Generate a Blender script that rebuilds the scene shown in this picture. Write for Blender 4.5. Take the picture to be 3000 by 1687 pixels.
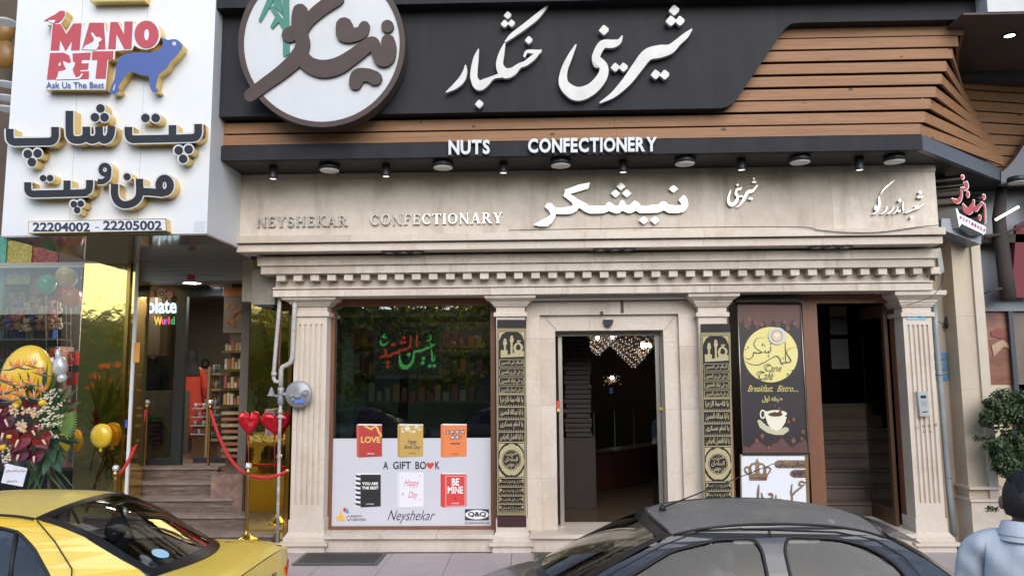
import bpy, math, random
from mathutils import Vector, Matrix
from mathutils.geometry import tessellate_polygon
for o in list(bpy.data.objects): bpy.data.objects.remove(o)
S=bpy.context.scene; COL=S.collection; R=random.Random(7)
# ---------------------------------------------------------------- camera, sky, sun, exposure
PITCH,YAW,ROLL,FPX=.1158,-.0282,-.00747,2250.0
CAM=Vector((0,-8.6,1.866))
FW=Vector((math.sin(YAW)*math.cos(PITCH),math.cos(YAW)*math.cos(PITCH),math.sin(PITCH)))
_r=Vector((math.cos(YAW),-math.sin(YAW),0)); _u=_r.cross(FW)
RT=math.cos(ROLL)*_r+math.sin(ROLL)*_u; UP=-math.sin(ROLL)*_r+math.cos(ROLL)*_u
cd=bpy.data.cameras.new('camera'); cam=bpy.data.objects.new('camera',cd); COL.objects.link(cam)
cam.matrix_world=Matrix(((RT.x,UP.x,-FW.x,CAM.x),(RT.y,UP.y,-FW.y,CAM.y),(RT.z,UP.z,-FW.z,CAM.z),(0,0,0,1)))
cd.sensor_width=36; cd.lens=FPX/3000*36; cd.clip_start=.05; cd.clip_end=500; S.camera=cam
W=bpy.data.worlds.new('World'); S.world=W; W.use_nodes=True
nt=W.node_tree; sky=nt.nodes.new('ShaderNodeTexSky'); sky.sky_type='NISHITA'; sky.sun_disc=False
SUN_EL,SUN_AZ=math.radians(33),math.radians(167)
sky.sun_elevation=SUN_EL; sky.sun_rotation=SUN_AZ; sky.air_density=1.0; sky.dust_density=1.0; sky.ozone_density=1.0
nt.links.new(sky.outputs[0],nt.nodes['Background'].inputs[0]); nt.nodes['Background'].inputs[1].default_value=.15
sl=bpy.data.lights.new('sun','SUN'); sl.energy=1.5; sl.angle=math.radians(50); sl.color=(1,.955,.90)
so=bpy.data.objects.new('sun',sl); COL.objects.link(so)
sd=Vector((math.sin(SUN_AZ)*math.cos(SUN_EL),math.cos(SUN_AZ)*math.cos(SUN_EL),math.sin(SUN_EL)))
so.rotation_euler=sd.to_track_quat('Z','Y').to_euler(); so.location=(0,-20,20)
S.view_settings.view_transform='Standard'; S.view_settings.look='None'; S.view_settings.gamma=1
S.view_settings.use_curve_mapping=False; S.view_settings.exposure=0.80
S.render.engine='CYCLES'
try: S.cycles.max_bounces=8; S.cycles.transparent_max_bounces=12; S.cycles.sample_clamp_indirect=4
except Exception: pass
# ---------------------------------------------------------------- photo pixel -> point on a real plane
def ray(px,py): return FW+RT*((px-1500)/FPX)-UP*((py-843.5)/FPX)
def at(px,py,Y):
    d=ray(px,py); return CAM+d*((Y-CAM.y)/d.y)
def pz(px,py,z):
    d=ray(px,py); return CAM+d*((z-CAM.z)/d.z)
def Z(px,py,Y): return at(px,py,Y).z
def X(px,py,Y): return at(px,py,Y).x
# ---------------------------------------------------------------- materials
MATS={}
def nodes(m): return m.node_tree.nodes,m.node_tree.links
def M(name,c,rough=.6,metal=0,var=None,bump=None,coat=0,emit=None,alpha=None,stretch=None,spots=None,trans=0,spec=None,streak=None,spot_st=None):
    """var=(scale,colour2,amount[,detail]) bump=(scale,strength) spots=(scale,colour,threshold)"""
    if name in MATS: return MATS[name]
    m=bpy.data.materials.new(name); m.use_nodes=True; N,L=nodes(m); b=N['Principled BSDF']
    b.inputs['Base Color'].default_value=(*c,1); b.inputs['Roughness'].default_value=rough; b.inputs['Metallic'].default_value=metal
    if coat: b.inputs['Coat Weight'].default_value=coat; b.inputs['Coat Roughness'].default_value=.06
    if trans: b.inputs['Transmission Weight'].default_value=trans
    if spec is not None: b.inputs['Specular IOR Level'].default_value=spec
    if emit: b.inputs['Emission Color'].default_value=(*emit[0],1); b.inputs['Emission Strength'].default_value=emit[1]
    if var or bump or spots or streak:
        tc=N.new('ShaderNodeTexCoord'); vec=tc.outputs['Object']
        if stretch:
            mp=N.new('ShaderNodeMapping'); mp.inputs['Scale'].default_value=stretch; L.new(vec,mp.inputs[0]); vec=mp.outputs[0]
        last=None
        def mix(fac,c1,c2):
            x=N.new('ShaderNodeMix'); x.data_type='RGBA'; L.new(fac,x.inputs[0])
            if isinstance(c1,tuple): x.inputs[6].default_value=(*c1,1)
            else: L.new(c1,x.inputs[6])
            if isinstance(c2,tuple): x.inputs[7].default_value=(*c2,1)
            else: L.new(c2,x.inputs[7])
            return x.outputs[2]
        if var:
            vs=var if isinstance(var,list) else [var]
            last=c
            for v in vs:
                nz=N.new('ShaderNodeTexNoise'); nz.inputs['Scale'].default_value=v[0]; nz.inputs['Detail'].default_value=v[3] if len(v)>3 else 6
                nz.inputs['Roughness'].default_value=.62; L.new(vec,nz.inputs['Vector'])
                mr=N.new('ShaderNodeMapRange'); mr.inputs[1].default_value=.38; mr.inputs[2].default_value=.68; mr.inputs[4].default_value=v[2]; L.new(nz.outputs[0],mr.inputs[0])
                last=mix(mr.outputs[0],last,v[1])
        if streak:
            mp2=N.new('ShaderNodeMapping'); mp2.inputs['Scale'].default_value=streak[2]; L.new(tc.outputs['Object'],mp2.inputs[0]); nz=N.new('ShaderNodeTexNoise'); nz.inputs['Scale'].default_value=1; nz.inputs['Detail'].default_value=7; nz.inputs['Roughness'].default_value=.7; L.new(mp2.outputs[0],nz.inputs['Vector'])
            mr=N.new('ShaderNodeMapRange'); mr.inputs[1].default_value=.50; mr.inputs[2].default_value=.74; mr.inputs[4].default_value=streak[1]; L.new(nz.outputs[0],mr.inputs[0]); last=mix(mr.outputs[0],last if last else c,streak[0])
        if spots:
            vo=N.new('ShaderNodeTexVoronoi'); vo.inputs['Scale'].default_value=spots[0]; sv=vec
            if spot_st: mp3=N.new('ShaderNodeMapping'); mp3.inputs['Scale'].default_value=spot_st; L.new(tc.outputs['Object'],mp3.inputs[0]); sv=mp3.outputs[0]
            L.new(sv,vo.inputs['Vector'])
            mr=N.new('ShaderNodeMapRange'); mr.inputs[1].default_value=spots[2]; mr.inputs[2].default_value=spots[2]*.55; L.new(vo.outputs['Distance'],mr.inputs[0])
            last=mix(mr.outputs[0],last if last else c,spots[1])
        if last: L.new(last,b.inputs['Base Color'])
        if bump:
            nz=N.new('ShaderNodeTexNoise'); nz.inputs['Scale'].default_value=bump[0]; nz.inputs['Detail'].default_value=5; L.new(vec,nz.inputs['Vector'])
            bp=N.new('ShaderNodeBump'); bp.inputs['Strength'].default_value=bump[1]; bp.inputs['Distance'].default_value=.01 if len(bump)<3 else bump[2]; L.new(nz.outputs[0],bp.inputs['Height']); L.new(bp.outputs[0],b.inputs['Normal'])
    MATS[name]=m; return m
def glass_mat(name,tint=(.8,.85,.85),refl=1.0,rough=.01,ior=1.5,wob=None):
    if name in MATS: return MATS[name]
    m=bpy.data.materials.new(name); m.use_nodes=True; N,L=nodes(m); N.clear()
    o=N.new('ShaderNodeOutputMaterial'); mx=N.new('ShaderNodeMixShader'); tr=N.new('ShaderNodeBsdfTransparent'); gl=N.new('ShaderNodeBsdfGlossy')
    fr=N.new('ShaderNodeFresnel'); fr.inputs[0].default_value=ior
    mt=N.new('ShaderNodeMath'); mt.operation='MULTIPLY_ADD'; mt.inputs[1].default_value=refl; mt.inputs[2].default_value=0; mt.use_clamp=True
    L.new(fr.outputs[0],mt.inputs[0]); L.new(mt.outputs[0],mx.inputs[0]); tr.inputs[0].default_value=(*tint,1); gl.inputs['Roughness'].default_value=rough
    L.new(tr.outputs[0],mx.inputs[1]); L.new(gl.outputs[0],mx.inputs[2]); L.new(mx.outputs[0],o.inputs[0])
    if wob:
        tc=N.new('ShaderNodeTexCoord'); nz=N.new('ShaderNodeTexNoise'); nz.inputs['Scale'].default_value=wob[0]; L.new(tc.outputs['Object'],nz.inputs['Vector'])
        bp=N.new('ShaderNodeBump'); bp.inputs['Strength'].default_value=wob[1]; bp.inputs['Distance'].default_value=.02; L.new(nz.outputs[0],bp.inputs['Height']); L.new(bp.outputs[0],gl.inputs['Normal'])
    MATS[name]=m; return m
# ---------------------------------------------------------------- mesh builder
ORG={}
class MB:
    def __init__(s): s.v=[]; s.f=[]; s.m=[]; s.cur=0; s.sm=[]; s.smooth=False
    def addv(s,p): s.v.append(Vector(p)); return len(s.v)-1
    def face(s,idx): s.f.append(tuple(idx)); s.m.append(s.cur); s.sm.append(s.smooth)
    def quad(s,a,b,c,d): s.face([s.addv(p) for p in (a,b,c,d)]); return s
    def box(s,x0,x1,y0,y1,z0,z1):
        if x0>x1: x0,x1=x1,x0
        if y0>y1: y0,y1=y1,y0
        if z0>z1: z0,z1=z1,z0
        i=[s.addv((x,y,z)) for z in (z0,z1) for y in (y0,y1) for x in (x0,x1)]
        for q in ((0,2,3,1),(4,5,7,6),(0,1,5,4),(2,6,7,3),(0,4,6,2),(1,3,7,5)): s.face([i[k] for k in q])
        return s
    def pbox(s,px0,py0,px1,py1,Y0,Y1):
        xm,ym=(px0+px1)/2,(py0+py1)/2
        return s.box(X(px0,ym,Y0),X(px1,ym,Y0),Y0,Y1,Z(xm,py1,Y0),Z(xm,py0,Y0))
    def hexa(s,b,t):
        i=[s.addv(p) for p in list(b)+list(t)]; n=len(b)
        s.face(i[:n][::-1]); s.face(i[n:])
        for k in range(n): s.face((i[k],i[(k+1)%n],i[n+(k+1)%n],i[n+k]))
        return s
    def poly(s,pts,ext=None,holes=()):
        """polygon of world points, extruded by vector ext (front face = pts)"""
        loops=[list(map(Vector,pts))]+[list(map(Vector,h)) for h in holes]
        flat=[p for l in loops for p in l]; base=len(s.v)
        for p in flat: s.v.append(p)
        tr=tessellate_polygon(loops)
        for t in tr: s.face([base+k for k in t])
        if ext is not None:
            e=Vector(ext); b2=len(s.v)
            for p in flat: s.v.append(p+e)
            for t in tr: s.face([b2+k for k in t[::-1]])
            k=0
            for l in loops:
                n=len(l)
                for j in range(n): a=k+j; c=k+(j+1)%n; s.face((base+a,b2+a,b2+c,base+c))
                k+=n
        return s
    def tube(s,pts,r,n=8,cap=True,close=False):
        pts=[Vector(p) for p in pts]; rr=r if isinstance(r,(list,tuple)) else [r]*len(pts)
        sm=s.smooth; s.smooth=True; rings=[]; ref=None
        for i,p in enumerate(pts):
            a=pts[max(i-1,0)]; b=pts[min(i+1,len(pts)-1)]
            if close: a=pts[(i-1)%len(pts)]; b=pts[(i+1)%len(pts)]
            t=(b-a).normalized() if (b-a).length>1e-9 else Vector((0,0,1))
            if ref is None: ref=t.orthogonal().normalized()
            u=(ref-t*ref.dot(t)); u=u.normalized() if u.length>1e-6 else t.orthogonal().normalized(); ref=u; w=t.cross(u)
            rings.append([s.addv(p+(u*math.cos(2*math.pi*k/n)+w*math.sin(2*math.pi*k/n))*rr[i]) for k in range(n)])
        m=len(rings)
        for i in range(m if close else m-1):
            A,B=rings[i],rings[(i+1)%m]
            for k in range(n): s.face((A[k],A[(k+1)%n],B[(k+1)%n],B[k]))
        s.smooth=False
        if cap and not close: s.face(rings[0][::-1]); s.face(rings[-1])
        s.smooth=sm; return s
    def cyl(s,c,axis,r,h,n=24,r2=None):
        c=Vector(c); a=Vector(axis).normalized(); return s.tube([c,c+a*h],[r,r if r2 is None else r2],n)
    def ell(s,c,rx,ry,rz,nu=16,nv=10,rot=None):
        c=Vector(c); sm=s.smooth; s.smooth=True; g=[]
        for j in range(nv+1):
            th=math.pi*j/nv; row=[]
            for i in range(nu):
                ph=2*math.pi*i/nu; p=Vector((rx*math.sin(th)*math.cos(ph),ry*math.sin(th)*math.sin(ph),rz*math.cos(th)))
                if rot: p=rot@p
                row.append(s.addv(c+p))
            g.append(row)
        for j in range(nv):
            for i in range(nu): s.face((g[j][i],g[j+1][i],g[j+1][(i+1)%nu],g[j][(i+1)%nu]))
        s.smooth=sm; return s
    def lathe(s,c,prof,n=24):
        c=Vector(c); sm=s.smooth; s.smooth=True; g=[[s.addv(c+Vector((r*math.cos(2*math.pi*k/n),r*math.sin(2*math.pi*k/n),z))) for k in range(n)] for r,z in prof]
        for j in range(len(prof)-1):
            for k in range(n): s.face((g[j][k],g[j][(k+1)%n],g[j+1][(k+1)%n],g[j+1][k]))
        s.smooth=sm; return s
    def grid(s,fn,nu,nv,flip=False,thick=None):
        g=[[s.addv(fn(i/nu,j/nv)) for i in range(nu+1)] for j in range(nv+1)]; sm=s.smooth; s.smooth=True
        for j in range(nv):
            for i in range(nu):
                q=(g[j][i],g[j][i+1],g[j+1][i+1],g[j+1][i]); s.face(q[::-1] if flip else q)
        s.smooth=sm; return s
    def loft(s,rings,cap=True):
        n=len(rings[0]); sm=s.smooth; s.smooth=True; g=[[s.addv(p) for p in r] for r in rings]
        for j in range(len(g)-1):
            for k in range(n): s.face((g[j][k],g[j][(k+1)%n],g[j+1][(k+1)%n],g[j+1][k]))
        if cap: s.face(g[0][::-1]); s.face(g[-1])
        s.smooth=sm; return s
    def build(s,name,mat,parent=None,**kw):
        me=bpy.data.meshes.new(name)
        if parent is not None: o0=ORG[parent.name]
        elif s.v:
            xs=[p.x for p in s.v]; ys=[p.y for p in s.v]; zs=[p.z for p in s.v]; o0=Vector(((min(xs)+max(xs))/2,(min(ys)+max(ys))/2,min(zs)))
        else: o0=Vector((0,0,0))
        me.from_pydata([p-o0 for p in s.v],[],s.f)
        mats=mat if isinstance(mat,(list,tuple)) else [mat]
        for m in mats: me.materials.append(m)
        me.polygons.foreach_set('material_index',[min(k,len(mats)-1) for k in s.m]); me.polygons.foreach_set('use_smooth',s.sm); me.update()
        ob=bpy.data.objects.new(name,me); COL.objects.link(ob)
        if parent is None: ob.location=o0
        else: ob.parent=parent
        ORG[ob.name]=o0
        for k,v in kw.items(): ob['category' if k=='cat' else k]=v
        return ob
def thing(name,loc,label,cat,group=None):
    o=bpy.data.objects.new(name,None); COL.objects.link(o); o.location=loc; o.empty_display_size=.1; ORG[o.name]=Vector(loc)
    o['label']=label; o['category']=cat
    if group: o['group']=group
    return o
def tag(o,label,cat,group=None):
    o['label']=label; o['category']=cat
    if group: o['group']=group
    return o
KIDS={}
def copy_tree(o,loc=None,rz=None,label=None,scale=None):
    c=o.copy(); COL.objects.link(c)
    for ch in o.children:
        d=ch.copy(); COL.objects.link(d); d.parent=c
        for g in ch.children:
            e=g.copy(); COL.objects.link(e); e.parent=d
    if loc is not None: c.location=loc
    if rz is not None: c.rotation_euler=(0,0,rz)
    if scale is not None: c.scale=(scale,)*3
    if label: c['label']=label
    return c
# pen strokes and outlines traced on a plane ------------------------------------------------
class Pen:
    """draws in local picture units (x right, y down) on the plane y=Y; ox,oy,sc turn them into photo pixels"""
    def __init__(s,mb,ox=0,oy=0,sc=1,Y=0,depth=.03,step=.0008): s.mb=mb; s.ox=ox; s.oy=oy; s.sc=sc; s.Y=Y; s.d=depth; s.k=0; s.step=step; s.grow=0
    def w(s,x,y,dy=0): return at(s.ox+x*s.sc,s.oy+y*s.sc,s.Y)+Vector((0,dy,0))
    def poly(s,pts,holes=()):
        off=-s.k*s.step; s.k+=1
        s.mb.poly([s.w(x,y,off) for x,y in pts],(0,s.d-off,0) if s.d else None,[[s.w(x,y,off) for x,y in h] for h in holes]); return s
    def ellipse(s,cx,cy,rx,ry=None,n=28,hole=None):
        ry=rx if ry is None else ry; rx+=s.grow; ry+=s.grow
        f=lambda a,b:[(cx+a*math.cos(2*math.pi*k/n),cy+b*math.sin(2*math.pi*k/n)) for k in range(n)]
        return s.poly(f(rx,ry),[f(hole[0]-s.grow,hole[1]-s.grow)] if hole else ())
    def dot(s,cx,cy,z): 
        h=z/2+s.grow; return s.poly([(cx-h,cy+.15*h),(cx-.75*h,cy-.25*h),(cx-.1*h,cy-h),(cx+.2*h,cy-.95*h),(cx+h,cy-.3*h),(cx+.95*h,cy+.25*h),(cx+.2*h,cy+.95*h),(cx-.1*h,cy+.95*h)])
    def diamond(s,cx,cy,a,b): return s.poly([(cx-a,cy),(cx-.12*a,cy-b),(cx+.12*a,cy-b),(cx+a,cy),(cx+.12*a,cy+b),(cx-.12*a,cy+b)])
    def stroke(s,pts,res=6,square=False,sharp=False):
        P=[(p[0],p[1],(p[2] if len(p)>2 else 20)+2*s.grow) for p in pts]; out=[]
        if sharp: out=P
        else:
            for i in range(len(P)-1):
                a=P[max(i-1,0)]; b=P[i]; c=P[i+1]; d=P[min(i+2,len(P)-1)]
                for k in range(res):
                    t=k/res; out.append(tuple(.5*((2*b[j])+(-a[j]+c[j])*t+(2*a[j]-5*b[j]+4*c[j]-d[j])*t*t+(-a[j]+3*b[j]-3*c[j]+d[j])*t**3) for j in range(3)))
            out.append(P[-1])
        L=[];Rr=[]
        for i,p in enumerate(out):
            a=out[max(i-1,0)]; b=out[min(i+1,len(out)-1)]; dx,dy=b[0]-a[0],b[1]-a[1]; l=math.hypot(dx,dy) or 1; nx,ny=-dy/l,dx/l; h=max(p[2],1)/2
            if sharp and 0<i<len(out)-1:
                d1=(p[0]-a[0],p[1]-a[1]); d2=(b[0]-p[0],b[1]-p[1]); l1=math.hypot(*d1); l2=math.hypot(*d2)
                c=(d1[0]*d2[0]+d1[1]*d2[1])/(l1*l2+1e-9); t1=(d1[0]/l1+d2[0]/l2,d1[1]/l1+d2[1]/l2); l=math.hypot(*t1) or 1; nx,ny=-t1[1]/l,t1[0]/l; h/=max(math.sqrt((1+c)/2),.5)
            L.append((p[0]+nx*h,p[1]+ny*h)); Rr.append((p[0]-nx*h,p[1]-ny*h))
        if not square:
            def cap(c,frm,n=5):
                x,y,wd=c; a0=math.atan2(frm[1]-y,frm[0]-x); return [(x+wd/2*math.cos(a0-math.pi*k/n),y+wd/2*math.sin(a0-math.pi*k/n)) for k in range(1,n)]
            ce=cap(out[-1],L[-1]); cs=cap(out[0],Rr[0])
        else: ce=cs=[]
        off=-s.k*s.step; s.k+=1; m=s.mb; n=len(out)
        eps=.00015
        li=[m.addv(s.w(*L[i],off-i*eps)) for i in range(n)]; ri=[m.addv(s.w(*Rr[i],off-i*eps)) for i in range(n)]
        for i in range(n-1): m.face((li[i],li[i+1],ri[i+1],ri[i]))
        ei=[m.addv(s.w(*p,off-n*eps)) for p in ce]; si=[m.addv(s.w(*p,off)) for p in cs]
        if ei: m.face([li[-1]]+ei+[ri[-1]])
        if si: m.face([ri[0]]+si+[li[0]])
        ring=li+ei+ri[::-1]+si
        if s.d:
            back=[m.addv(Vector((m.v[k].x,s.Y+s.d,m.v[k].z))) for k in ring]; q=len(ring)
            for k in range(q): m.face((ring[k],back[k],back[(k+1)%q],ring[(k+1)%q]))
        return s
    def text(s,body,x0,y0,x1,y1,bold=0,ext=None):
        vs,fs=text_geo(body,bold); 
        if not vs: return s
        xs=[v[0] for v in vs]; ys=[v[1] for v in vs]; a,b,c,d=min(xs),max(xs),min(ys),max(ys); off=-s.k*s.step; s.k+=1; base=len(s.mb.v); e=s.d if ext is None else ext
        if e:
            for v in vs:
                s.mb.v.append(s.w(x0+(v[0]-a)/(b-a)*(x1-x0),y1-(v[1]-c)/(d-c)*(y1-y0),off))
            n=len(vs)
            for v in range(n): p=s.mb.v[base+v]; s.mb.v.append(Vector((p.x,s.Y+e,p.z)))
            cnt={}
            for f in fs:
                s.mb.face([base+k for k in f])
                for k in range(len(f)): ed=(f[k],f[(k+1)%len(f)]); cnt[ed]=1
            for (p,q) in cnt:
                if (q,p) not in cnt: s.mb.face((base+q,base+p,base+n+p,base+n+q))
        else:
            for v in vs: s.mb.v.append(s.w(x0+(v[0]-a)/(b-a)*(x1-x0),y1-(v[1]-c)/(d-c)*(y1-y0),off))
            for f in fs: s.mb.face([base+k for k in f])
        return s
TXT={}
def text_geo(body,bold=0):
    k=(body,bold)
    if k in TXT: return TXT[k]
    cu=bpy.data.curves.new('lettering','FONT'); cu.body=body; cu.offset=bold; cu.resolution_u=3; cu.fill_mode='FRONT'
    o=bpy.data.objects.new('lettering',cu); COL.objects.link(o); bpy.context.view_layer.update()
    me=bpy.data.meshes.new_from_object(o.evaluated_get(bpy.context.evaluated_depsgraph_get()))
    # weld by position so that boundary edges can be found
    mp={}; vs=[]; idx=[]
    for v in me.vertices:
        q=(round(v.co.x,4),round(v.co.y,4))
        if q not in mp: mp[q]=len(vs); vs.append(q)
        idx.append(mp[q])
    fs=[]
    for p in me.polygons:
        f=[idx[i] for i in p.vertices]
        f=[f[i] for i in range(len(f)) if f[i]!=f[i-1]]
        if len(f)>2: fs.append(f)
    bpy.data.objects.remove(o); bpy.data.curves.remove(cu); bpy.data.meshes.remove(me)
    TXT[k]=(vs,fs); return TXT[k]
# joined letter forms for Persian lettering, drawn left to right -------------------------------
_F={'ا':(0xFE8D,2),'آ':(0xFE81,2),'ب':(0xFE8F,4),'پ':(0xFB56,4),'ت':(0xFE95,4),'ث':(0xFE99,4),'ج':(0xFE9D,4),'ح':(0xFEA1,4),'خ':(0xFEA5,4),'د':(0xFEA9,2),'ذ':(0xFEAB,2),'ر':(0xFEAD,2),'ز':(0xFEAF,2),'س':(0xFEB1,4),'ش':(0xFEB5,4),'ص':(0xFEB9,4),'ض':(0xFEBD,4),'ط':(0xFEC1,4),'ع':(0xFEC9,4),'غ':(0xFECD,4),'ف':(0xFED1,4),'ق':(0xFED5,4),'ک':(0xFB8E,4),'گ':(0xFB92,4),'ل':(0xFEDD,4),'م':(0xFEE1,4),'ن':(0xFEE5,4),'ه':(0xFEE9,4),'و':(0xFEED,2),'ی':(0xFBFC,4),'ة':(0xFE93,2)}
def fa(t):
    out=[]
    for i,c in enumerate(t):
        if c not in _F: out.append(c); continue
        b,n=_F[c]; pj=i>0 and t[i-1] in _F and _F[t[i-1]][1]==4; nj=n==4 and i+1<len(t) and t[i+1] in _F
        out.append(chr(b+(3 if pj and nj else 1 if pj else 2 if nj else 0)))
    return ''.join(out[::-1])
# ---------------------------------------------------------------- shared materials
stone=M('cream_limestone',(.60,.525,.43),.55,var=[(1.3,(.40,.33,.26),.9),(9,(.66,.59,.51),.6),(3,(.66,.60,.52),.6),(28,(.56,.48,.40),.6,3)],bump=(40,.15),streak=((.26,.20,.15),.55,(5,5,.9)))
stone_lt=M('pale_limestone',(.61,.535,.445),.5,var=[(1.5,(.51,.425,.34),.8),(6,(.66,.61,.55),.5),(24,(.52,.44,.36),.6,3)],bump=(50,.12),streak=((.36,.26,.19),.5,(3,3,1.6)))
stone_tan=M('tan_limestone',(.52,.43,.32),.6,var=[(1.5,(.40,.33,.24),.6),(14,(.5,.43,.33),.5)],bump=(60,.1),streak=((.30,.23,.16),.5,(5,5,.7)))
def variant(base,name,k):
    m=base.copy(); m.name=name; b=m.node_tree.nodes['Principled BSDF']; src=b.inputs['Base Color'].links[0].from_socket; N,L=nodes(m); h=N.new('ShaderNodeHueSaturation'); h.inputs['Value'].default_value=k; h.inputs['Saturation'].default_value=1.0+(1-k)*.8; L.new(src,h.inputs['Color']); L.new(h.outputs[0],b.inputs['Base Color']); return m
stone_v=[stone,stone,variant(stone,'cream_limestone_dark',.90),variant(stone,'cream_limestone_light',1.06)]; lt_v=[stone_lt,stone_lt,variant(stone_lt,'pale_limestone_dark',.92),variant(stone_lt,'pale_limestone_light',1.05)]
def vary(m): return R.choice(stone_v) if m is stone else R.choice(lt_v) if m is stone_lt else m
joint=M('mortar_joint',(.22,.18,.14),.9)
black=M('black_cladding',(.020,.021,.025),.6,var=[(1.6,(.031,.032,.038),.9),(9,(.024,.024,.028),.7)],bump=(8,.05),stretch=(2.5,1,.5),streak=((.035,.035,.04),.4,(9,9,.6)),spec=.14)
soff=M('dark_soffit',(.025,.021,.02),.6,var=(3,(.035,.03,.028),.7))
white_ac=M('white_acrylic',(.56,.58,.60),.4,var=(2,(.50,.52,.55),.5))
white_lt=M('white_letter',(.57,.57,.555),.45,var=(6,(.46,.455,.43),.8))
gold=M('gold_metal',(.72,.52,.19),.22,1,var=(3,(.6,.42,.15),.6))
gold_dk=M('gold_trim',(.50,.33,.10),.2,1)
blackgloss=M('black_gloss',(.022,.022,.026),.35,spec=.3)
brown_lt=M('brown_letter',(.060,.042,.040),.55,var=(5,(.08,.058,.055),.6),spec=.25)
steel=M('mirror_steel',(.47,.46,.44),.36,1,var=(9,(.48,.47,.44),.6),bump=(5,.15))
bronze=M('tree_toned_steel',(.50,.47,.42),.33,.9,var=(6,(.36,.33,.28),.7))  # darker steel: mirrored trees put into the colour
red=M('red_paint',(.42,.055,.07),.4,var=(4,(.38,.045,.06),.5))
blue=M('blue_paint',(.055,.095,.29),.4)
darkmetal=M('dark_metal',(.03,.03,.032),.4,.3)
alum=M('brushed_aluminium',(.42,.39,.35),.38,.8,var=(30,(.36,.33,.3),.5))
greymetal=M('grey_painted_metal',(.20,.22,.25),.4,.3,var=(5,(.25,.27,.3),.5))
woodfr=M('brown_wood_frame',(.175,.072,.036),.45,var=[(3,(.13,.05,.026),.7),(9,(.2,.09,.05),.5)],stretch=(6,6,.6),bump=(30,.08))
dark=M('dark_interior',(.02,.017,.016),.8)
rubber=M('black_rubber',(.014,.014,.015),.6)
# ================================================================ ground
FACE=0.0
gran=M('pink_granite',(.40,.34,.345),.55,var=[(90,(.24,.185,.19),.8,2),(160,(.54,.50,.50),.8,2),(2,(.32,.27,.27),.6)],bump=(60,.1))
sw=MB().box(-12,16,-2.05,1.4,-.42,-.03).build('sidewalk',M('grey_bedding',(.12,.11,.11),.9),kind='structure')
k=0
for j,(ya,yb) in enumerate(((-.1,-.86),(-.86,-1.62),(-1.62,-2.05))):
    for i in range(-14,18):
        x0=-.26+i*.64; g=MB(); h=R.uniform(-.0015,.0015)
        g.box(x0+.003,x0+.637,yb+.003,ya-.003,-.029,h); g.build('paving_slab',gran,sw); k+=1
MB().box(-12,16,-2.2,-2.053,-.42,.012).build('kerb',M('kerb_concrete',(.28,.27,.26),.8,var=(8,(.2,.2,.19),.7)),kind='structure')
MB().box(-60,60,-40,-2.203,-.6,-.46).build('road',M('asphalt',(.05,.05,.052),.85,var=[(60,(.08,.08,.08),.6),(1.5,(.04,.04,.042),.6)],bump=(120,.4)),kind='structure')
# grates let into the paving
def grate(c,label,nb=26):
    cs=[Vector((p.x,p.y,.002)) for p in [pz(x,y,.004) for x,y in c]]
    x0=min(p.x for p in cs); x1=max(p.x for p in cs); y0=min(p.y for p in cs); y1=-.14
    t=thing('drain_grate',((x0+x1)/2,(y0+y1)/2,0),label,'grate')
    MB().box(x0,x1,y0,y1,.0025,.005).build('grate_tray',rubber,t)
    f=MB(); w=.035
    f.box(x0,x1,y0,y0+w,.006,.016).box(x0,x1,y1-w,y1,.006,.016).box(x0,x0+w,y0+w,y1-w,.006,.016).box(x1-w,x1,y0+w,y1-w,.006,.016); f.build('grate_frame',M('grey_steel',(.15,.15,.155),.45,.7),t)
    b=MB(); n=int((x1-x0)/.022)
    for i in range(n): xx=x0+w+(x1-x0-2*w)*(i+.5)/n; b.box(xx-.004,xx+.004,y0+w,y1-w,.007,.014)
    for i in range(1,5): yy=y0+(y1-y0)*i/5; b.box(x0+w,x1-w,yy-.004,yy+.004,.0065,.012)
    o=b.build('grate_bars',M('grey_steel',(.15,.15,.155),.45,.7),t); o['kind']='stuff'
grate([(862,1648),(1105,1654)],'dark steel floor grate in the paving below the shop window')
grate([(1565,1640),(1640,1640)],'small dark grate in the paving before the shop door, behind the dark car')
# ================================================================ confectionery building
B=thing('shop_building',(0,1,0),'cream limestone shop building with pilasters, dentil cornice, shop window and two doorways','building')
yw=.30
# wall behind everything (upper storeys and lintels)
XL=X(792,1200,0); XR=X(2790,1200,0)
zarc=Z(1500,862,-.15)
MB().box(X(700,500,.1),X(2745,500,.1),.32,.6,zarc,9).build('wall',stone,B)
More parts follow.
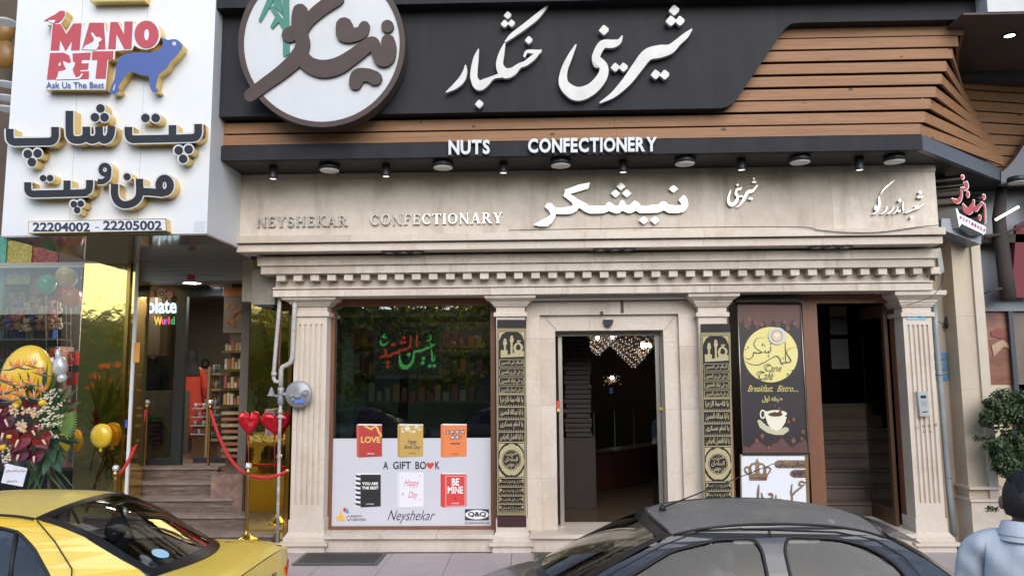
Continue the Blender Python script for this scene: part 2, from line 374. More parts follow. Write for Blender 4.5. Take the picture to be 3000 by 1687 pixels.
# ---- pilasters
def pilaster(xl,xr,yt,yc,cap_l,cap_r,flutes=True,base=True):
    xa,xb=X(xl,1250,0),X(xr,1250,0); zt=Z((xl+xr)/2,898,0); zb=.33; w=xb-xa; cx=(xa+xb)/2
    s=MB()
    if flutes:
        n=5; gw=w/(2*n+1)*1.0; pts=[]
        s.box(xa,xb,.03,.32,zb,zt)
        s.box(xa,xb,0,.031,zt-.2,zt); s.box(xa,xb,0,.031,zb,zb+.16)
        xs=[xa]
        nf=5; fw=.026; pitch=(w-.06)/nf; prev=xa
        for i in range(nf):
            c=xa+.03+pitch*(i+.5); s.box(prev,c-fw/2,0,.031,zb+.16,zt-.2)
            m=[]
            for q in range(5): a=math.pi*q/4; m.append((c-fw/2*math.cos(a),.004+.018*math.sin(a)))
            for q in range(4): s.quad((m[q][0],m[q][1],zb+.16),(m[q+1][0],m[q+1][1],zb+.16),(m[q+1][0],m[q+1][1],zt-.2),(m[q][0],m[q][1],zt-.2))
            prev=c+fw/2
        s.box(prev,xb,0,.031,zb+.16,zt-.2)
    else: s.box(xa,xb,0,.32,zb,zt)
    sh=s.build('pilaster',stone_lt,B)
    c=MB(); zc=Z(1500,862,-.15)-.002
    z0=zt-.0; hh=zc-z0
    prof=[(.0,0),(.02,.0),(.02,.10),(.035,.12),(.035,.24),(.05,.27),(.055,.42),(.09,.6),(.12,.72),(.125,1.0)]
    for i in range(len(prof)-1):
        o0,h0=prof[i]; o1,h1=prof[i+1]
        if h1==h0: continue
        rb=[(xa-o0,-o0,z0+h0*hh),(xb+o0,-o0,z0+h0*hh),(xb+o0,.318,z0+h0*hh),(xa-o0,.318,z0+h0*hh)]
        rt=[(xa-o1,-o1,z0+h1*hh),(xb+o1,-o1,z0+h1*hh),(xb+o1,.318,z0+h1*hh),(xa-o1,.318,z0+h1*hh)]
        c.hexa(rb,rt)
    zr=Z((xl+xr)/2,927,0); c.box(xa-.025,xb+.025,-.025,.31,zr,zr+.045)
    c.build('capital',stone,sh)
    if base:
        b=MB()
        zz=Z((xl+xr)/2,1588,-.1)
        b.box(xa-.045,xb+.045,-.10,.30,0,zz-.035); b.box(xa-.08,xb+.08,-.13,.30,zz-.035,zz); b.box(xa-.05,xb+.05,-.07,.30,zz,zz+.045)
        b.hexa([(xa-.045,-.06,zz+.045),(xb+.045,-.06,zz+.045),(xb+.045,.3,zz+.045),(xa-.045,.3,zz+.045)],[(xa-.015,-.015,zz+.09),(xb+.015,-.015,zz+.09),(xb+.015,.3,zz+.09),(xa-.015,.3,zz+.09)])
        b.box(xa-.012,xb+.012,-.012,.3,zz+.09,.335)
        b.build('pilaster_base',stone_lt,sh)
    return xa,xb
pil=[pilaster(856,952,0,0,0,0),pilaster(1455,1541,0,0,0,0,False),pilaster(2057,2142,0,0,0,0,False),pilaster(2666,2751,0,0,0,0)]
# ---- plinth course under window and door
zs=Z(1190,1563,-.05)
for a,b_,nm in ((pil[0][1]+.045,pil[1][0]-.045,'window_ledge'),(pil[1][1]+.045,pil[2][0]-.045,'door_step'),(pil[2][1]+.045,pil[3][0]-.045,'door_step')):
    m=MB(); m.box(a,b_,-.055,.6,0,zs-.045); m.build('plinth',stone_lt,B)
    xs=[a-.01]; 
    n=3 if nm=='window_ledge' else 2
    for i in range(n):
        MB().box(a-.01+(b_-a+.02)*i/n+.002,a-.01+(b_-a+.02)*(i+1)/n-.002,-.10,.62,zs-.044,zs).build(nm,stone_lt,B)
ZS=zs
# ---- architrave, dentils, cornice
xal,xar=X(800,850,-.15),X(2733,850,-.15)
def run(name,y,z0,z1,xl,xr,mat,n,back=.3,jit=.0):
    for i in range(n):
        a=xl+(xr-xl)*i/n; b_=xl+(xr-xl)*(i+1)/n; e=.0012
        MB().box(a+(e if i else 0),b_-(e if i<n-1 else 0),y+R.uniform(0,.0015),back,z0,z1).build(name,vary(mat),B)
z866,z843,z833,z799,z776,z749,z739=[Z(1500,y,Yy) for y,Yy in ((862,-.15),(840,-.15),(829,-.13),(795,-.27),(771,-.29),(744,-.31),(729,-.5))]
run('architrave_block',-.15,z866,z843-.012,xal,xar,stone,9)
MB().box(xal+.01,xar-.01,-.135,.3,z843-.012,z843).box(xal,xar,-.165,.3,z843,z843+.02).build('architrave_moulding',stone,B)
MB().box(xal+.02,xar-.02,-.13,.3,z843+.02,z799).build('dentil_band',stone,B)
d0,d1=X(822,812,-.26),X(2691,800,-.26); zd0=Z(1500,815,-.26)
for i in range(39):
    c=d0+(d1-d0)*i/37; hw=.047
    if c+hw>xar+.06: break
    MB().box(c-hw,c+hw,-.25,-.128,zd0,z799-.001).build('dentil',vary(stone),B)
MB().box(xal-.06,xar+.05,-.255,-.131,z843+.021,z843+.05).build('dentil_bed',stone,B) if False else None
xfl,xfr=X(764,787,-.29),X(2738,760,-.29)
run('frieze_block',-.285,z799,z776,xfl,xfr,stone,7)
xbl,xbr=xfl-.03,xfr+.03
run('frieze_block',-.315,z776+.0005,z749,xbl,xbr,stone,8)
xcl,xcr=X(693,728,-.5),X(2762,705,-.5)
zc0=z739; zc1=Z(1500,704,-.5); zc2=Z(1500,681,-.55)
MB().box(xcl,xcr,-.495,.3,zc0,zc0+.002).build('cornice_soffit',stone,B)
run('cornice_block',-.50,zc0+.0025,zc1-.016,xcl,xcr,stone_lt,6)
MB().box(xcl+.02,xcr-.02,-.475,.3,zc1-.016,zc1).build('cornice_groove',stone,B)
run('cornice_block',-.545,zc1+.0005,zc2,xcl-.02,xcr+.015,stone_lt,6)
# ---- sign panel slabs
xpl,xpr=X(700,610,-.47),X(2745,590,-.47); zp1=Z(1642,455,-1.04)
zlip=Z(1500,520,-.48)
edges=[0,.28,.415,.545,.70,.86,1.0]; edges=[0,.315,.425,.445+.08,.70,.853,1]
for i in range(6):
    a=xpl+(xpr-xpl)*edges[i]; b_=xpl+(xpr-xpl)*edges[i+1]
    MB().box(a+.0008,b_-.0008,-.47+R.uniform(0,.001),.3,zc2,zlip).build('sign_slab',vary(stone),B)
MB().box(xpl-.003,xpr+.003,-.485,.3,zlip+.001,zp1-.003).build('top_moulding',stone,B)
# three recessed lamp housings in the cornice soffit
lampm=M('lamp_silver',(.35,.33,.31),.3,.8)
for x0,x1 in ((1118,1240),(1740,1862),(2375,2500)):
    xa=X(x0,740,-.45); xb=X(x1,740,-.45); t=thing('recessed_spotlights',((xa+xb)/2,-.41,zc0-.01),{1118:'unlit recessed triple spotlight in cornice soffit above the shop window',1740:'unlit recessed triple spotlight in cornice soffit above the open shop door',2375:'unlit recessed triple spotlight in cornice soffit above the stairway door'}[x0],'spotlight','triple spotlights set in the cornice soffit')
    MB().box(xa,xb,-.47,-.35,zc0-.012,zc0-.001).build('housing',darkmetal,t)
    for i in range(3):
        MB().lathe((xa+(xb-xa)*(i+.5)/3,-.41,zc0-.013),[(.05,0),(.055,-.008),(.045,-.008),(.02,-.004),(.001,-.004)],18).build('lamp_ring',lampm,t)
# ---- door casing (stone)
zl0,zl1=Z(1780,968,.2),Z(1780,921,.12)
ca,cb,cc=X(1543,1250,.12),X(1585,1250,.12),X(1630,1250,.2); da,db,dc=X(1950,1250,.2),X(1998,1250,.12),X(2050,1250,.12)
def stack(x0,x1,y,zlist,mat=stone_lt,nm='casing_slab'):
    for a,b_ in zip(zlist[:-1],zlist[1:]): MB().box(x0,x1,y+R.uniform(0,.001),.5,a+.0008,b_-.0008).build(nm,vary(mat),B)
stack(ca,cb,.12,[ZS,.75,1.55,2.3,zl1]); stack(cb+.001,cc,.17,[ZS,.75,1.55,2.3,zl0]); stack(da,db-.001,.17,[ZS,.8,1.5,2.25,zl0]); stack(db,dc,.12,[ZS,.8,1.5,2.2,zl1])
for a,b_ in ((0,.48),(.48,1)): MB().box(ca+(dc-ca)*a+.001,ca+(dc-ca)*b_-.001,.12,.5,zl1,zarc-.06).build('lintel_slab',stone_lt,B)
for a,b_ in ((0,.36),(.36,1)): MB().box(cb+.001+(db-cb-.002)*a+.001,cb+.001+(db-cb-.002)*b_-.001,.17,.5,zl0,zl1-.0008).build('lintel_slab',stone_lt,B)
t=MB(); t.box(ca,dc,.02,.3,zarc-.052,zarc-.002).build('shutter_box',M('offwhite_metal',(.5,.48,.45),.5),B)
# mitre joints of the casing
for (p,q) in (((1565,893),(1630,966)),((1993,905),(1947,966))):
    a=at(*p,.1185); b_=at(*q,.1685)
    MB().tube([a,b_],.0018,4).build('mitre_joint',joint,B)
# ---- shop window
wy=.18; wx0,wx1=X(958,1250,wy),X(1452,1250,wy); wz1=zarc-.002; wz0=ZS
wf=thing('shop_window',((wx0+wx1)/2,wy,wz0),'large shop window in brown wooden frame with white gift book film on its lower half','window')
gi0,gi1=X(975,1250,wy),X(1438,1250,wy); gz1=Z(1200,896,wy); gz0=Z(1200,1541,wy)
MB().box(wx0,gi0,wy,wy+.09,wz0,wz1).box(gi1,wx1,wy,wy+.09,wz0,wz1).box(gi0+.0005,gi1-.0005,wy+.001,wy+.09,wz0,gz0).box(gi0+.0005,gi1-.0005,wy+.001,wy+.09,gz1,wz1).build('window_frame',woodfr,wf)
winglass=glass_mat('shop_glass',(.75,.8,.78),5.0,.004,wob=(1.2,.05))
MB().box(gi0,gi1,wy+.04,wy+.046,gz0,gz1).build('pane',winglass,wf)
MB().box(wx0-.012,wx0-.001,wy+.01,wy+.05,wz0,wz1).build('frame_strip',alum,wf)
# window interior: display box
MB().box(gi0-.5,gi1+.1,2.6,2.65,wz0,3.2).box(gi0-.5,gi1+.1,.3,2.65,wz0-.02,wz0).build('display_wall',M('dim_display',(.10,.08,.065),.8,var=(2,(.07,.055,.04),.8)),B)
MB().box(gi0,gi1,.3,1.2,Z(1200,925,wy),Z(1200,925,wy)+.25).build('bulkhead',M('bulkhead_grey',(.13,.12,.11),.7),B)
MB().box(X(1000,1100,.9),X(1030,1100,.9),.9,1.0,ZS,Z(1200,925,wy)).build('display_post',M('pale_post',(.22,.24,.23),.5),B)
# shelves with gift bags behind the glass
for kz,zz in enumerate((1.55,1.95,2.3)):
    sh=thing('gift_shelf',(0,2.2,zz),'dim shelf of wrapped gifts behind the shop window, '+('lowest','middle','topmost')[kz]+' of three','shelf')
    MB().box(X(1030,1100,2.2),X(1430,1100,2.2),2.0,2.5,zz-.03,zz).build('shelf_board',M('dark_wood',(.06,.03,.02),.5),sh)
    for i in range(16):
        c=R.choice([(.16,.03,.04),(.22,.12,.04),(.1,.02,.05),(.05,.04,.03),(.2,.2,.16),(.25,.06,.03)]); xx=X(1035,1100,2.1)+i*.115
        MB().box(xx,xx+R.uniform(.06,.1),2.05,2.15,zz,zz+R.uniform(.12,.27)).build('gift_box',M('gift_%d%d'%(c[0]*100,c[1]*100),c,.4),sh)
for nm_,ee,px_,py_,pz_ in (('window_fill_light',9,-1.2,1.4,3.0),('shop_fill_light',9,1.9,5.2,3.35)):  # unseen area lights added to brighten the window display and shop room
    l=bpy.data.lights.new(nm_,'AREA'); l.energy=ee; l.size=1.2; l.color=(1,.85,.68); lo=bpy.data.objects.new(nm_,l); COL.objects.link(lo); lo.location=(px_,py_,pz_)
# ---- interior of the shop behind the open door
ia,ib=X(1600,1250,.3)-1.4,X(2000,1250,.3)+.2
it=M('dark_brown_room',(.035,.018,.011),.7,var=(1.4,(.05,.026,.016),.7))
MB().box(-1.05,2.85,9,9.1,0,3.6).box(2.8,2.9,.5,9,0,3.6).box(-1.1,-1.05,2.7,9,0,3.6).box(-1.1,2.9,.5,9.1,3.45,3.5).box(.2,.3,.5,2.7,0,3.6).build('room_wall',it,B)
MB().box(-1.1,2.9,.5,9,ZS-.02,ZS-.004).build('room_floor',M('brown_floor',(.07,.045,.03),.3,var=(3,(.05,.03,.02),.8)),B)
# display counter inside
ct=thing('glass_counter',(1.0,3,ZS),'long glass display counter in the dark shop interior, seen through the open door','counter')
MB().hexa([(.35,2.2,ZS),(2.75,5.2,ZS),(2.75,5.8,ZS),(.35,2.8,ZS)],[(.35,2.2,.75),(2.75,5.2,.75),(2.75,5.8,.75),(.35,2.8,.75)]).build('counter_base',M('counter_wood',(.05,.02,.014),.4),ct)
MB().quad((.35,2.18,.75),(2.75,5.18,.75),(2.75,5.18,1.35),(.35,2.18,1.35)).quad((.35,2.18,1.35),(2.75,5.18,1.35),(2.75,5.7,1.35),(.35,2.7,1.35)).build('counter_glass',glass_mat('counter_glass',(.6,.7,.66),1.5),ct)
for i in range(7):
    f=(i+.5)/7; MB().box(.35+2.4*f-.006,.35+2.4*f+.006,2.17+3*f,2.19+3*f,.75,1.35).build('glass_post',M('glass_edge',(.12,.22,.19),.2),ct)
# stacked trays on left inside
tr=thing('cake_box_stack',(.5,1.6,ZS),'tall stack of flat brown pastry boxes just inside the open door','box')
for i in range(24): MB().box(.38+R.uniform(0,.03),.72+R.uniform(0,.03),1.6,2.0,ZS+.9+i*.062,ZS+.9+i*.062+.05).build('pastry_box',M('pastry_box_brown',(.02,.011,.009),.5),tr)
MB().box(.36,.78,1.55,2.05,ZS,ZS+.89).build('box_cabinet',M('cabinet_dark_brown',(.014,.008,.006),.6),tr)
# ---- aluminium door frame and sliding leaves pushed open
dy=.36; dx0,dx1=cc+.0,da-.0
df=thing('sliding_door',((dx0+dx1)/2,dy,ZS),'automatic glass sliding door standing open in the marble casing','door')
zt=zl0
MB().box(dx0,dx1,dy,dy+.10,zt-.05,zt-.002).build('door_header',alum,df)
MB().box(X(1947,1250,dy)-.03,X(1947,1250,dy)+.035,dy,dy+.08,ZS,zt-.052).build('door_jamb',alum,df)
for a,b_ in ((X(1633,1250,dy),X(1650,1250,dy)),(X(1925,1250,dy),X(1947,1250,dy)-.035)):
    lf=MB(); lf.box(a-.06,a,dy+.03,dy+.035,ZS,zt-.055); l=lf.build('door_leaf',glass_mat('door_glass',(.6,.62,.6),1.5),df)
    MB().box(b_-.045,b_,dy+.02,dy+.06,ZS,zt-.055).build('leaf_stile',alum,l)
st=MB().box(X(1932,1195,.33),X(1947,1195,.33),.33,.335,Z(1940,1201,.33),Z(1940,1192,.33)).build('door_sticker',M('yellow_sticker',(.7,.5,.1),.5),df)
MB().box(X(1632,1195,.33),X(1640,1195,.33),.33,.335,Z(1635,1205,.33),Z(1635,1196,.33)).build('door_sticker',M('yellow_sticker',(.7,.5,.1),.5),df)
MB().box(X(1631,1185,.33),X(1640,1185,.33),.33,.335,Z(1635,1195,.33),Z(1635,1173,.33)).build('door_sticker',M('red_sticker',(.6,.06,.04),.5),df)
ds=at(1782,936,.165); s_=MB()
s_.poly([at(1782+15*math.cos(a),936+22*max(0,math.sin(a))**.9,.13) for a in [math.pi*k/12 for k in range(13)]],(0,.04,0))
tag(s_.build('motion_sensor',M('sensor_black',(.02,.025,.03),.25)),'small black half round door sensor on the marble lintel above the open door','sensor')
tag(MB().box(X(1759,915,.1),X(1767,915,.1),.1,.125,Z(1763,920,.1),Z(1763,912,.1)).build('cable_clip',darkmetal),'tiny dark clip on the marble lintel left of the door sensor','clip')
# crack in lintel
MB().pbox(1818,876,1827,917,.1185,.125).build('lintel_crack',M('crack_brown',(.12,.09,.07),.9),B)
# ---- stairway entrance
ey=.2; ex0=pil[2][1]; ex1=pil[3][0]
en=thing('stair_entrance',((ex0+ex1)/2,ey,ZS),'brown wooden doorway with dark stone stairs going up behind the open glass door','doorway')
zt2=zarc-.002
q=MB(); q.box(ex0,ex1,ey,ey+.1,Z(2400,888,ey),zt2)
q.box(X(2363,1150,ey),X(2406,1150,ey),ey+.001,ey+.1,ZS,Z(2400,888,ey)-.0005); q.box(X(2632,1150,ey)+.0,X(2661,1150,ey),ey+.001,ey+.1,ZS,Z(2400,888,ey)-.0005)
q.box(ex0,ex0+.07,ey+.001,ey+.1,ZS,Z(2400,888,ey)-.0005); q.build('door_frame',woodfr,en)
MB().box(X(2663,1150,ey),X(2668,1150,ey),ey+.01,ey+.08,ZS,zt2).build('frame_strip',alum,en)
# side room
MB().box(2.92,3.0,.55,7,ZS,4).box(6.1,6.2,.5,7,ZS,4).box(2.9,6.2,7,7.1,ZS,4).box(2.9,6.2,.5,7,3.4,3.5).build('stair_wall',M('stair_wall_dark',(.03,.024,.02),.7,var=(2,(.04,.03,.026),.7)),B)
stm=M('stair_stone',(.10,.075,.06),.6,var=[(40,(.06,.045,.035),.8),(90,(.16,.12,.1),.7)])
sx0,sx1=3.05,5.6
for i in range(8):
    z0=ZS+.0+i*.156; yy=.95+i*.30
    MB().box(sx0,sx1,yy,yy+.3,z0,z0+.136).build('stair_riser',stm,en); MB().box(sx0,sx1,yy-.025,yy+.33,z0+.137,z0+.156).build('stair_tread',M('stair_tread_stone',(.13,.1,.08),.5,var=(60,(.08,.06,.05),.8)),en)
# open door leaves folded inward at right
for i,(pxa,w_) in enumerate(((2600,.04),(2624,.035))):
    xx=X(pxa,1150,.32); l=MB(); l.box(xx,xx+w_,.31,.37,ZS,Z(2400,888,ey)-.01); l.box(xx+.03,xx+.03+w_*.8,.95,1.0,ZS,Z(2400,888,ey)-.01); l.box(xx+.01,xx+.05,.37,.95,ZS,ZS+.18); l.box(xx+.01,xx+.05,.37,.95,Z(2400,888,ey)-.15,Z(2400,888,ey)-.01)
    lo=l.build('door_leaf',M('door_wood',(.11,.055,.03),.45,var=(5,(.08,.04,.02),.6)),en)
    MB().box(xx+.02,xx+.026,.37,.95,ZS+.18,Z(2400,888,ey)-.15).build('door_pane',glass_mat('leaf_glass',(.5,.5,.48),1.6),lo)
MB().box(X(2625,880,.5),X(2650,880,.5),1.2,1.25,1,1.2).build('hinge_block',dark,en)
for x_ in (2482,2504):
    p=pz(x_,884,2.88) ; MB().cyl((p.x,1.4 if False else p.y,p.z),(0,0,-1),.035,.01,14).build('stair_lamp',M('lamp_glow',(.9,.85,.7),.4,emit=((1,.9,.7),9)),en)
l=bpy.data.lights.new('stair_fill_light','POINT'); l.energy=3.5; l.color=(1,.85,.65); l.shadow_soft_size=.15; lo=bpy.data.objects.new('stair_fill_light',l); COL.objects.link(lo); lo.location=(4.2,1.2,2.75)  # unseen point light added to bring out the stairs
# notices inside the stair door
for (a,b_,c,d,m) in ((2430,898,2480,928,M('note_tan',(.05,.04,.02),.7)),(2432,933,2482,980,M('note_grey',(.014,.014,.014),.8)),(2435,993,2486,1080,M('note_grey',(.014,.014,.014),.8))):
    MB().pbox(a,b_,c,d,.9,.905).build('notice',m,en)
# ================================================================ black canopy with wooden slats
CY=-1.04
zf0=Z(1642,455,CY); zf1=Z(1642,412,CY)
cxL=X(622,450,CY); cxR=X(2703,424,CY); rP=at(2932,520,.28)
C=thing('black_canopy',(0,-.5,zf0),'black canopy with brown pine slats, folded back at its right corner','canopy')
rx=rP.x
# fascia
MB().hexa([(cxL,CY,zf0),(cxR,CY,zf0),(cxR-.03,CY+.06,zf0),(cxL,CY+.06,zf0)],[(cxL,CY,zf1),(cxR,CY,zf1),(cxR-.03,CY+.06,zf1),(cxL,CY+.06,zf1)]).build('fascia',black,C)
fasc_lt=M('grey_cladding',(.10,.11,.135),.4,var=(3,(.085,.095,.115),.6))
MB().hexa([(cxR+.0005,CY,zf0),(rx,.28,zf0),(rx,.34,zf0),(cxR-.029,CY+.06,zf0)],[(cxR+.0005,CY,zf1),(rx,.28,zf1),(rx,.34,zf1),(cxR-.029,CY+.06,zf1)]).build('fascia_return',fasc_lt,C)
MB().hexa([(cxL+.005,CY+.01,zf0+.002),(cxR-.005,CY+.01,zf0+.002),(rx-.01,.3,zf0+.002),(rx+5,.3,zf0+.002),(rx+5,1.5,zf0+.002),(cxL+.005,1.5,zf0+.002)],[(cxL+.005,CY+.01,zf0+.03),(cxR-.005,CY+.01,zf0+.03),(rx-.01,.3,zf0+.03),(rx+5,.3,zf0+.03),(rx+5,1.5,zf0+.03),(cxL+.005,1.5,zf0+.03)]).build('soffit',soff,C)
# backing box behind slats
zt=Z(1800,20,-1.28)
bk=M('slat_backing',(.012,.009,.008),.9)
pl_=M('pine_plank',(.335,.155,.07),.5,var=[(2.2,(.26,.11,.048),.8),(5,(.40,.20,.095),.6)],stretch=(.35,6,14),bump=(12,.1),spots=(3.1,(.10,.045,.02),.085))
def pine(i):
    m=M('pine_plank_%d'%i,(.285,.14,.062),.65,var=[(2.2,(.20,.092,.04),.9),(5,(.34,.185,.095),.8),(22,(.18,.08,.035),.5)],stretch=(.35+.1*i,6,13),bump=(12,.1),spots=(3.4+.5*i,(.06,.03,.016),.12),spot_st=(1,1,1.7)); return m
MB().box(cxL,X(2690,200,-.9),-.93,-.6,zf1+.0,zt).build('backing',bk,C)
# the slats
ends=[2823,2807.5,2791,2772.6,2759.6,2742,2725.4,2709.7,2695.7]; tops=[79.7,110,146,183,220,257,292,329,365]; bots=[106.6,140,175,212,249,287,321,360,395]
SY=-.99; rears=[]
for i in range(9):
    z1=Z(2600,tops[i],SY); z0=Z(2600,bots[i],SY); xe=X(ends[i],(tops[i]+bots[i])/2,SY); xs=X(620,400,SY) if i>=7 else X(2040,200,SY)
    cuts=[xs,xe]
    if i>=7: cuts=[xs,X(1760,360,SY)+.02*i,xe]
    for a,b_ in zip(cuts[:-1],cuts[1:]):
        MB().box(a+.001,b_-.001,SY,SY+.025,z0,z1).build('plank',pine(i%4),C)
    rp=at(2797+(2925-2797)*i/8.,300,.24).x
    # return slat running back to the wall
    dv=Vector((rp-xe,.24-SY,0)); n=Vector((dv.y,-dv.x,0)).normalized()*-.025
    a=Vector((xe,SY,0)); b_=Vector((rp,.24,0))
    def P(v,z): return Vector((v.x,v.y,z))
    MB().hexa([P(a,z0),P(b_,z0),P(b_+n,z0),P(a+n+Vector((0,.003,0)),z0)],[P(a,z1),P(b_,z1),P(b_+n,z1),P(a+n+Vector((0,.003,0)),z1)]).build('plank',pine((i+2)%4),C)
    rears.append((rp,z0,z1,xe))
# black backing of the return slats
for i in range(8):
    rp,z0,z1,xe=rears[i]; rp2,z02,z12,xe2=rears[i+1]
    MB().quad((xe-.05,SY+.06,z1),(rp-.05,.26,z1),(rp2-.05,.26,z12),(xe2-.05,SY+.06,z12)).build('return_backing',bk,C)
# big black sign panel with slanted rounded end
PY=-1.12
c1=[(2310,66),(2328,68),(2310,76),(2290,92),(2270,115)]
pts=[(629,56),(2900,18+0)]
pan=[(631,52),(2900,19),(2905,63),(2345,67),(2318,70),(2302,82),(2290,97),(2162,286),(2150,300),(2132,313),(2110,318),(609,343)]
p=MB(); pp=[at(x,y,PY) for x,y in pan]
zb=at(1400,329.5,PY).z; zt_=at(1760,35,PY).z
fix={0:zt_+.2,1:zt_+.2,11:zb,10:zb}
pp=[Vector((v.x,PY,fix.get(i,v.z))) for i,v in enumerate(pp)]; pp[0].x=pp[11].x=at(620,200,PY).x; pp[2].z=pp[3].z; pp[1].x=pp[2].x
p.poly(pp,(0,.125,0)); sp=p.build('sign_panel',black,C)
# ledge above the panel
LY=-1.28; zl=Z(690,30,LY); 
MB().box(at(624,25,LY).x,at(2893,20,LY).x,LY,-.6,Z(1500,6.5,LY),Z(1500,6.5,LY)+.22).build('top_ledge',black,C)
MB().box(pp[2].x-.9,pp[2].x,PY+.126,.6,pp[2].z,pp[2].z+.05).build('arm_soffit',soff,C)
MB().box(pp[2].x-.75,pp[2].x,PY+.127,.5,pp[2].z+.051,pp[2].z+.6).build('arm_box',black,C)
# ---- right hand canopy further back (turned away)
C2=thing('side_canopy',(rx+.8,.3,zf0),'further slatted canopy beyond the folded corner, at the right edge','canopy')
bnd=[(228,258),(262,288),(292,319),(323,351),(355,384),(388,415),(419,447),(451,480),(484,512)]
def at2(px,py): 
    f=(px-2790)/210.; return at(px,py,.26+.22*f)
for i,(a,b_) in enumerate(bnd):
    q=MB(); l,r=2788,3420
    A=at2(l,a); D=at2(l,b_); 
    q_=[Vector((A.x,A.y,D.z)),Vector((at2(r,a).x,at2(r,a).y,D.z))]
    e=Vector((0,.025,0)); h=A.z-D.z
    q.hexa([q_[0],q_[1],q_[1]+e,q_[0]+e],[q_[0]+Vector((0,0,h)),q_[1]+Vector((0,0,h)),q_[1]+e+Vector((0,0,h)),q_[0]+e+Vector((0,0,h))]); q.build('plank',pine((i+1)%4),C2)
a=at2(2780,228); b_=at2(3430,228); zz0=at2(2790,515).z
MB().hexa([Vector((a.x,a.y+.03,zz0)),Vector((b_.x,b_.y+.03,zz0)),Vector((b_.x,b_.y+.2,zz0)),Vector((a.x,a.y+.2,zz0))],[Vector((a.x,a.y+.03,a.z)),Vector((b_.x,b_.y+.03,a.z)),Vector((b_.x,b_.y+.2,a.z)),Vector((a.x,a.y+.2,a.z))]).build('backing',bk,C2)
z228=Z(2900,230,.15); z180=Z(2900,182,.15)
MB().box(X(2795,200,.15),rx+5,.15,.6,z228,z180).build('fascia',M('slate_cladding',(.045,.055,.07),.45),C2)
MB().box(X(2785,200,-.1),rx+5,-.1,.6,z180+.002,Z(2900,150,-.1)).build('dark_beam',black,C2)
zso=Z(2950,42,-1.3)
MB().box(X(2760,100,-.9),rx+5.5,-1.3,1.0,zso,zso+.02).build('soffit',M('brown_soffit',(.075,.055,.045),.7,var=(2,(.1,.075,.06),.7)),C2)
MB().box(X(2893,20,-1.31),rx+5.5,-1.31,1.0,zso+.021,zso+2.5).build('upper_wall',M('offwhite_render',(.55,.56,.56),.7,var=(8,(.45,.46,.46),.5)),C2)
q=MB(); q.poly([at(x,y,.25) for x,y in ((2933,505),(2950,492),(2972,468),(3000,425),(3060,330),(3060,541),(2933,541))],(0,.08,0)); q.build('curved_fascia',fasc_lt,C2)
# downlights under the far canopy
for px,py in ((2958,104),):
    v=pz(px,py,zso-.002); t=thing('downlight',v,'small lit round downlight in the brown soffit at the top right corner','lamp')
    MB().lathe(v,[(.075,0),(.075,-.01),(.05,-.012),(.05,0)],20).build('trim_ring',darkmetal,t); MB().lathe(v,[(.05,-.004),(.001,-.006)],16).build('bulb',M('downlight_glow',(1,1,1),.4,emit=((.85,.95,1),14)),t)
# wall fragments above
MB().box(X(640,5,.5),X(760,5,.5),.45,.6,Z(700,60,.5),9).build('upper_cladding',M('pale_cladding',(.5,.48,.44),.6,var=(4,(.42,.38,.32),.5)),B)
# ================================================================ lamps under the canopy
disc=[(965,500.6),(1298,492.6),(1642.6,486.6),(2006.6,481.4),(2343.8,476.9),(2620.6,475)]
dl=['leftmost, over the NEYSHEKAR letters','second from the left, below the word NUTS','third from the left, over the letters CONFECTIONARY end','fourth from the left, above the steel lettering','fifth from the left, right of the small calligraphy','rightmost, at the folded corner']
opal=M('opal_diffuser',(.85,.82,.77),.35)
d0_=None
for i,(px,py) in enumerate(disc):
    v=pz(px,py,zf0-.065); lab='white disc lamp under the canopy, '+dl[i]
    if d0_ is None:
        d0_=thing('disc_lamp',(v.x,v.y,v.z),lab,'lamp','round disc lamps under the canopy')
        MB().lathe(v,[(.001,.065),(.10,.065),(.108,.055),(.108,.012),(.100,.004)],32).build('lamp_body',darkmetal,d0_)
        MB().lathe(v,[(.1,.004),(.097,-.004),(.07,-.009),(.001,-.01)],32).build('diffuser',opal,d0_)
    else: copy_tree(d0_,v,label=lab)
spots_=[(800,525.8),(1131,518.8),(1475,508.3),(1825.6,506.6),(2172.6,499.6),(2518.6,499.6)]
sl_=['leftmost, left of all the disc lamps','second from the left','third from the left, right of the word NUTS','fourth from the left, below the word CONFECTIONERY','fifth from the left','rightmost, beside the last disc lamp']
s0_=None
for i,(px,py) in enumerate(spots_):
    v=at(px,py,-.80); lab='black cylinder spotlight hanging under the canopy, '+sl_[i]
    if s0_ is None:
        s0_=thing('spotlight',v,lab,'spotlight','black cylinder spotlights under the canopy')
        hz=zf0-v.z
        MB().lathe(v,[(.001,.012),(.038,.01),(.045,0),(.046,.02),(.044,.14),(.03,.15),(.001,.152)],20).build('lamp_body',M('lamp_black',(.035,.035,.04),.4,.2),s0_)
        MB().cyl((v.x,v.y,v.z+.15),(0,0,1),.012,.12,8).build('stem',M('lamp_stem',(.12,.12,.12),.4,.6),s0_)
        MB().lathe(v,[(.034,.006),(.001,.011)],14).build('bulb',M('spot_glow',(.8,.8,.8),.2,emit=((1,.98,.95),.8)),s0_)
    else: copy_tree(s0_,v,label=lab)
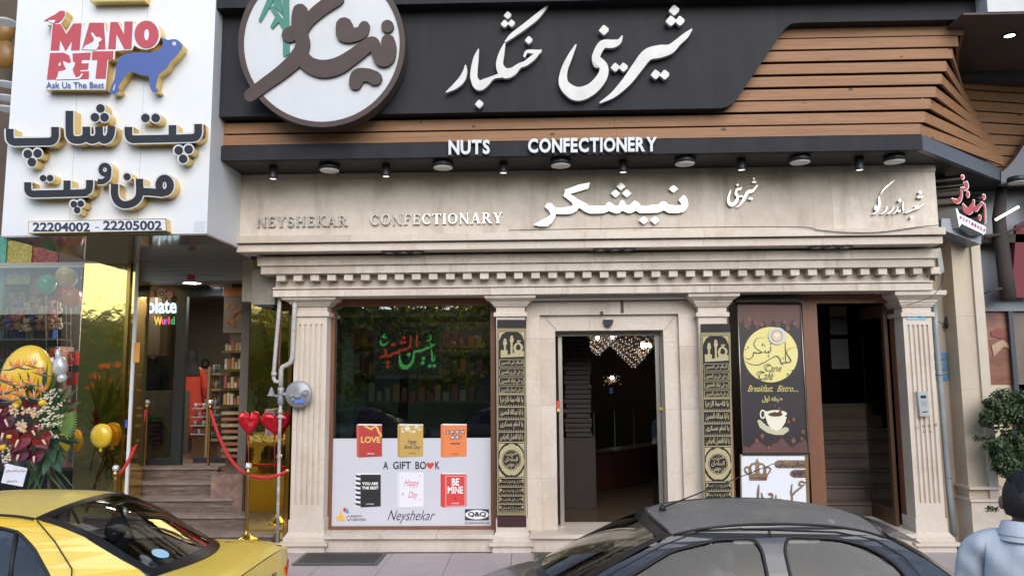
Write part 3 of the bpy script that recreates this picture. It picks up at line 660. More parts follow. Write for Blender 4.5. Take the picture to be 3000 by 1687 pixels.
# ================================================================ signs on the black panel
LS=.33
W1=[[(345,585,14),(340,640,40),(310,710,58),(250,770,48),(175,820,10)],
 [(460,440,10),(438,520,46),(422,620,60),(422,700,66),(465,762,88),(530,730,66),(590,692,30),(660,672,44)],
 [(692,390,14),(665,480,50),(648,580,66),(690,650,92),(760,640,74),(820,590,46),(880,565,46),(945,515,46),(1015,450,14)],
 [(700,372,14),(760,318,42),(880,230,50),(980,150,48),(1070,60,12)],[(868,500,22),(890,462,26),(945,462,36),(1005,462,30)]]
D1=[(465,925,74),(905,360,68),(718,140,66),(690,215,66),(752,212,64)]
W2=[[(1325,400,12),(1270,510,46),(1218,640,62),(1222,755,90),(1330,835,122),(1460,795,104),(1555,690,92),(1572,600,76),(1520,545,80)],
 [(1520,560,90),(1505,500,72),(1560,400,74),(1650,392,72),(1708,372,44),(1735,325,12)],
 [(1540,912,12),(1660,840,52),(1780,720,84),(1870,600,96),(1960,490,104),(2070,460,112),(2160,440,84),(2230,380,60),(2300,320,50),(2350,268,14)]]
D2=[(1572,270,88),(1672,600,78),(1745,600,80),(2195,95,92),(2165,190,90),(2245,190,86),(2030,665,84),(2110,668,86)]
def callig(name,strokes,dots,label,cat,ox,oy,sc,Y,depth,mat):
    m=MB(); pn=Pen(m,ox,oy,sc,Y,depth)
    for s in strokes: pn.stroke(s)
    for d in dots: pn.dot(*d)
    return tag(m.build(name,mat),label,cat)
for ws,ds_,nm in ((W1,D1,'smaller white calligraphy word for dried nuts, left on the black panel'),(W2,D2,'larger white calligraphy word for sweets, right on the black panel')):
    callig('calligraphy_sign',ws,ds_,nm,'lettering',1250,0,LS,PY-.07,.045,white_lt)
# latin words on the fascia: every letter its own piece
def letters(words,Y,depth,mat,bold,group,cat='lettering',part='letter'):
    for (txt,x0,y0,x1,y1,lab,dyr) in words:
        vs=[]; wd=[]
        for ch in txt:
            g=text_geo(ch,bold); xs=[v[0] for v in g[0]]; wd.append(max(xs)-min(xs))
        gap=.07; tot=sum(wd)+gap*(len(txt)-1)
        t=thing('word_sign',at((x0+x1)/2,y1,Y),lab,cat,group); cx=x0
        for ch,w in zip(txt,wd):
            f=(cx-x0)/(x1-x0); yy0=y0+dyr*f; yy1=y1+dyr*f; wpx=w/tot*(x1-x0)
            m=MB(); Pen(m,0,0,1,Y,depth).text(ch,cx,yy0,cx+wpx,yy1+dyr*0,bold); m.build(part,mat,t); cx+=wpx+gap/tot*(x1-x0)
letters([('NUTS',1314,411,1435,453,'white raised capitals NUTS on the black fascia',-2),('CONFECTIONERY',1547,406,1925,448,'white raised capitals CONFECTIONERY on the black fascia',-5)],CY-.05,.035,white_ac,.035,'white words on the canopy fascia')
# ---- round logo
lx,ly,lr,lri=1175,440,840,787; S2=750/2575.
LG=thing('round_logo_sign',at(600+lx*S2,ly*S2,PY-.1),'big round white logo sign with brown rim and script, overlapping the black panel','sign')
def circ(r,n=72): return [(lx+r*math.cos(2*math.pi*k/n),ly+r*math.sin(2*math.pi*k/n)) for k in range(n)]
m=MB(); Pen(m,600,0,S2,PY-.2,.16).poly(circ(lr),[circ(lri)]); m.build('rim',brown_lt,LG)
m=MB(); Pen(m,600,0,S2,PY-.185,.12).poly(circ(lri-1)); m.build('disc',M('white_face',(.52,.535,.56),.5,var=(3,(.46,.475,.50),.5),streak=((.45,.47,.48),.5,(8,8,.6))),LG)
m=MB(); pn=Pen(m,600,0,S2,PY-.215,.028)
for s in ([(455,962,128),(620,838,132),(780,722,142),(920,590,156),(985,450,140),(955,320,150),(955,200,166),(960,118,152)],
 [(960,330,130),(1040,210,128),(1180,85,140),(1330,-10,140)],[(845,355,150),(960,300,150)],
 [(960,560,150),(1055,655,160),(1190,695,178),(1340,665,172),(1480,580,152),(1600,490,142),(1690,430,116),(1725,500,112),(1770,600,130),(1830,590,150),(1850,500,150),(1845,422,140)],
 [(1402,262,172),(1415,335,196)],[(1605,268,108),(1568,335,128),(1450,362,150)],[(1515,840,132),(1545,768,150),(1640,758,130),(1715,790,140)]): pn.stroke(s,res=8)
pn.ellipse(1838,268,63); m.build('script',brown_lt,LG)
m=MB(); pn=Pen(m,600,0,S2,PY-.2,.02)
for q in ([(782,-10),(845,-10),(850,540),(800,575),(787,560)],[(630,-10),(700,-10),(562,228),(540,205)],[(700,-10),(770,-10),(782,150),(700,70),(690,30)],[(650,70),(690,60),(785,200),(790,300),(735,215)],[(712,170),(775,190),(685,292),(660,268)]): pn.poly(q)
m.build('cane_leaf',M('leaf_green',(.02,.17,.12),.4),LG)
# ================================================================ lettering on the limestone panel
SP=500/2576.
o=[(118,710),(215,660),(330,600),(382,560),(350,500),(290,440),(335,385),(390,390),(440,450),(520,465),(690,435),(718,410),(690,370),(570,280),(600,190),(660,235),(740,300),(820,350),(900,385),(960,430),(1200,430),(1235,385),(1262,370),(1300,390),(1340,430),(1400,425),(1435,350),(1465,340),(1490,365),(1515,412),(1560,425),(1605,385),(1645,350),(1690,370),(1740,430),(1830,435),(1900,415),(2000,415),(2050,365),(2110,365),(2150,410),(2250,425),(2362,415),(2310,340),(2385,265),(2435,320),(2455,400),(2432,470),(2380,520),(2300,535),(2160,535),(2090,495),(2000,530),(1730,540),(1660,500),(1615,528),(1560,540),(1510,525),(1465,500),(1420,530),(1370,545),(1315,530),(1265,505),(1170,540),(970,545),(890,510),(805,455),(770,505),(690,545),(600,555),(455,550),(440,610),(400,680),(325,738),(200,735)]
t=thing('steel_word_sign',at(1790,650,-.53),'large polished steel lettering of the shop name in the middle of the limestone panel','lettering')
m=MB(); pn=Pen(m,1540,520,SP,-.515,.02); pn.poly(o); m.build('letter_body',steel,t)
m=MB(); Pen(m,1540,520,SP,-.517,.02).poly([(645,242),(582,190),(800,112),(970,75),(945,165),(700,240)]); m.build('letter_bar',M('worn_steel',(.62,.56,.45),.3,1,var=(8,(.35,.34,.32),.8),bump=(6,.4)),t)
for cx,cy in ((1437,135),(1357,242),(1525,240),(2232,172),(1782,645),(1952,645)):
    m=MB(); Pen(m,1540,520,SP,-.515,.02).diamond(cx,cy,68,55); m.build('letter_dot',steel,t)
# small calligraphy, same hand
def remap(ws,fx,fy,k): return [[(fx(x),fy(y),w*k) for x,y,w in s] for s in ws]
fx=lambda x:2131+(x-1180)/1175*89; fy=lambda y:519+(y-45)/870*89
callig('steel_calligraphy',remap(W2,fx,fy,.089),[(fx(a),fy(b_),c*.085) for a,b_,c in D2],'small pale steel calligraphy on the limestone panel right of the large steel lettering','lettering',0,0,1,-.505,.02,steel)
G=[[(790,165,10),(640,290,40),(480,430,48),(380,570,12)],[(355,620,12),(342,720,50),(350,850,60),(320,970,62),(250,1090,46),(140,1145,8)],[(255,920,70),(250,985,90)],[(565,910,10),(540,1010,45),(470,1090,40),(380,1135,8)],[(742,910,10),(720,1010,45),(640,1095,40),(560,1140,8)],[(720,1140,8),(800,1080,40),(850,1000,45),(862,930,12)],[(850,1040,30),(920,1055,60),(942,1010,15)],[(1020,790,14),(1010,900,45),(1020,1070,20)],[(1070,1110,10),(1180,1055,60),(1280,1020,35),(1380,980,42),(1490,930,35),(1600,820,8)],[(1350,935,40),(1420,930,60)]]
callig('branch_calligraphy',G,[(1485,525,90),(1450,655,90),(1535,655,88),(915,755,95),(1240,1225,95)],'small white steel calligraphy naming the branch at the right end of the limestone panel','lettering',2540,510,.10352,-.505,.02,steel)
# serif capitals built from strokes
def serif(ch):
    T,t_=.20,.075; s=.07; O=[]
    def v(x,w,a=0,b=1,sr=True):
        O.append([(x-w/2,a),(x+w/2,a),(x+w/2,b),(x-w/2,b)])
        if sr:
            for yy in ([a,a+t_*.7] if a==0 else []),([b-t_*.7,b] if b==1 else []):
                if yy: O.append([(x-w/2-s,yy[0]),(x+w/2+s,yy[0]),(x+w/2+s,yy[1]),(x-w/2-s,yy[1])])
    def d(x0,y0,x1,y1,w): O.append([(x0-w/2,y0),(x0+w/2,y0),(x1+w/2,y1),(x1-w/2,y1)])
    def arc(cx,cy,rx,ry,a0,a1,w0,w1,n=14):
        out=[];inn=[]
        for k in range(n+1):
            a=math.radians(a0+(a1-a0)*k/n); w=t_+(T-t_)*abs(math.cos(a)); out.append((cx+rx*math.cos(a),cy+ry*math.sin(a))); inn.append((cx+(rx-w)*math.cos(a),cy+(ry-t_)*math.sin(a)))
        for k in range(n): O.append([out[k],out[k+1],inn[k+1],inn[k]])
    if ch=='N': v(.16,t_);v(.84,t_);d(.12,1,.84,0,T);w=1
    elif ch=='E': v(.2,T);O.append([(.1,0),(.72,0),(.76,.24),(.7,.24),(.62,t_),(.1,t_)]);O.append([(.1,1),(.7,1),(.72,.78),(.66,.78),(.6,1-t_),(.1,1-t_)]);O.append([(.2,.47),(.55,.47),(.55,.55),(.2,.55)]);w=.8
    elif ch=='F': v(.2,T);O.append([(.1,1),(.7,1),(.72,.76),(.66,.76),(.6,1-t_),(.1,1-t_)]);O.append([(.2,.47),(.55,.47),(.55,.55),(.2,.55)]);w=.75
    elif ch=='Y': d(.14,1,.44,.45,T);d(.8,1,.5,.45,t_);v(.46,T,0,.5);O.append([(0,1),(.34,1),(.34,.95),(0,.95)]);O.append([(.64,1),(.94,1),(.94,.95),(.64,.95)]);w=.92
    elif ch=='S': arc(.38,.72,.32,.28,20,270,0,0);arc(.38,.28,.34,.28,90,-160,0,0);w=.76
    elif ch=='H': v(.2,T);v(.82,T);O.append([(.2,.46),(.82,.46),(.82,.54),(.2,.54)]);w=1.05
    elif ch=='K': v(.2,T);d(.3,.45,.76,1,t_);d(.44,.58,.84,0,T);O.append([(.62,1),(.94,1),(.94,.95),(.62,.95)]);O.append([(.7,0),(1.02,0),(1.02,.05),(.7,.05)]);w=1.0
    elif ch=='A': d(.16,0,.5,1,t_);d(.82,0,.5,1,T);O.append([(.27,.3),(.7,.3),(.7,.37),(.27,.37)]);O.append([(0,0),(.3,0),(.3,.05),(0,.05)]);O.append([(.64,0),(1,0),(1,.05),(.64,.05)]);w=1.0
    elif ch=='R': v(.2,T);arc(.42,.74,.34,.26,90,-90,0,0);O.append([(.2,1),(.42,1),(.42,.93),(.2,.93)]);O.append([(.2,.48),(.42,.48),(.42,.55),(.2,.55)]);d(.48,.5,.84,0,T);O.append([(.72,0),(1,0),(1,.05),(.72,.05)]);w=.98
    elif ch=='C': arc(.5,.5,.46,.5,40,320,0,0,20);O.append([(.8,.98),(.86,.98),(.86,.68),(.8,.68)]);w=.92
    elif ch=='O': arc(.5,.5,.46,.5,0,360,0,0,26);w=1.0
    elif ch=='T': v(.42,T);O.append([(0,1),(.84,1),(.86,.76),(.8,.76),(.74,.93),(.1,.93),(.04,.76),(-.02,.76)]);w=.86
    elif ch=='I': v(.2,T);w=.4
    return O,w
def serif_word(txt,x0,y0,x1,y1,slope,lab,matf):
    gs=[serif(c) for c in txt]; gap=.12; tot=sum(g[1] for g in gs)+gap*(len(txt)-1); t=thing('serif_word_sign',at((x0+x1)/2,y1,-.5),lab,'lettering','serif capitals on the limestone panel'); cx=0; k=(x1-x0)/tot
    for i,(O,w) in enumerate(gs):
        m=MB()
        pn=Pen(m,0,0,1,-.495,.024,.0004)
        for q in O:
            pts=[(x0+(cx+a)*k,y1-b_*(y1-y0)+slope*(cx+a)/tot) for a,b_ in q]
            pn.poly(pts)
        m.build('letter',matf(i),t); cx+=w+gap
serif_word('NEYSHEKAR',752,636,1018,666,-4,'steel serif capitals NEYSHEKAR, darkened as if mirroring trees, at the left of the limestone panel',lambda i:bronze)
serif_word('CONFECTIONARY',1084,629,1472,660,-6,'steel serif capitals CONFECTIONARY on the limestone panel, later letters coloured as if mirroring sky',lambda i:bronze if i<5 else M('sky_toned_steel',(.66,.63,.58),.3,1,var=(9,(.5,.47,.42),.7)))  # colour switches midway, imitating mirrored trees and then mirrored sky
# ================================================================ pet shop (left)
PS=thing('pet_shop_building',(-4.6,1.2,0),'left shop building with gold mirror columns, rolled shutter and brown marble steps','building')
fy_=-1.3; k_=1/3.4333; C1=750/2575.
sx1=X(619,345,fy_); sx0=X(28,345,fy_); sz0=Z(320,692,fy_)
SG=thing('sign_box',((sx0+sx1)/2,-.5,sz0),'large white illuminated sign box jutting out over the left shop','sign')
MB().box(sx0,sx1,fy_,.55,sz0+.015,sz0+4.2).build('sign_box_body',M('white_sign_panel',(.66,.675,.70),.32,var=[(1.2,(.61,.625,.65),.7),(40,(.58,.60,.64),.4)],stretch=(1,1,.5)),SG)
MB().box(sx0+.004,sx1-.004,fy_+.004,.55,sz0,sz0+.014).build('glossy_soffit',M('glossy_soffit',(.30,.27,.25),.08,.35,var=(1.5,(.26,.24,.22),.5)),SG)
for xx in (.33,.66): MB().box(sx0+(sx1-sx0)*xx-.001,sx0+(sx1-sx0)*xx+.001,fy_-.001,fy_+.002,sz0+.02,sz0+4.2).build('panel_seam',joint,SG)
MB().pbox(568,648,601,680,fy_-.002,fy_).build('installer_sticker',M('grey_sticker',(.45,.47,.5),.5,var=(60,(.6,.62,.65),.9)),SG)
GY=fy_-.11
# gold box of another sign cut by the top of the picture
tag(MB().pbox(265,-60,424,4,GY,fy_-.001).build('gold_sign_box',gold),'gold sided letter box cut off at the top edge above the bird','sign')
# --- pet logo board
LB=thing('pet_logo_sign',at(220,260,GY),'red MANO PET logo board with little bird and gold sides','sign')
bo=[(445,905),(500,530),(505,470),(520,250),(470,258),(437,213),(480,170),(530,150),(590,108),(630,100),(665,110),(668,128),(655,150),(650,190),(615,240),(665,330),(720,225),(835,225),(845,270),(875,216),(1050,216),(1075,330),(1095,216),(1190,210),(1228,290),(1235,206),(1340,206),(1350,250),(1400,212),(1475,196),(1540,210),(1590,250),(1615,320),(1612,390),(1590,440),(1550,480),(1480,503),(1400,490),(1350,460),(1330,506),(1250,508),(1160,518),(1152,600),(1090,612),(1062,905)]
m=MB(); Pen(m,0,0,C1,GY,.108).poly(bo); m.build('board_side',gold,LB)
m=MB(); Pen(m,0,0,C1,GY-.002,.001).poly(bo); m.build('board_face',M('board_white',(.62,.64,.67),.4),LB)
m=MB(); pn=Pen(m,0,0,C1,GY-.004,.001)
for q in ([(508,512),(530,245),(612,245),(665,345),(738,238),(822,238),(800,510),(714,510),(722,420),(660,520),(605,410),(595,512)],
 [(822,505),(900,232),(1045,232),(1062,500),(985,502),(980,455),(905,458),(890,505)],[(1088,497),(1112,225),(1185,225),(1248,350),(1252,220),(1335,220),(1322,495),(1250,497),(1172,345),(1162,497)],
 [(472,803),(505,537),(640,533),(695,560),(715,620),(700,680),(640,712),(588,715),(568,803)],[(745,797),(730,542),(912,532),(905,602),(822,605),(820,642),(892,640),(885,700),(805,705),(808,722),(895,720),(892,797)],
 [(930,522),(1142,518),(1135,600),(1080,603),(1062,792),(962,792),(982,603),(925,605)]): pn.poly(q)
pn.ellipse(1475,350,121,138,hole=(26,60))
pn.poly([(445,215),(500,180),(560,150),(600,118),(635,112),(655,122),(650,160),(625,200),(590,228),(555,235),(500,212)])
m.build('red_lettering',red,LB)
m=MB(); pn=Pen(m,0,0,C1,GY-.011,.001)
for q in ([(560,803),(585,755),(630,715),(665,700),(640,650),(635,615),(665,630),(700,640),(722,618),(755,632),(750,665),(728,705),(745,745),(765,785),(800,770),(822,738),(835,748),(810,785),(790,797)],[(590,645),(610,625),(612,660),(590,668)]): pn.poly(q)
m.build('cat_cutout',M('board_white',(.62,.64,.67),.4),LB)
m=MB(); pn=Pen(m,0,0,C1,GY-.011,.001)
for q in ([(828,500),(860,460),(905,440),(940,420),(945,390),(918,350),(920,326),(942,340),(962,372),(1005,380),(1027,400),(1010,420),(990,430),(995,465),(965,505)],[(480,208),(560,205),(540,238),(500,225)]): pn.poly(q)
m.build('rabbit_cutout',M('board_white',(.62,.64,.67),.4),LB)
m=MB(); pn=Pen(m,0,0,C1,GY-.014,.001); pn.text('Ask Us The Best',462,826,1046,888,.012); m.build('slogan',blue,LB)
DG=thing('dog_sign',at(430,260,GY),'flat blue dog figure with gold sides, looking up to the right','sign')
dog=[(1100,938),(1115,870),(1150,800),(1165,700),(1178,620),(1205,575),(1260,545),(1340,532),(1420,528),(1500,535),(1580,515),(1625,480),(1640,440),(1620,370),(1650,390),(1690,405),(1740,395),(1780,400),(1815,428),(1838,455),(1828,495),(1780,560),(1710,630),(1680,690),(1640,720),(1595,755),(1580,820),(1565,880),(1595,915),(1580,930),(1540,935),(1520,905),(1502,860),(1498,770),(1400,750),(1310,722),(1275,750),(1240,800),(1205,850),(1188,885),(1200,920),(1170,945),(1130,950)]
m=MB(); Pen(m,0,0,C1,GY,.108).poly(dog); m.build('dog_side',gold,DG)
m=MB(); Pen(m,0,0,C1,GY-.002,.001).poly(dog); m.build('dog_face',blue,DG)
m=MB(); pn=Pen(m,0,0,C1,GY-.004,.001); pn.ellipse(1752,442,20,hole=(9,9)).ellipse(1755,440,7).stroke([(1160,850,6),(1142,900,12),(1148,905,10)]); m.build('dog_eye',white_ac,DG)
# --- Persian block lettering in three layers
def blockword(strokes,dots,lab,w=22,ox=0,oy=0,sc=1,rings=()):
    t=thing('raised_word_sign',at(ox+strokes[0][0][0]*sc,oy+strokes[0][0][1]*sc,GY),lab,'lettering','black raised Persian words with gold sides')
    for nm,g,Y,d,mat in (('letter_side',4.5/sc,GY,.108,gold),('letter_rim',4.2/sc,GY-.004,.003,white_ac),('letter_face',0,GY-.010,.004,blackgloss)):
        m=MB(); pn=Pen(m,ox,oy,sc,Y,d,.0003); pn.grow=g
        for s in strokes: pn.stroke([(p[0],p[1],w/sc if len(p)<3 else p[2]) for p in s],res=5,square=True)
        for r_ in rings: pn.ellipse(r_[0],r_[1],r_[2],r_[3],hole=(r_[4],r_[5]))
        for (x,y,r_) in dots: pn.ellipse(x,y,r_)
        m.build(nm,mat,t)
def arcp(p): return p
blockword([[(376,372),(376,392),(379,402),(388,408),(405,408),(500,406),(565,404),(577,398),(581,388),(581,364)],[(505,367),(505,385),(505,403)]],[(425.8,346,12.5),(455.8,346,12.5),(523.4,440.8,12.5),(552.5,437.9,12.5),(536.5,465.5,12.5)],'large black word at the right of the upper line on the white sign box')
blockword([[(203,325),(203,385),(206,400),(216,409),(235,410),(248,404),(253,394),(253,372)],[(253,392),(256,403),(268,410),(282,406),(290,396),(290,372)],[(290,392),(294,403),(304,410),(316,406),(324,394),(327,371)],[(238,409),(247,405),(253,398)]],[(294,318,12.5),(278,344,12.5),(306,344,12.5)],'large black word with a tall stem, middle of the upper line on the white sign')
blockword([[(28,378),(28,398),(31,410),(42,416),(60,416),(140,415),(154,412),(161,403),(162,390),(162,373)]],[(81,451,12.5),(110,449.5,12.5),(93,475,12.5)],'large black cup shaped letter, left of the upper line on the white sign')
blockword([[(81,534),(81,552),(84,562),(94,568),(110,568),(240,565),(254,562),(262,552),(263,528)],[(196,529),(196,545),(196,566)]],[(126,522,9.5),(146.5,522,9.5),(216,598,9.5),(236.5,596.6,9.5),(226,615.5,9.5)],'black word at the left of the lower line on the white sign box',w=20)
blockword([[(318,503),(316,520),(303,531),(286,532)]],[],'small black comma shaped letter between the two words of the lower line',w=15,rings=[(307,497,19,20,6,7)])
blockword([[(480,566),(440,562),(415,560),(409,545),(409,524)],[(409,545),(407,575),(392,593),(365,600),(345,590),(336,570),(336,540)]],[(372,518,10.5)],'black word with ring shaped letter, right of the lower line on the white sign',w=21,rings=[(482,543,27,31,6,11)])
# phone number plate
PP=thing('phone_plate',at(290,680,GY),'white plate with the phone number 22204002 - 22205002, gold sides','sign')
pl=[(83,648),(486,640),(489,677),(83,684)]
m=MB(); Pen(m,0,0,1,GY+.02,.088).poly(pl); m.build('plate_side',gold,PP)
m=MB(); Pen(m,0,0,1,GY+.016,.001).poly(pl,[[(85,650),(484,642),(487,675),(85,682)]]); m.build('plate_border',gold_dk,PP)
m=MB(); Pen(m,0,0,1,GY+.017,.002).poly(pl); m.build('plate_face',M('board_white',(.62,.64,.67),.4),PP)
for i,wd in enumerate((('22204002',96,651.5,264,679),('-',279,665,290,667.5),('22205002',302,646.5,474,674.5))):
    m=MB(); Pen(m,0,0,1,GY+.015,.001).text(wd[0],wd[1],wd[2],wd[3],wd[4],.03); m.build('phone_number',M('navy_print',(.02,.025,.06),.4),PP)
# far left neighbour, mostly dark
NB=thing('neighbour_building',(-6.3,2,0),'dark shopfront sliver left of the white sign box with warm ceiling lamps','building')
MB().box(-9,sx0+.2,1.6,1.8,2.2,9).build('wall',M('brown_recess',(.06,.04,.03),.7,var=(1,(.10,.07,.04),.8)),NB)
for i,(x,y) in enumerate(((20,250),(20,290),(20,322),(18,68))):
    v=at(x,y,.9); MB().lathe(v,[(.001,0),(.13,.0),(.13,.02),(.001,.02)],20).build('ceiling_disc',M('warm_disc',(.3,.33,.36),.4,emit=((.9,.95,1),.12)),NB)
for (x,y) in ((10,90),(14,160)): MB().ell(at(x,y,1.2),.16,.1,.2).build('hanging_lamp',M('amber_lamp',(.16,.08,.02),.4,emit=((1,.5,.1),.04)),NB)
# shutter box
SH=thing('rolled_shutter',at(560,800,.47),'grey slatted shutter rolled up over the left shop entrance','shutter')
zz=[Z(560,y,.47) for y in (768,781,794,806,823)]
for i in range(4): MB().box(X(403,800,.47),X(716,800,.47),.47,.49,zz[i+1]+.0015,zz[i]-.0015).build('shutter_slat',M('shutter_grey',(.42,.43,.44),.4,.2),SH)
MB().box(X(403,800,.47)-.02,X(716,800,.47)+.02,.492,.75,zz[4]+.01,zz[0]+.2).build('shutter_drum',greymetal,SH)
tag(MB().pbox(549,805,570,820,.462,.468).build('shutter_sticker',M('red_sticker2',(.35,.02,.03),.5)),'small dark red sticker on the rolled shutter','sticker')
# gold mirror cladding
gm=M('gold_mirror',(.82,.62,.24),.06,1,var=(1.0,(.72,.54,.20),.6),bump=(1.1,.5,.02))
FL=.8
mY=.42
GC=[]
c1_=thing('gold_column',(X(300,1000,mY),mY,0),'broad gold mirror column between the toy window and the entrance','column')
for (za,zb_) in ((0,1.3),(1.302,2.1),(2.102,sz0)): MB().box(X(232,1050,mY),X(362,1050,mY),mY,mY+.3,za,zb_).build('mirror_panel',gm,c1_)
MB().box(X(362,1050,mY)+.001,X(372,1050,mY),mY-.02,mY+.3,0,sz0).build('gold_strip',gold_dk,c1_)
MB().box(X(372,1050,mY)+.001,X(394,1050,mY),mY+.012,mY+.3,0,sz0).build('mirror_return',gm,c1_)
MB().box(X(386,1050,mY),X(394.5,1050,mY),mY-.015,mY+.011,0,sz0).build('white_edge_strip',M('white_strip',(.7,.7,.72),.3),c1_)
c2_=thing('gold_column',(X(780,1200,mY),mY,0),'gold mirror column between the marble steps and the fluted pilaster, behind the gas pipes','column')
for (za,zb_) in ((0,.9),(.902,1.9),(1.902,sz0)): MB().box(X(727,1200,.25),X(838,1200,.25),.25,.6,za,zb_).build('mirror_panel',gm,c2_)
MB().box(X(838,1250,.2),X(850,1250,.2),.2,.6,0,2.6).build('gold_strip',gold_dk,c2_)
# toy window glass and interior
wgl=glass_mat('toy_window_glass',(.85,.85,.85),1.6,.01)
TW=thing('toy_window',(-5.2,.5,.3),'tall glass window of the left shop with toys and balloons behind it','window')
xw1=X(231,1000,mY+.1); MB().box(-9,xw1,mY+.1,mY+.11,.25,sz0).build('pane',wgl,TW)
MB().box(-9,xw1,mY+.1,mY+.3,0,.25).build('window_base',M('brown_marble',(.16,.10,.085),.4,var=[(4,(.28,.2,.17),.8),(14,(.08,.045,.04),.7)],bump=(20,.1)),TW)
rw=M('shop_room_wall',(.10,.085,.07),.7,var=(1.5,(.14,.11,.09),.7))
MB().box(-9,X(231,1000,3),3.1,3.2,0,3.6).box(-9,-2.2,4.6,4.7,0,3.6).box(X(732,1100,.95),X(732,1100,.95)+.1,.62,4.7,0,3.6).build('room_wall',rw,PS)
MB().box(-9,-2.4,.62,4.7,sz0-.01,sz0+.05).build('room_ceiling',M('room_ceiling',(.30,.27,.24),.5),PS)
MB().box(-9,-2.4,1.0,4.7,FL-.05,FL-.003).build('room_floor',M('room_floor',(.12,.085,.07),.3,var=(3,(.08,.05,.045),.7)),PS)
# shopping room lamps
def ceil_lamp(px,py,lab,zc=None,emit=16,r=.13):
    zc=sz0-.02 if zc is None else zc; v=pz(px,py,zc-.02); t=thing('ceiling_lamp',v,lab,'lamp')
    MB().lathe(v,[(r,.02),(r,0),(r*.85,-.012),(r*.8,0)],24).build('lamp_ring',M('lamp_ring_white',(.7,.7,.7),.4),t)
    MB().lathe(v,[(r*.82,-.004),(.001,-.012)],20).build('diffuser',M('lamp_glow_%d'%emit,(1,1,1),.4,emit=((.95,.97,1),emit)),t); return v
ZV=zz[4]+.03
MB().box(X(392,900,.6),X(716,900,.6),.5,2.0,ZV,ZV+.03).build('vestibule_ceiling',MATS['room_ceiling'],PS)
v1=ceil_lamp(563,828,'lit round ceiling lamp just under the shutter, above the glass door',ZV)
v2=ceil_lamp(643,842,'lit round ceiling lamp to the right inside the left shop entrance',ZV)
for i,v in enumerate((Vector((-3.7,2.7,sz0-.15)),Vector((-5.4,1.6,sz0-.15)))):
    l=bpy.data.lights.new('room_lamp','AREA'); l.energy=(22,60)[i]; l.size=.8; l.color=(1,.93,.82); lo=bpy.data.objects.new('room_lamp',l); COL.objects.link(lo); lo.location=v
# glitter banners
def band(name,x0,x1,yt,yb,Y,col,col2,label):
    m=MB(); m.box(X(x0,850,Y),X(x1,850,Y),Y,Y+.02,Z((x0+x1)/2,yb,Y),Z((x0+x1)/2,yt,Y))
    tag(m.build(name,M(name+label[:5],col,.35,.4,var=[(60,col2,1,2),(9,(col[0]*.7,col[1]*.7,col[2]*.7),.6)])),label,'decoration','glitter panels in the toy window')
band('glitter_panel',-20,10,690,930,.8,(.06,.22,.16),(.14,.34,.27),'teal glitter panel at the left picture edge behind the toy window')
band('glitter_panel',10,86,706,832,.82,(.24,.18,.03),(.5,.42,.14),'golden glitter panel behind the toy window')
band('glitter_panel',88,164,725,860,.84,(.16,.02,.02),(.36,.15,.10),'dark red glitter panel behind the toy window')
# balloons
def balloon(px,py,r,Y,col,lab,tilt=0,string=1.0):
    c=at(px,py,Y); rw_=r/FPX*(Y+8.6); t=thing('balloon',(c.x,c.y,c.z-rw_*1.3),lab,'balloon','balloons in the toy window')
    mt=M('latex_%d_%d_%d'%tuple(int(99*a) for a in col),col,.25,coat=.3,spec=.6)
    m=MB(); m.lathe((c.x,c.y,c.z),[(.001,-1.32*rw_)]+[(rw_*math.sin(math.pi*q/14)**(.9 if q<7 else 1),rw_*(-math.cos(math.pi*q/14)*(1.22 if q<7 else .98))) for q in range(1,14)]+[(.001,.98*rw_)],24); m.build('balloon_skin',mt,t)
    MB().cyl((c.x,c.y,c.z-1.38*rw_),(0,0,1),rw_*.07,rw_*.1,8,r2=rw_*.03).build('knot',mt,t)
    MB().tube([(c.x,c.y,c.z-1.36*rw_),(c.x+.02,c.y,c.z-string*.5),(c.x+.05,c.y+.02,c.z-string)],.003,4).build('string',M('string_white',(.5,.5,.5),.6),t)
balloon(217,799,25,.78,(.03,.12,.50),'blue foil balloon, behind the gold one in the toy window',string=.5)
balloon(168,817,.0+27,.71,(.0,.0,.0),'x') if False else None
balloon(196,808,31,.70,(.55,.42,.07),'gold yellow latex balloon, largest of the bunch in the toy window')
balloon(170,856,20,.86,(.42,.03,.03),'red balloon in the back of the bunch, between the green and the orange one')
balloon(137,829,27,.68,(.04,.36,.14),'green latex balloon at the left of the bunch in the toy window')
balloon(210,868,26,.66,(.60,.17,.03),'orange latex balloon, lowest of the bunch in the toy window')
# plush toys on the pile
def plush(v,s,col,lab,first=[]):
    t=thing('plush_toy',v,lab,'toy','plush toys piled in the toy window')
    mt=M('plush_%d_%d_%d'%tuple(int(99*a) for a in col),col,.9,bump=(90,.5),var=(30,tuple(a*.7 for a in col),.7))
    m=MB(); m.ell(v+Vector((0,0,s*.45)),s*.42,s*.38,s*.45,10,7).ell(v+Vector((0,-s*.1,s*1.05)),s*.34,s*.32,s*.32,10,7)
    for sx in (-1,1): m.ell(v+Vector((sx*s*.25,-s*.05,s*1.32)),s*.12,s*.06,s*.13,7,5).ell(v+Vector((sx*s*.35,-s*.25,s*.6)),s*.12,s*.2,s*.12,7,5).ell(v+Vector((sx*s*.28,-s*.4,s*.15)),s*.14,s*.24,s*.14,7,5)
    m.ell(v+Vector((0,-s*.4,s*.98)),s*.14,s*.1,s*.1,7,5); m.build('plush_body',mt,t)
    e=MB(); 
    for sx in (-1,1): e.ell(v+Vector((sx*s*.12,-s*.40,s*1.12)),s*.035,s*.03,s*.035,6,4)
    e.ell(v+Vector((0,-s*.5,s*1.0)),s*.04,s*.03,s*.03,6,4); e.build('eyes_and_nose',rubber,t)
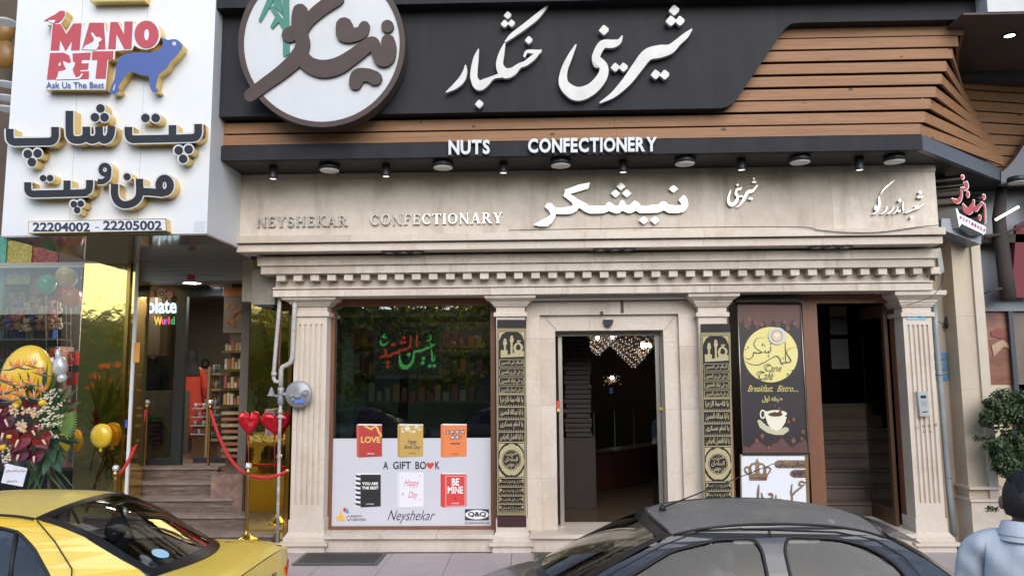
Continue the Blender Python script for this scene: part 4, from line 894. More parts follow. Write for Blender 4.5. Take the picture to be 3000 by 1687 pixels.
cols=[((.30,.16,.08),'brown'),((.42,.34,.24),'beige'),((.5,.46,.40),'cream'),((.22,.10,.06),'dark brown'),((.14,.12,.28),'violet'),((.42,.14,.16),'pink'),((.35,.2,.12),'tan')]
pos=['at the left picture edge','left of the green balloon','under the golden panel','under the red panel','beside the grey post','in the middle of the pile','low in the pile','at the front of the pile']
n=0
for r_ in range(4):
    for q in range(6):
        px=8+q*30+R.uniform(-6,6)+(r_%2)*12; py=890+r_*27+R.uniform(-5,5)
        if px>175: continue
        c,nm=cols[(R.randrange(7) if not (q==0 and r_<2) else 4)]
        plush(at(px,py,1.05-.07*r_),.105+R.uniform(0,.03),c,'%s plush toy in the %s row, %s from the left, behind the toy window'%(nm,('top','second','third','bottom')[r_],('first','second','third','fourth','fifth','sixth')[q]))
# toy shelves
for i,(py,lab) in enumerate(((942,'upper'),(992,'second'),(1052,'third'),(1110,'fourth'),(1180,'lowest'))):
    v=at(85,py,1.0); t=thing('toy_shelf',(v.x,v.y,v.z),lab+' shelf behind the toy window, packed with small boxed toys','shelf')
    MB().box(-8,X(168,py,1.0),.98,1.3,v.z-.02,v.z).build('shelf_board',M('shelf_chrome',(.3,.28,.27),.2,.8),t)
    for q in range(15):
        c=R.choice([(.03,.06,.22),(.30,.03,.05),(.05,.05,.06),(.3,.26,.2),(.12,.03,.02),(.05,.15,.25),(.35,.2,.05)]); xx=X(2,py,1.0)+q*.052-.1
        if xx>X(160,py,1.0): break
        MB().box(xx,xx+R.uniform(.03,.046),1.0,1.08,v.z+.001,v.z+R.uniform(.08,.15)).build('toy_box',M('toybox_%d_%d'%(c[0]*100,c[2]*100),c,.3),t)
MB().box(X(170,1000,1.0),X(176,1000,1.0),.95,1.3,0,2.3).build('shelf_post',M('pink_post',(.35,.2,.18),.4),PS)
MB().box(X(178,1000,1.5),X(232,1000,1.5),1.5,1.6,0,sz0).build('grey_column',M('grey_stucco',(.17,.15,.135),.8,var=(6,(.12,.11,.10),.6)),PS)
for (a,b_,c,d,col) in ((197,1030,222,1068,(.42,.04,.04)),(194,1092,220,1128,(.42,.04,.04)),(200,1070,220,1090,(.02,.03,.03)),(196,1180,214,1225,(.35,.12,.1))):
    m=MB().pbox(a,b_,c,d,1.0,1.15); tag(m.build('toy_package',M('pack_%d_%d'%(col[0]*100,col[1]*100),col,.4)),{1030:'red toy package with rounded top beside the gold column',1092:'red toy package with blue label, lower, beside the gold column',1070:'black toy package between the two red packages',1180:'pinkish toy package low beside the gold column'}[b_],'package')
m=MB().pbox(199,1096,206,1107,.99,.999); tag(m.build('blue_label',M('sky_label',(.1,.35,.7),.4)),'tiny sky blue label on the lower red toy package','label')
# plain foil balloons beside the flowers
c=at(78,1100,.30); t=thing('foil_balloon',(c.x,c.y,c.z-.3),'large plain yellow foil balloon behind the flower stand','balloon')
MB().ell(c,.30,.14,.36,24,16,Matrix.Rotation(.25,3,'Y')).build('foil_skin',M('yellow_foil',(.72,.48,.03),.28,.0,bump=(14,.35),coat=.5),t)
c=at(176,1075,.34); t=thing('foil_balloon',(c.x,c.y,c.z-.2),'plain white foil balloon with two knobs on top, right of the yellow one','balloon')
wf_=M('white_foil',(.55,.56,.6),.25,.3,bump=(16,.3)); m=MB(); m.ell(c,.085,.07,.13,16,12).ell(c+Vector((-.03,0,.14)),.035,.035,.08,12,8,Matrix.Rotation(-.1,3,'Y')).ell(c+Vector((-.1,0,.07)),.035,.035,.05,12,8).ell(c+Vector((.03,0,-.13)),.06,.05,.06,12,8); m.build('foil_skin',wf_,t)
c=at(148,1300,.3); t=thing('foil_balloon',(c.x-.0,c.y,c.z-.15),'small yellow foil balloon low behind the flower stand, at the gold column','balloon')
MB().ell(c+Vector((.16,0,.02)),.07,.09,.13,16,10).build('foil_skin',MATS['yellow_foil'],t)
c=at(297,1276,.30); t=thing('foil_balloon',(c.x,c.y,c.z-.15),'round yellow foil balloon floating before the gold column','balloon')
MB().ell(c,.125,.07,.14,20,14).build('foil_skin',MATS['yellow_foil'],t); MB().cyl((c.x,c.y,c.z-.18),(0,0,1),.02,.05,8,r2=.006).build('knot',MATS['yellow_foil'],t)
# marble steps
mar=M('brown_marble_riser',(.13,.095,.08),.35,var=[(5,(.26,.20,.17),.8),(14,(.06,.04,.035),.8)],stretch=(.5,1,4))
ST=thing('marble_steps',(X(560,1450,.4),.4,0),'brown marble steps rising to the glass door of the left shop','steps')
xl=X(250,1500,.4); yy=[.09,.33,.55,.75,.93]; xr=[X(800,1555,.09),X(757,1501,.33),X(682,1454,.55),X(640,1406,.75),X(640,1366,.93)]
for i in range(5):
    z1=FL*(i+1)/5; z0=FL*i/5
    MB().box(xl,xr[i]-.02,yy[i]+.025,1.3,z0,z1-.032).build('riser',mar,ST); MB().box(xl,xr[i],yy[i],1.3,z1-.031,z1).build('tread',M('tread_marble',(.22,.18,.155),.3,var=[(5,(.32,.27,.24),.7),(16,(.12,.085,.07),.7)],bump=(20,.08),stretch=(.6,1,2)),ST)
MB().box(xr[3]-.02,X(712,1440,.6),.58,1.2,0,Z(675,1388,.6)).build('cheek_block',M('cheek_marble',(.22,.14,.115),.4,var=[(5,(.33,.21,.16),.8),(12,(.1,.055,.045),.7)]),ST)
# glass entrance
gy=1.15; ED=thing('glass_entrance',(X(510,1200,gy),gy,FL),'dark framed glass entrance of the left shop with its door half open','door')
dm=M('anthracite_frame',(.03,.035,.04),.4,.3); eg=glass_mat('entrance_glass',(.62,.66,.62),2.0,.004)
gz=Z(500,878,gy)
MB().box(X(388,1200,gy),X(640,1200,gy),gy,gy+.08,ZV-.14,ZV-.001).box(X(505,1200,gy),X(541,1200,gy)-.03,gy,gy+.07,FL,ZV-.141).box(X(390,1200,gy),X(402,1200,gy),gy,gy+.07,FL,ZV-.141).build('entrance_frame',dm,ED)
MB().box(X(402,1200,gy),X(505,1200,gy),gy+.03,gy+.036,FL+.08,ZV-.141).build('pane',eg,ED)
MB().box(X(402,1200,gy),X(505,1200,gy),gy+.001,gy+.05,FL,FL+.079).build('bottom_rail',dm,ED)
MB().box(X(541,1360,gy)-.03,X(640,1360,gy),gy+.3,gy+.35,FL,FL+.06).build('bottom_rail',dm,ED)
# sign printed on the glass
m=MB(); pn=Pen(m,0,0,1,gy-.02,.004)
pn.text('olate',430,872,517,918,.025); pn.stroke([(430,893,5),(424,912,8),(420,918,6)]); m_=m.build('glowing_word',M('cold_neon',(.6,.8,.9),.4,emit=((.62,.86,1),.65))); tag(m_,'glowing pale blue script word ending in olate on the dark entrance glass','sign')
for ch,x0,x1,col in (('W',451,475,(.75,.5,.05)),('o',474,483,(.9,.08,.35)),('r',484,492,(.1,.12,.9)),('l',493,497,(.8,.05,.06)),('d',500,512,(.03,.3,.12))):
    m=MB(); Pen(m,0,0,1,gy-.02,.004).text(ch,x0,927 if ch in 'Wld' else 934,x1,950 if ch!='W' else 952,.03); tag(m.build('coloured_letter',M('neon_'+ch,col,.4,emit=(col,.5))),'small glowing letter %s of the word World under the pale blue script'%ch,'letter','coloured letters on the entrance glass')
for i,(cx,cy,r_,cs) in enumerate(((441,861,12,((.28,.1,.3),(.5,.3,.12))),(474,860,15,((.1,.1,.5),(.5,.35,.2))),(497,862,11,((.35,.12,.2),(.5,.3,.35))))):
    t=thing('lollipop_sign',at(cx,cy,gy),('leftmost','middle','rightmost')[i]+' of three swirled lollipops printed over the glowing word','sign')
    for q in range(4): m=MB(); Pen(m,0,0,1,gy-.022-.002*q,.001).ellipse(cx,cy,r_*(1-.25*q),hole=(r_*(1-.25*q)-2.2,)*2); m.build('lollipop_ring',M('lolly_%d_%d'%(i,q%2),cs[q%2],.4),t)
m=MB().pbox(391,1003,409,1061,.40,.404); tag(m.build('orange_sticker',M('orange_sticker',(.75,.33,.06),.5)),'plain orange rectangle stuck on the edge of the gold column by the entrance','sticker')
m=MB().pbox(366,1229,372,1252,.40,.404); tag(m.build('blue_sticker',M('blue_sticker',(.05,.1,.4),.5)),'tiny blue sticker low on the white edge strip beside the entrance','sticker')
# counter, racks and shelves inside
t=thing('stone_counter',at(450,1300,2.2),'speckled stone sales counter inside the left shop','counter')
MB().box(X(398,1200,2.2),X(500,1200,2.2),2.2,2.8,FL,Z(450,1146,2.2)).build('counter_body',M('counter_stone',(.16,.13,.11),.5,var=(30,(.11,.09,.08),.8)),t)
for i in range(6):
    c=((.35,.03,.08),(.05,.08,.3))[i%2]; MB().pbox(398,1153+i*15,415,1165+i*15,2.1,2.19).build('sweets_pack',M('sweet_%d'%(i%2),c,.4,var=(40,(.5,.45,.5),.5)),t)
MB().pbox(425,1220,470,1235,2.1,2.19).build('green_box',M('green_box',(.03,.09,.03),.5),t)
for i in range(5): MB().pbox(428,1240+i*13,468,1249+i*13,2.1,2.19).build('drawer_row',M('purple_row',(.07,.03,.05),.5),t)
t=thing('sweets_rack',at(590,1230,1.9),'low rack of small white and red cups beside the woman in red','rack')
for r_ in range(4):
    z=Z(590,1178+r_*25,1.9); MB().box(X(565,1200,1.9),X(604,1200,1.9),1.85,2.0,z-.09,z-.075).build('rack_board',M('rack_white',(.35,.33,.32),.5),t)
    for q in range(3): MB().cyl((X(572+q*12,1200,1.88),1.9,z-.074),(0,0,1),.02,.06,10,r2=.024).build('sweets_cup',M('cup_%d'%((r_+q)%2),((.35,.33,.34),(.3,.05,.06))[(r_+q)%2],.4),t)
MB().box(X(563,1280,1.9),X(604,1280,1.9),1.9,2.3,FL,Z(590,1240,1.9)).build('rack_cabinet',M('rack_wood',(.10,.05,.025),.5),t)
shelfw=M('shelf_wood',(.28,.19,.09),.5,var=(3,(.2,.13,.06),.6),stretch=(1,1,8))
t=thing('snack_shelf',at(630,1300,1.6),'tall wooden shelf of bottles and packets at the right of the left shop entrance','shelf')
MB().box(X(609,1200,1.6),X(616,1200,1.6),1.55,1.9,FL,Z(612,1075,1.6)).build('shelf_side',shelfw,t)
zs_=[1092,1138,1190,1212,1240,1285]
for i,y in enumerate(zs_):
    z=Z(630,y,1.6); MB().box(X(616,1200,1.6),X(642,1200,1.6),1.6,1.9,z-.03,z).build('shelf_board',shelfw,t)
    for q in range(3):
        c=R.choice([(.05,.06,.08),(.3,.05,.04),(.05,.12,.06),(.3,.28,.26)]); xx=X(620+q*7.5,1200,1.62)
        m=MB(); m.lathe((xx,1.65,z),[(.001,0),(.018,0),(.018,.07),(.008,.09),(.008,.11),(.001,.11)],10); m.build('bottle',M('bottle_%d_%d'%(c[0]*100,c[1]*100),c,.25),t)
t=thing('display_cabinet',at(690,1300,.75),'backlit gold framed shelf wall with a photo of pastries on top, reflected sweets below','cabinet')
cw=.78
MB().box(X(646,1100,cw),X(728,1100,cw),cw+.25,cw+.3,.3,sz0).build('cabinet_back',M('cabinet_brown',(.11,.065,.03),.5,var=(3,(.17,.1,.04),.7)),t)
MB().pbox(655,842,724,868,cw+.2,cw+.249).build('orange_header',M('orange_header',(.42,.13,.03),.5),t)
pic=MB().pbox(655,869,724,975,cw+.2,cw+.249).build('pastry_photo',M('photo_ground',(.16,.12,.07),.5,var=(5,(.22,.16,.09),.6)),t)
m=MB(); pn=Pen(m,0,0,1,cw+.198,.004)
for q in range(16): pn.ellipse(662+R.uniform(0,55),895+R.uniform(0,65),R.uniform(5,8),R.uniform(4,6),10)
m.build('pastry_print',M('pastry_print',(.38,.13,.03),.5,var=(20,(.15,.04,.02),.7)),t)
for i,y in enumerate((1026,1081,1136,1185)):
    z=Z(690,y,cw); MB().box(X(648,1100,cw),X(726,1100,cw),cw,cw+.24,z-.03,z).build('shelf_board',gold_dk,t)
    for q in range(7):
        c=((.42,.33,.17),(.45,.38,.25),(.3,.08,.05),(.4,.22,.06))[(q+i)%4]; xx=X(653+q*10,1100,cw); h=R.uniform(.06,.15)
        MB().box(xx,xx+.033,cw+.04,cw+.1,z+.001,z+h).build('packet',M('packet_%d'%((q+i)%4),c,.4,var=(30,(c[0]*.5,c[1]*.4,c[2]*.4),.8)),t)
for i in range(8):
    y=1205+i*18; MB().pbox(648,y,700,y+9,cw+.05,cw+.2).build('box_row',M('box_row_%d'%(i%2),((.32,.25,.13),(.28,.10,.05))[i%2],.5,var=(12,(.1,.05,.03),.6)),t)
# grey box, dome camera, pipes, meter
bx_=MB().pbox(738,788,806,892,-.05,.2).build('concrete_box',M('rough_grey',(.24,.22,.19),.85,var=[(12,(.17,.155,.135),.7),(50,(.3,.28,.25),.6)],bump=(60,.5))); tag(bx_,'rough grey wall box with dark base left of the dentil cornice','box')
tag(MB().pbox(758,892,800,899,-.04,.1).build('cable_tray',darkmetal),'dark cable tray under the rough grey wall box','tray')
v=at(743,752,-.3); t=thing('dome_camera',(v.x,v.y,v.z-.05),'white dome security camera under the left end of the cornice','camera')
MB().lathe(v,[(.001,.07),(.055,.07),(.058,.02),(.05,.0),(.001,0)],20).build('camera_base',M('camera_white',(.55,.53,.5),.5),t); MB().ell(v+Vector((0,0,-.002)),.036,.036,.04,16,10).build('camera_dome',blackgloss,t)
gp=M('weathered_white_pipe',(.50,.49,.47),.6,var=[(25,(.33,.31,.29),.9),(60,(.2,.18,.16),.4)]); gp2=M('brown_pipe',(.15,.05,.03),.6,var=(20,(.1,.04,.03),.7))
G_=thing('gas_meter',at(870,1290,-.06),'grey round gas regulator with white standing pipes before the left fluted pilaster','gas meter')
def pp(l,Y,r,nm,mat,n=10): 
    MB().tube([at(x,y,Y) for x,y in l],r,n).build(nm,mat,G_)
yP=-.03; yp2=-.2
pp([(865,869),(861,940),(857,1030),(856,1048),(851,1062),(838,1070),(828,1074),(824,1084),(823,1100),(823,1140)],yP-.02,.026,'pipe',gp)
pp([(820,869),(815,940),(809,1007),(805,1060),(802,1095),(802,1108),(806,1117),(822,1119)],yP-.02,.022,'pipe',gp)
pp([(827,866),(822,950),(818,1060),(816,1110)],yP+.05,.012,'rust_pipe',gp2)
pp([(822,1183),(820,1240),(818,1310),(816,1420),(812,1597)],yP-.02,.018,'pipe',M('scuffed_pipe',(.50,.49,.48),.6,var=[(14,(.12,.08,.06),.9),(50,(.3,.28,.27),.6)]))
for x,y,r in ((803,1090,.03),(823,1135,.034),(822,1215,.027),(821,1200,.025)): MB().cyl(at(x,y,yP-.02),(0,0,-1),r,.04,12).build('pipe_joint',gp,G_)
MB().lathe(at(822,1187,yP-.02),[(.02,0),(.034,.02),(.036,.08),(.03,.1),(.034,.12),(.034,.17),(.02,.19)],14).build('valve_body',M('meter_grey',(.25,.25,.27),.5,.3,var=(20,(.3,.3,.32),.6)),G_)
a=at(795,1160,yP-.02); MB().lathe(a,[(.001,.0),(.045,0),(.045,.015),(.035,.02),(.012,.09),(.001,.1)],14).build('regulator_cap',MATS['meter_grey'],G_)
MB().tube([a+Vector((0,0,.01)),at(822,1162,yP-.02)],.014,8).build('regulator_arm',MATS['meter_grey'],G_)
c=at(871,1155,-.14); m=MB(); q=[(c+Vector((0,dy,0)),r) for dy,r in ((.10,.09),(.085,.135),(.06,.140),(.055,.149),(.04,.149),(.035,.135),(.015,.11),(.01,.04),(-.01,.035))]
m.tube([x for x,_ in q],[r for _,r in q],32); m.build('meter_disc',M('disc_grey',(.30,.30,.315),.45,.3,var=(6,(.24,.24,.25),.6)),G_)
MB().tube([c+Vector((-.13,.05,0)),at(822,1155,yP-.02)],.022,10).build('meter_inlet',MATS['meter_grey'],G_)
for (dx,dz,r) in ((-.06,-.0,.03),(-.045,-.05,.018),(.09,.02,.03)): MB().cyl(c+Vector((dx,.03,dz)),(0,-1,0),r,.045,12).build('meter_knob',MATS['meter_grey'],G_)
MB().box(c.x-.03,c.x+.075,c.y+.0,c.y+.02,c.z-.095,c.z-.05).build('meter_label',M('meter_blue',(.04,.12,.45),.5,var=(60,(.3,.4,.7),.5)),G_)
tag(MB().tube([at(x,y,-.05) for x,y in ((812,900),(818,940),(830,944),(845,930),(852,905),(854,890))],.004,5).build('hanging_cable',rubber),'thin black cable looping between the two white gas pipes','cable')
# intercom and heart balloons
t=thing('intercom',at(791,1236,.0),'grey metal intercom with two buttons before the gold mirror, between the heart balloons','intercom')
MB().pbox(778,1199,803,1274,.10,.24).build('intercom_body',M('intercom_grey',(.42,.38,.38),.35,.5),t); MB().pbox(781,1201,801,1272,.092,.0995).build('intercom_face',M('intercom_face',(.17,.12,.13),.4),t); MB().pbox(784,1211,798,1222,.088,.0915).build('screen',blackgloss,t); MB().pbox(780,1246,802,1248,.088,.0915).build('divider',alum,t)
def heart(px,py,w,h,Y,lab,rotz=.6):
    c=at(px,py,Y); s=w/FPX*(Y+8.6)/2; hh=h/FPX*(Y+8.6)/2; t=thing('heart_balloon',(c.x,c.y,c.z-hh*1.2),lab,'balloon','red heart foil balloons at the left entrance')
    m=MB(); Rm=Matrix.Rotation(rotz,3,'Z')
    def fn(u,v):
        a=2*math.pi*u; k=math.sin(math.pi*v/1.0*.5+0) ; rr=math.sin(math.pi*v); x=math.sin(a)**3; z=(13*math.cos(a)-5*math.cos(2*a)-2*math.cos(3*a)-math.cos(4*a))/16
        y=-math.cos(math.pi*v)*.42; wr=1+.03*math.sin(a*26)*rr
        return c+Rm@Vector((x*rr*1.15*s*wr,y*s*(.6+.4*rr),z*rr**.9*hh*1.0))
    m.grid(fn,64,16); m.build('foil_skin',M('red_foil',(.55,.015,.03),.16,.55,bump=(18,.35)),t)
    MB().cyl((c.x,c.y,c.z-hh*1.22),(0,0,1),.012,.06,8,r2=.004).build('knot',MATS['red_foil'],t); MB().tube([(c.x,c.y,c.z-hh*1.2),(c.x+.01,c.y,c.z-hh*1.2-.4)],.0025,4).build('string',M('red_string',(.5,.05,.05),.6),t)
heart(730,1236,58,84,-.08,'red heart foil balloon left of the grey intercom',.75)
heart(806,1238,72,80,.12,'red heart foil balloon half hidden behind the grey intercom',.2)
# rope barriers
def post(px,py,ptop,lab,zb):
    v=pz(px,py,zb); h=(Z(px,ptop,v.y)-zb); t=thing('rope_post',v,lab,'stanchion','golden rope posts on the marble steps')
    MB().lathe(v,[(.13,0),(.13,.012),(.10,.03),(.05,.05),(.03,.09),(.022,.1)],24).build('post_base',M('bright_gold',(.7,.5,.15),.2,1),t)
    MB().lathe(v,[(.02,.1)]+[(.020+.0015*(q%2),.1+(h-.2)*q/40) for q in range(41)]+[(.02,h-.1),(.03,h-.09),(.03,h-.06),(.018,h-.04)],14).build('post_shaft',M('hammered_gold',(.36,.22,.07),.3,1,bump=(40,.5)),t)
    MB().ell(v+Vector((0,0,h-.01)),.035,.035,.035,14,10).build('crystal_ball',M('crystal_ball',(.75,.75,.78),.08,.6),t); return v,h
p1=post(421,1401,1176,'golden rope post left of the glass entrance',.64)
p2=post(608,1401,1176,'golden rope post with crystal ball, right of the glass entrance',.64)
p3=post(721,1583,1362,'golden rope post at the foot of the steps, nearest the white gas pipe',.16)
p4=post(328,1590,1368,'golden rope post at the left foot of the steps, behind the yellow car roof',.16)
rope=M('red_velvet_rope',(.50,.02,.025),.75,bump=(120,.6))
def ropeb(a,b_,sag,lab):
    pts=[]
    for q in range(17):
        f=q/16; p=a.lerp(b_,f); p=Vector((p.x,p.y,p.z-sag*4*f*(1-f))); pts.append(p)
    t=thing('velvet_rope',pts[8],lab,'rope','red velvet ropes'); MB().tube(pts,.019,10).build('rope_body',rope,t)
    for e in (0,-1): MB().ell(pts[e],.024,.024,.024,8,6).build('rope_hook',MATS['bright_gold'],t)
def top(p): return p[0]+Vector((0,0,p[1]-.1))
ropeb(top(p1),top(p4),.16,'red velvet rope hanging between the two left golden posts')
ropeb(top(p2),top(p3),.16,'red velvet rope hanging between the two right golden posts')
ropeb(top(p3),at(842,1378,.0),.05,'short red rope from the front right post to the gold strip by the pipes')
# flower stand -------------------------------------------------
FS=thing('flower_stand',at(80,1440,-.35),'tall flower stand with palm leaves, orange strelitzias, dark red anthuriums and white blossoms','flower stand')
FYp=-.35
pg=M('palm_green',(.05,.10,.03),.5,var=(8,(.09,.14,.04),.7)); dgm=M('dark_leaf',(.025,.06,.03),.4,var=(8,(.04,.09,.045),.7))
def blade(a,b_,w,bend,mat,name,fold=.15):
    a=Vector(a);b_=Vector(b_); d=b_-a; side=d.cross(Vector((0,1,0))).normalized(); m=MB()
    def fn(u,v):
        f=v; ww=w*math.sin(math.pi*min(1,.08+.9*f))**.8*(1-.2*f); x=(u-.5)*2
        return a+d*f+side*(x*ww)+Vector((0,-bend*math.sin(math.pi*f*.5)*f+abs(x)*ww*fold*-1,-abs(bend)*.6*f*f))
    m.grid(fn,2,8); return m.build(name,mat,FS)
base=at(110,1260,FYp+.1)
for i in range(34):   # fan of palm blades
    a_=math.radians(-25+i*4.6); L_=R.uniform(.62,.85); blade(base+Vector((R.uniform(-.06,.06),.06,R.uniform(-.1,.1))),base+Vector((math.cos(a_)*L_*.62,R.uniform(0,.08),math.sin(a_)*L_*.9)),.028,R.uniform(.0,.1),R.choice([pg,dgm]),'palm_blade')
for i in range(12): # right lower fan
    a_=math.radians(-48+i*6.5); blade(at(160,1230,FYp+.04),at(160,1230,FYp+.04)+Vector((math.cos(a_)*.27,0,math.sin(a_)*.27)),.02,.02,M('fan_green',(.13,.22,.05),.5),'fan_blade')
for i in range(22): # hanging grass
    x=R.uniform(30,330); 
    if x<230: blade(at(R.uniform(60,150),1330,FYp+.1),at(x,1430+R.uniform(0,50),FYp+.08),.012,.02,R.choice([pg,dgm]),'grass_blade')
for i in range(9):
    a_=R.uniform(-1.9,-.6); s_=at(R.choice([110,150,70,170]),R.uniform(1250,1370),FYp-.03); blade(s_,s_+Vector((math.cos(a_)*.2,-.03,math.sin(a_)*.22)),.055,.03,dgm,'broad_leaf')
def ant(px,py,s,rot,col,k=0):
    c=at(px,py,FYp-.12-.01*(k%4)); m=MB(); Rm=Matrix.Rotation(rot,3,'Y')
    def fn(u,v):
        a=2*math.pi*u; x=math.sin(a)**3*1.05; z=(13*math.cos(a)-5*math.cos(2*a)-2*math.cos(3*a)-math.cos(4*a))/15
        return c+Rm@Vector((x*v*s,-.18*s*(v*v)+.10*s*v*math.sin(a*2)+.015*s*math.sin(a*14)*v,z*v*s))
    m.grid(fn,36,5); t=m.build('anthurium',M('anthurium_%d'%int(col[0]*100),col,.3,var=(14,tuple(a_*.55 for a_ in col),.8),bump=(20,.4),coat=.3),FS)
    MB().tube([c+Rm@Vector((0,-.02*1,.1*s)),c+Rm@Vector((.05*s,-.25*s,-.3*s)),c+Rm@Vector((.1*s,-.3*s,-.55*s))],[.012,.011,.006],8).build('spadix',M('spadix_cream',(.6,.45,.3),.5),t)
for i,(x,y,s,r_,c) in enumerate(((90,1195,.10,.3,(.10,.008,.015)),(20,1232,.14,-.5,(.09,.008,.025)),(12,1270,.12,.2,(.10,.01,.03)),(56,1290,.13,.35,(.17,.012,.014)),(84,1285,.11,-.3,(.15,.012,.014)),(100,1263,.10,-.5,(.13,.02,.02)),(130,1290,.105,-.6,(.2,.015,.015)),(57,1333,.10,.3,(.08,.008,.02)),(103,1338,.10,.0,(.09,.008,.02)),(6,1200,.09,.5,(.1,.01,.02)))): ant(x,y,s,r_,c,i)
ora=M('strelitzia_orange',(.75,.20,.02),.45); bract=M('bract_grey',(.13,.10,.09),.5)
for i,(x,y,d_) in enumerate(((38,1080,-1),(62,1078,1),(98,1075,1),(122,1098,1),(95,1128,1),(60,1135,-1),(30,1125,1),(20,1150,-1),(128,1148,1),(100,1168,1),(60,1160,1),(35,1175,-1),(14,1170,1),(-2,1150,1),(10,1115,1))):
    c=at(x,y,FYp-.08); t=MB(); t.tube([c+Vector((-d_*.10,0,.03)),c,c+Vector((d_*.05,0,-.012)),c+Vector((d_*.15,0,-.01))],[.004,.012,.009,.001],7); tt=t.build('strelitzia_bract',bract,FS)
    for q in range(5):
        a_=math.radians(55+q*22)*1.0; e=Vector((math.cos(a_)*.1*d_,R.uniform(-.03,.01),math.sin(a_)*.115)); m=MB(); s_=e.cross(Vector((0,1,0))).normalized()*.009
        m.face([m.addv(c),m.addv(c+e*.5+s_),m.addv(c+e),m.addv(c+e*.5-s_)]); m.build('strelitzia_petal',ora if q!=2 else M('petal_white',(.5,.42,.36),.5),tt)
wb=M('white_blossom',(.58,.52,.40),.6)
def spike(p0,p1,n,r_):
    m=MB()
    for q in range(n):
        f=q/n; c=p0.lerp(p1,f)+Vector((R.gauss(0,.02*(1-f*.6)),R.gauss(0,.012)-.02,R.gauss(0,.012)))
        m.ell(c,r_*(1-.4*f),r_*(1-.4*f),r_*.8*(1-.4*f),6,4)
    m.build('blossom_spike',wb,FS)
for a_,b_,c,d in ((130,1170,165,1138),(125,1200,185,1142),(140,1215,190,1175),(130,1230,192,1215),(140,1245,180,1240),(115,1250,135,1245),(105,1215,150,1192),(140,1265,172,1282),(10,1310,25,1275),(20,1360,8,1300),(30,1345,34,1295)): spike(at(a_,b_,FYp-.1),at(c,d,FYp-.1),26,.016)
lil=M('lily_cream',(.62,.5,.28),.5,var=(40,(.4,.12,.1),.8)); 
for i in range(9):
    c=at(R.uniform(35,105),R.uniform(1195,1262),FYp-.17); m=MB()
    for q in range(6):
        a_=q*math.pi/3+R.random(); e=Vector((math.cos(a_)*.055,-.01,math.sin(a_)*.055)); s_=e.cross(Vector((0,1,0))).normalized()*.014
        m.face([m.addv(c),m.addv(c+e*.6+s_+Vector((0,-.015,0))),m.addv(c+e),m.addv(c+e*.6-s_+Vector((0,-.015,0)))])
    m.build('lily',lil,FS)
for x,y in ((124,1180),(45,1190),(30,1278),(8,1310)): MB().ell(at(x,y,FYp-.14),.04,.035,.035,14,8).build('yellow_flower',M('yellow_bloom',(.7,.42,.02),.6,bump=(60,.8)),FS)
for x in (60,165,245): MB().tube([at(130,1330,FYp+.15),at(x,1560,FYp+.15)],.014,6).build('stand_leg',M('stand_dark',(.06,.04,.03),.6),FS)
cdm=MB(); q=[at(18,1357,-.5),at(80,1371,-.5),at(66,1425,-.5),at(3,1413,-.5)]; cdm.poly(q,(0,.004,0)); t=cdm.build('greeting_card',M('card_white',(.68,.69,.78),.5),FS)
m=MB(); pn=Pen(m,0,0,1,-.503,.0); 
for i,(x0,y0,x1) in enumerate(((16,1373,74),(20,1404,50))): pn.text(fa('تبریک و شادباش بهترین') if i==0 else fa('با احترام'),x0,y0,x1,y0+10,.02)
m.build('card_writing',M('card_ink',(.3,.08,.12),.6),t)
# ================================================================ gift book film on the shop window
def pm(name,c,r=.5,**k): return M(name,c,r,**k)
PYY=wy+.03
GP=thing('gift_book_film',at(1205,1541,PYY),'white window film advertising A GIFT BOOK with six printed books','poster')
MB().pbox(970,1283,1438,1541,PYY,PYY+.003).build('film',pm('film_white',(.56,.565,.62),.4,var=(1.5,(.53,.54,.59),.5)),GP)
bs=600/2288.
def bk_print(name,col,fn,par=GP,Y=PYY-.002,k0=0):
    m=MB(); pn=Pen(m,900,1180,bs,Y,0,.0004); pn.k=k0; fn(pn); return m.build(name,pm('print_'+name if isinstance(col,tuple) else '',col,.5) if isinstance(col,tuple) else col,par)
def book(x0,y0,x1,y1,sp,col,spc,nm,lab):
    t=bk_print(nm,pm('bk_'+nm,col,.45),lambda p:p.poly([(x0+sp,y0+14),(x1,y0+14),(x1,y1-12),(x0+sp,y1)]))
    t['label']=lab
    s=bk_print(nm+'_spine',pm('bks_'+nm,spc,.45),lambda p:p.poly([(x0,y0+8),(x0+sp,y0+14),(x0+sp,y1),(x0,y1-14)]))
    bk_print(nm+'_pages',pm('bk_pages',(.75,.75,.75),.5),lambda p:p.poly([(x0,y0+6),(x0+30,y0-4),(x1,y0),(x1,y0+13),(x0+sp,y0+13)]))
    return t
book(552,237,836,608,28,(.42,.045,.04),(.55,.10,.05),'love_book','printed red book reading LOVE')
book(1010,237,1296,608,28,(.50,.33,.09),(.42,.27,.07),'birthday_book','printed golden book reading Happy Birth Day')
book(1492,235,1782,608,28,(.72,.21,.07),(.70,.17,.05),'surprise_book','printed orange book reading OPEN ME! surprise')
book(535,785,822,1165,60,(.02,.02,.024),(.75,.75,.75),'black_book','printed black book reading YOU ARE THE BEST')
book(1002,775,1300,1165,28,(.72,.72,.78),(.62,.62,.70),'happy_day_book','printed white book reading Happy Day')
book(1490,780,1780,1165,28,(.62,.055,.05),(.55,.05,.045),'be_mine_book','printed red book reading BE MINE')
K=3
gold_p=pm('print_gold',(.70,.48,.12),.5); wht=pm('print_white',(.8,.8,.8),.5); ink=pm('print_ink',(.03,.03,.06),.5); redp=pm('print_red',(.62,.05,.04),.5)
bk_print('love_lettering',gold_p,lambda p:(p.text('LOVE',600,375,820,445,.03),p.stroke([(648,258,22),(700,285,20),(725,300,10)]),p.stroke([(720,285,16),(770,262,22),(800,320,24),(828,365,20)])),k0=K)
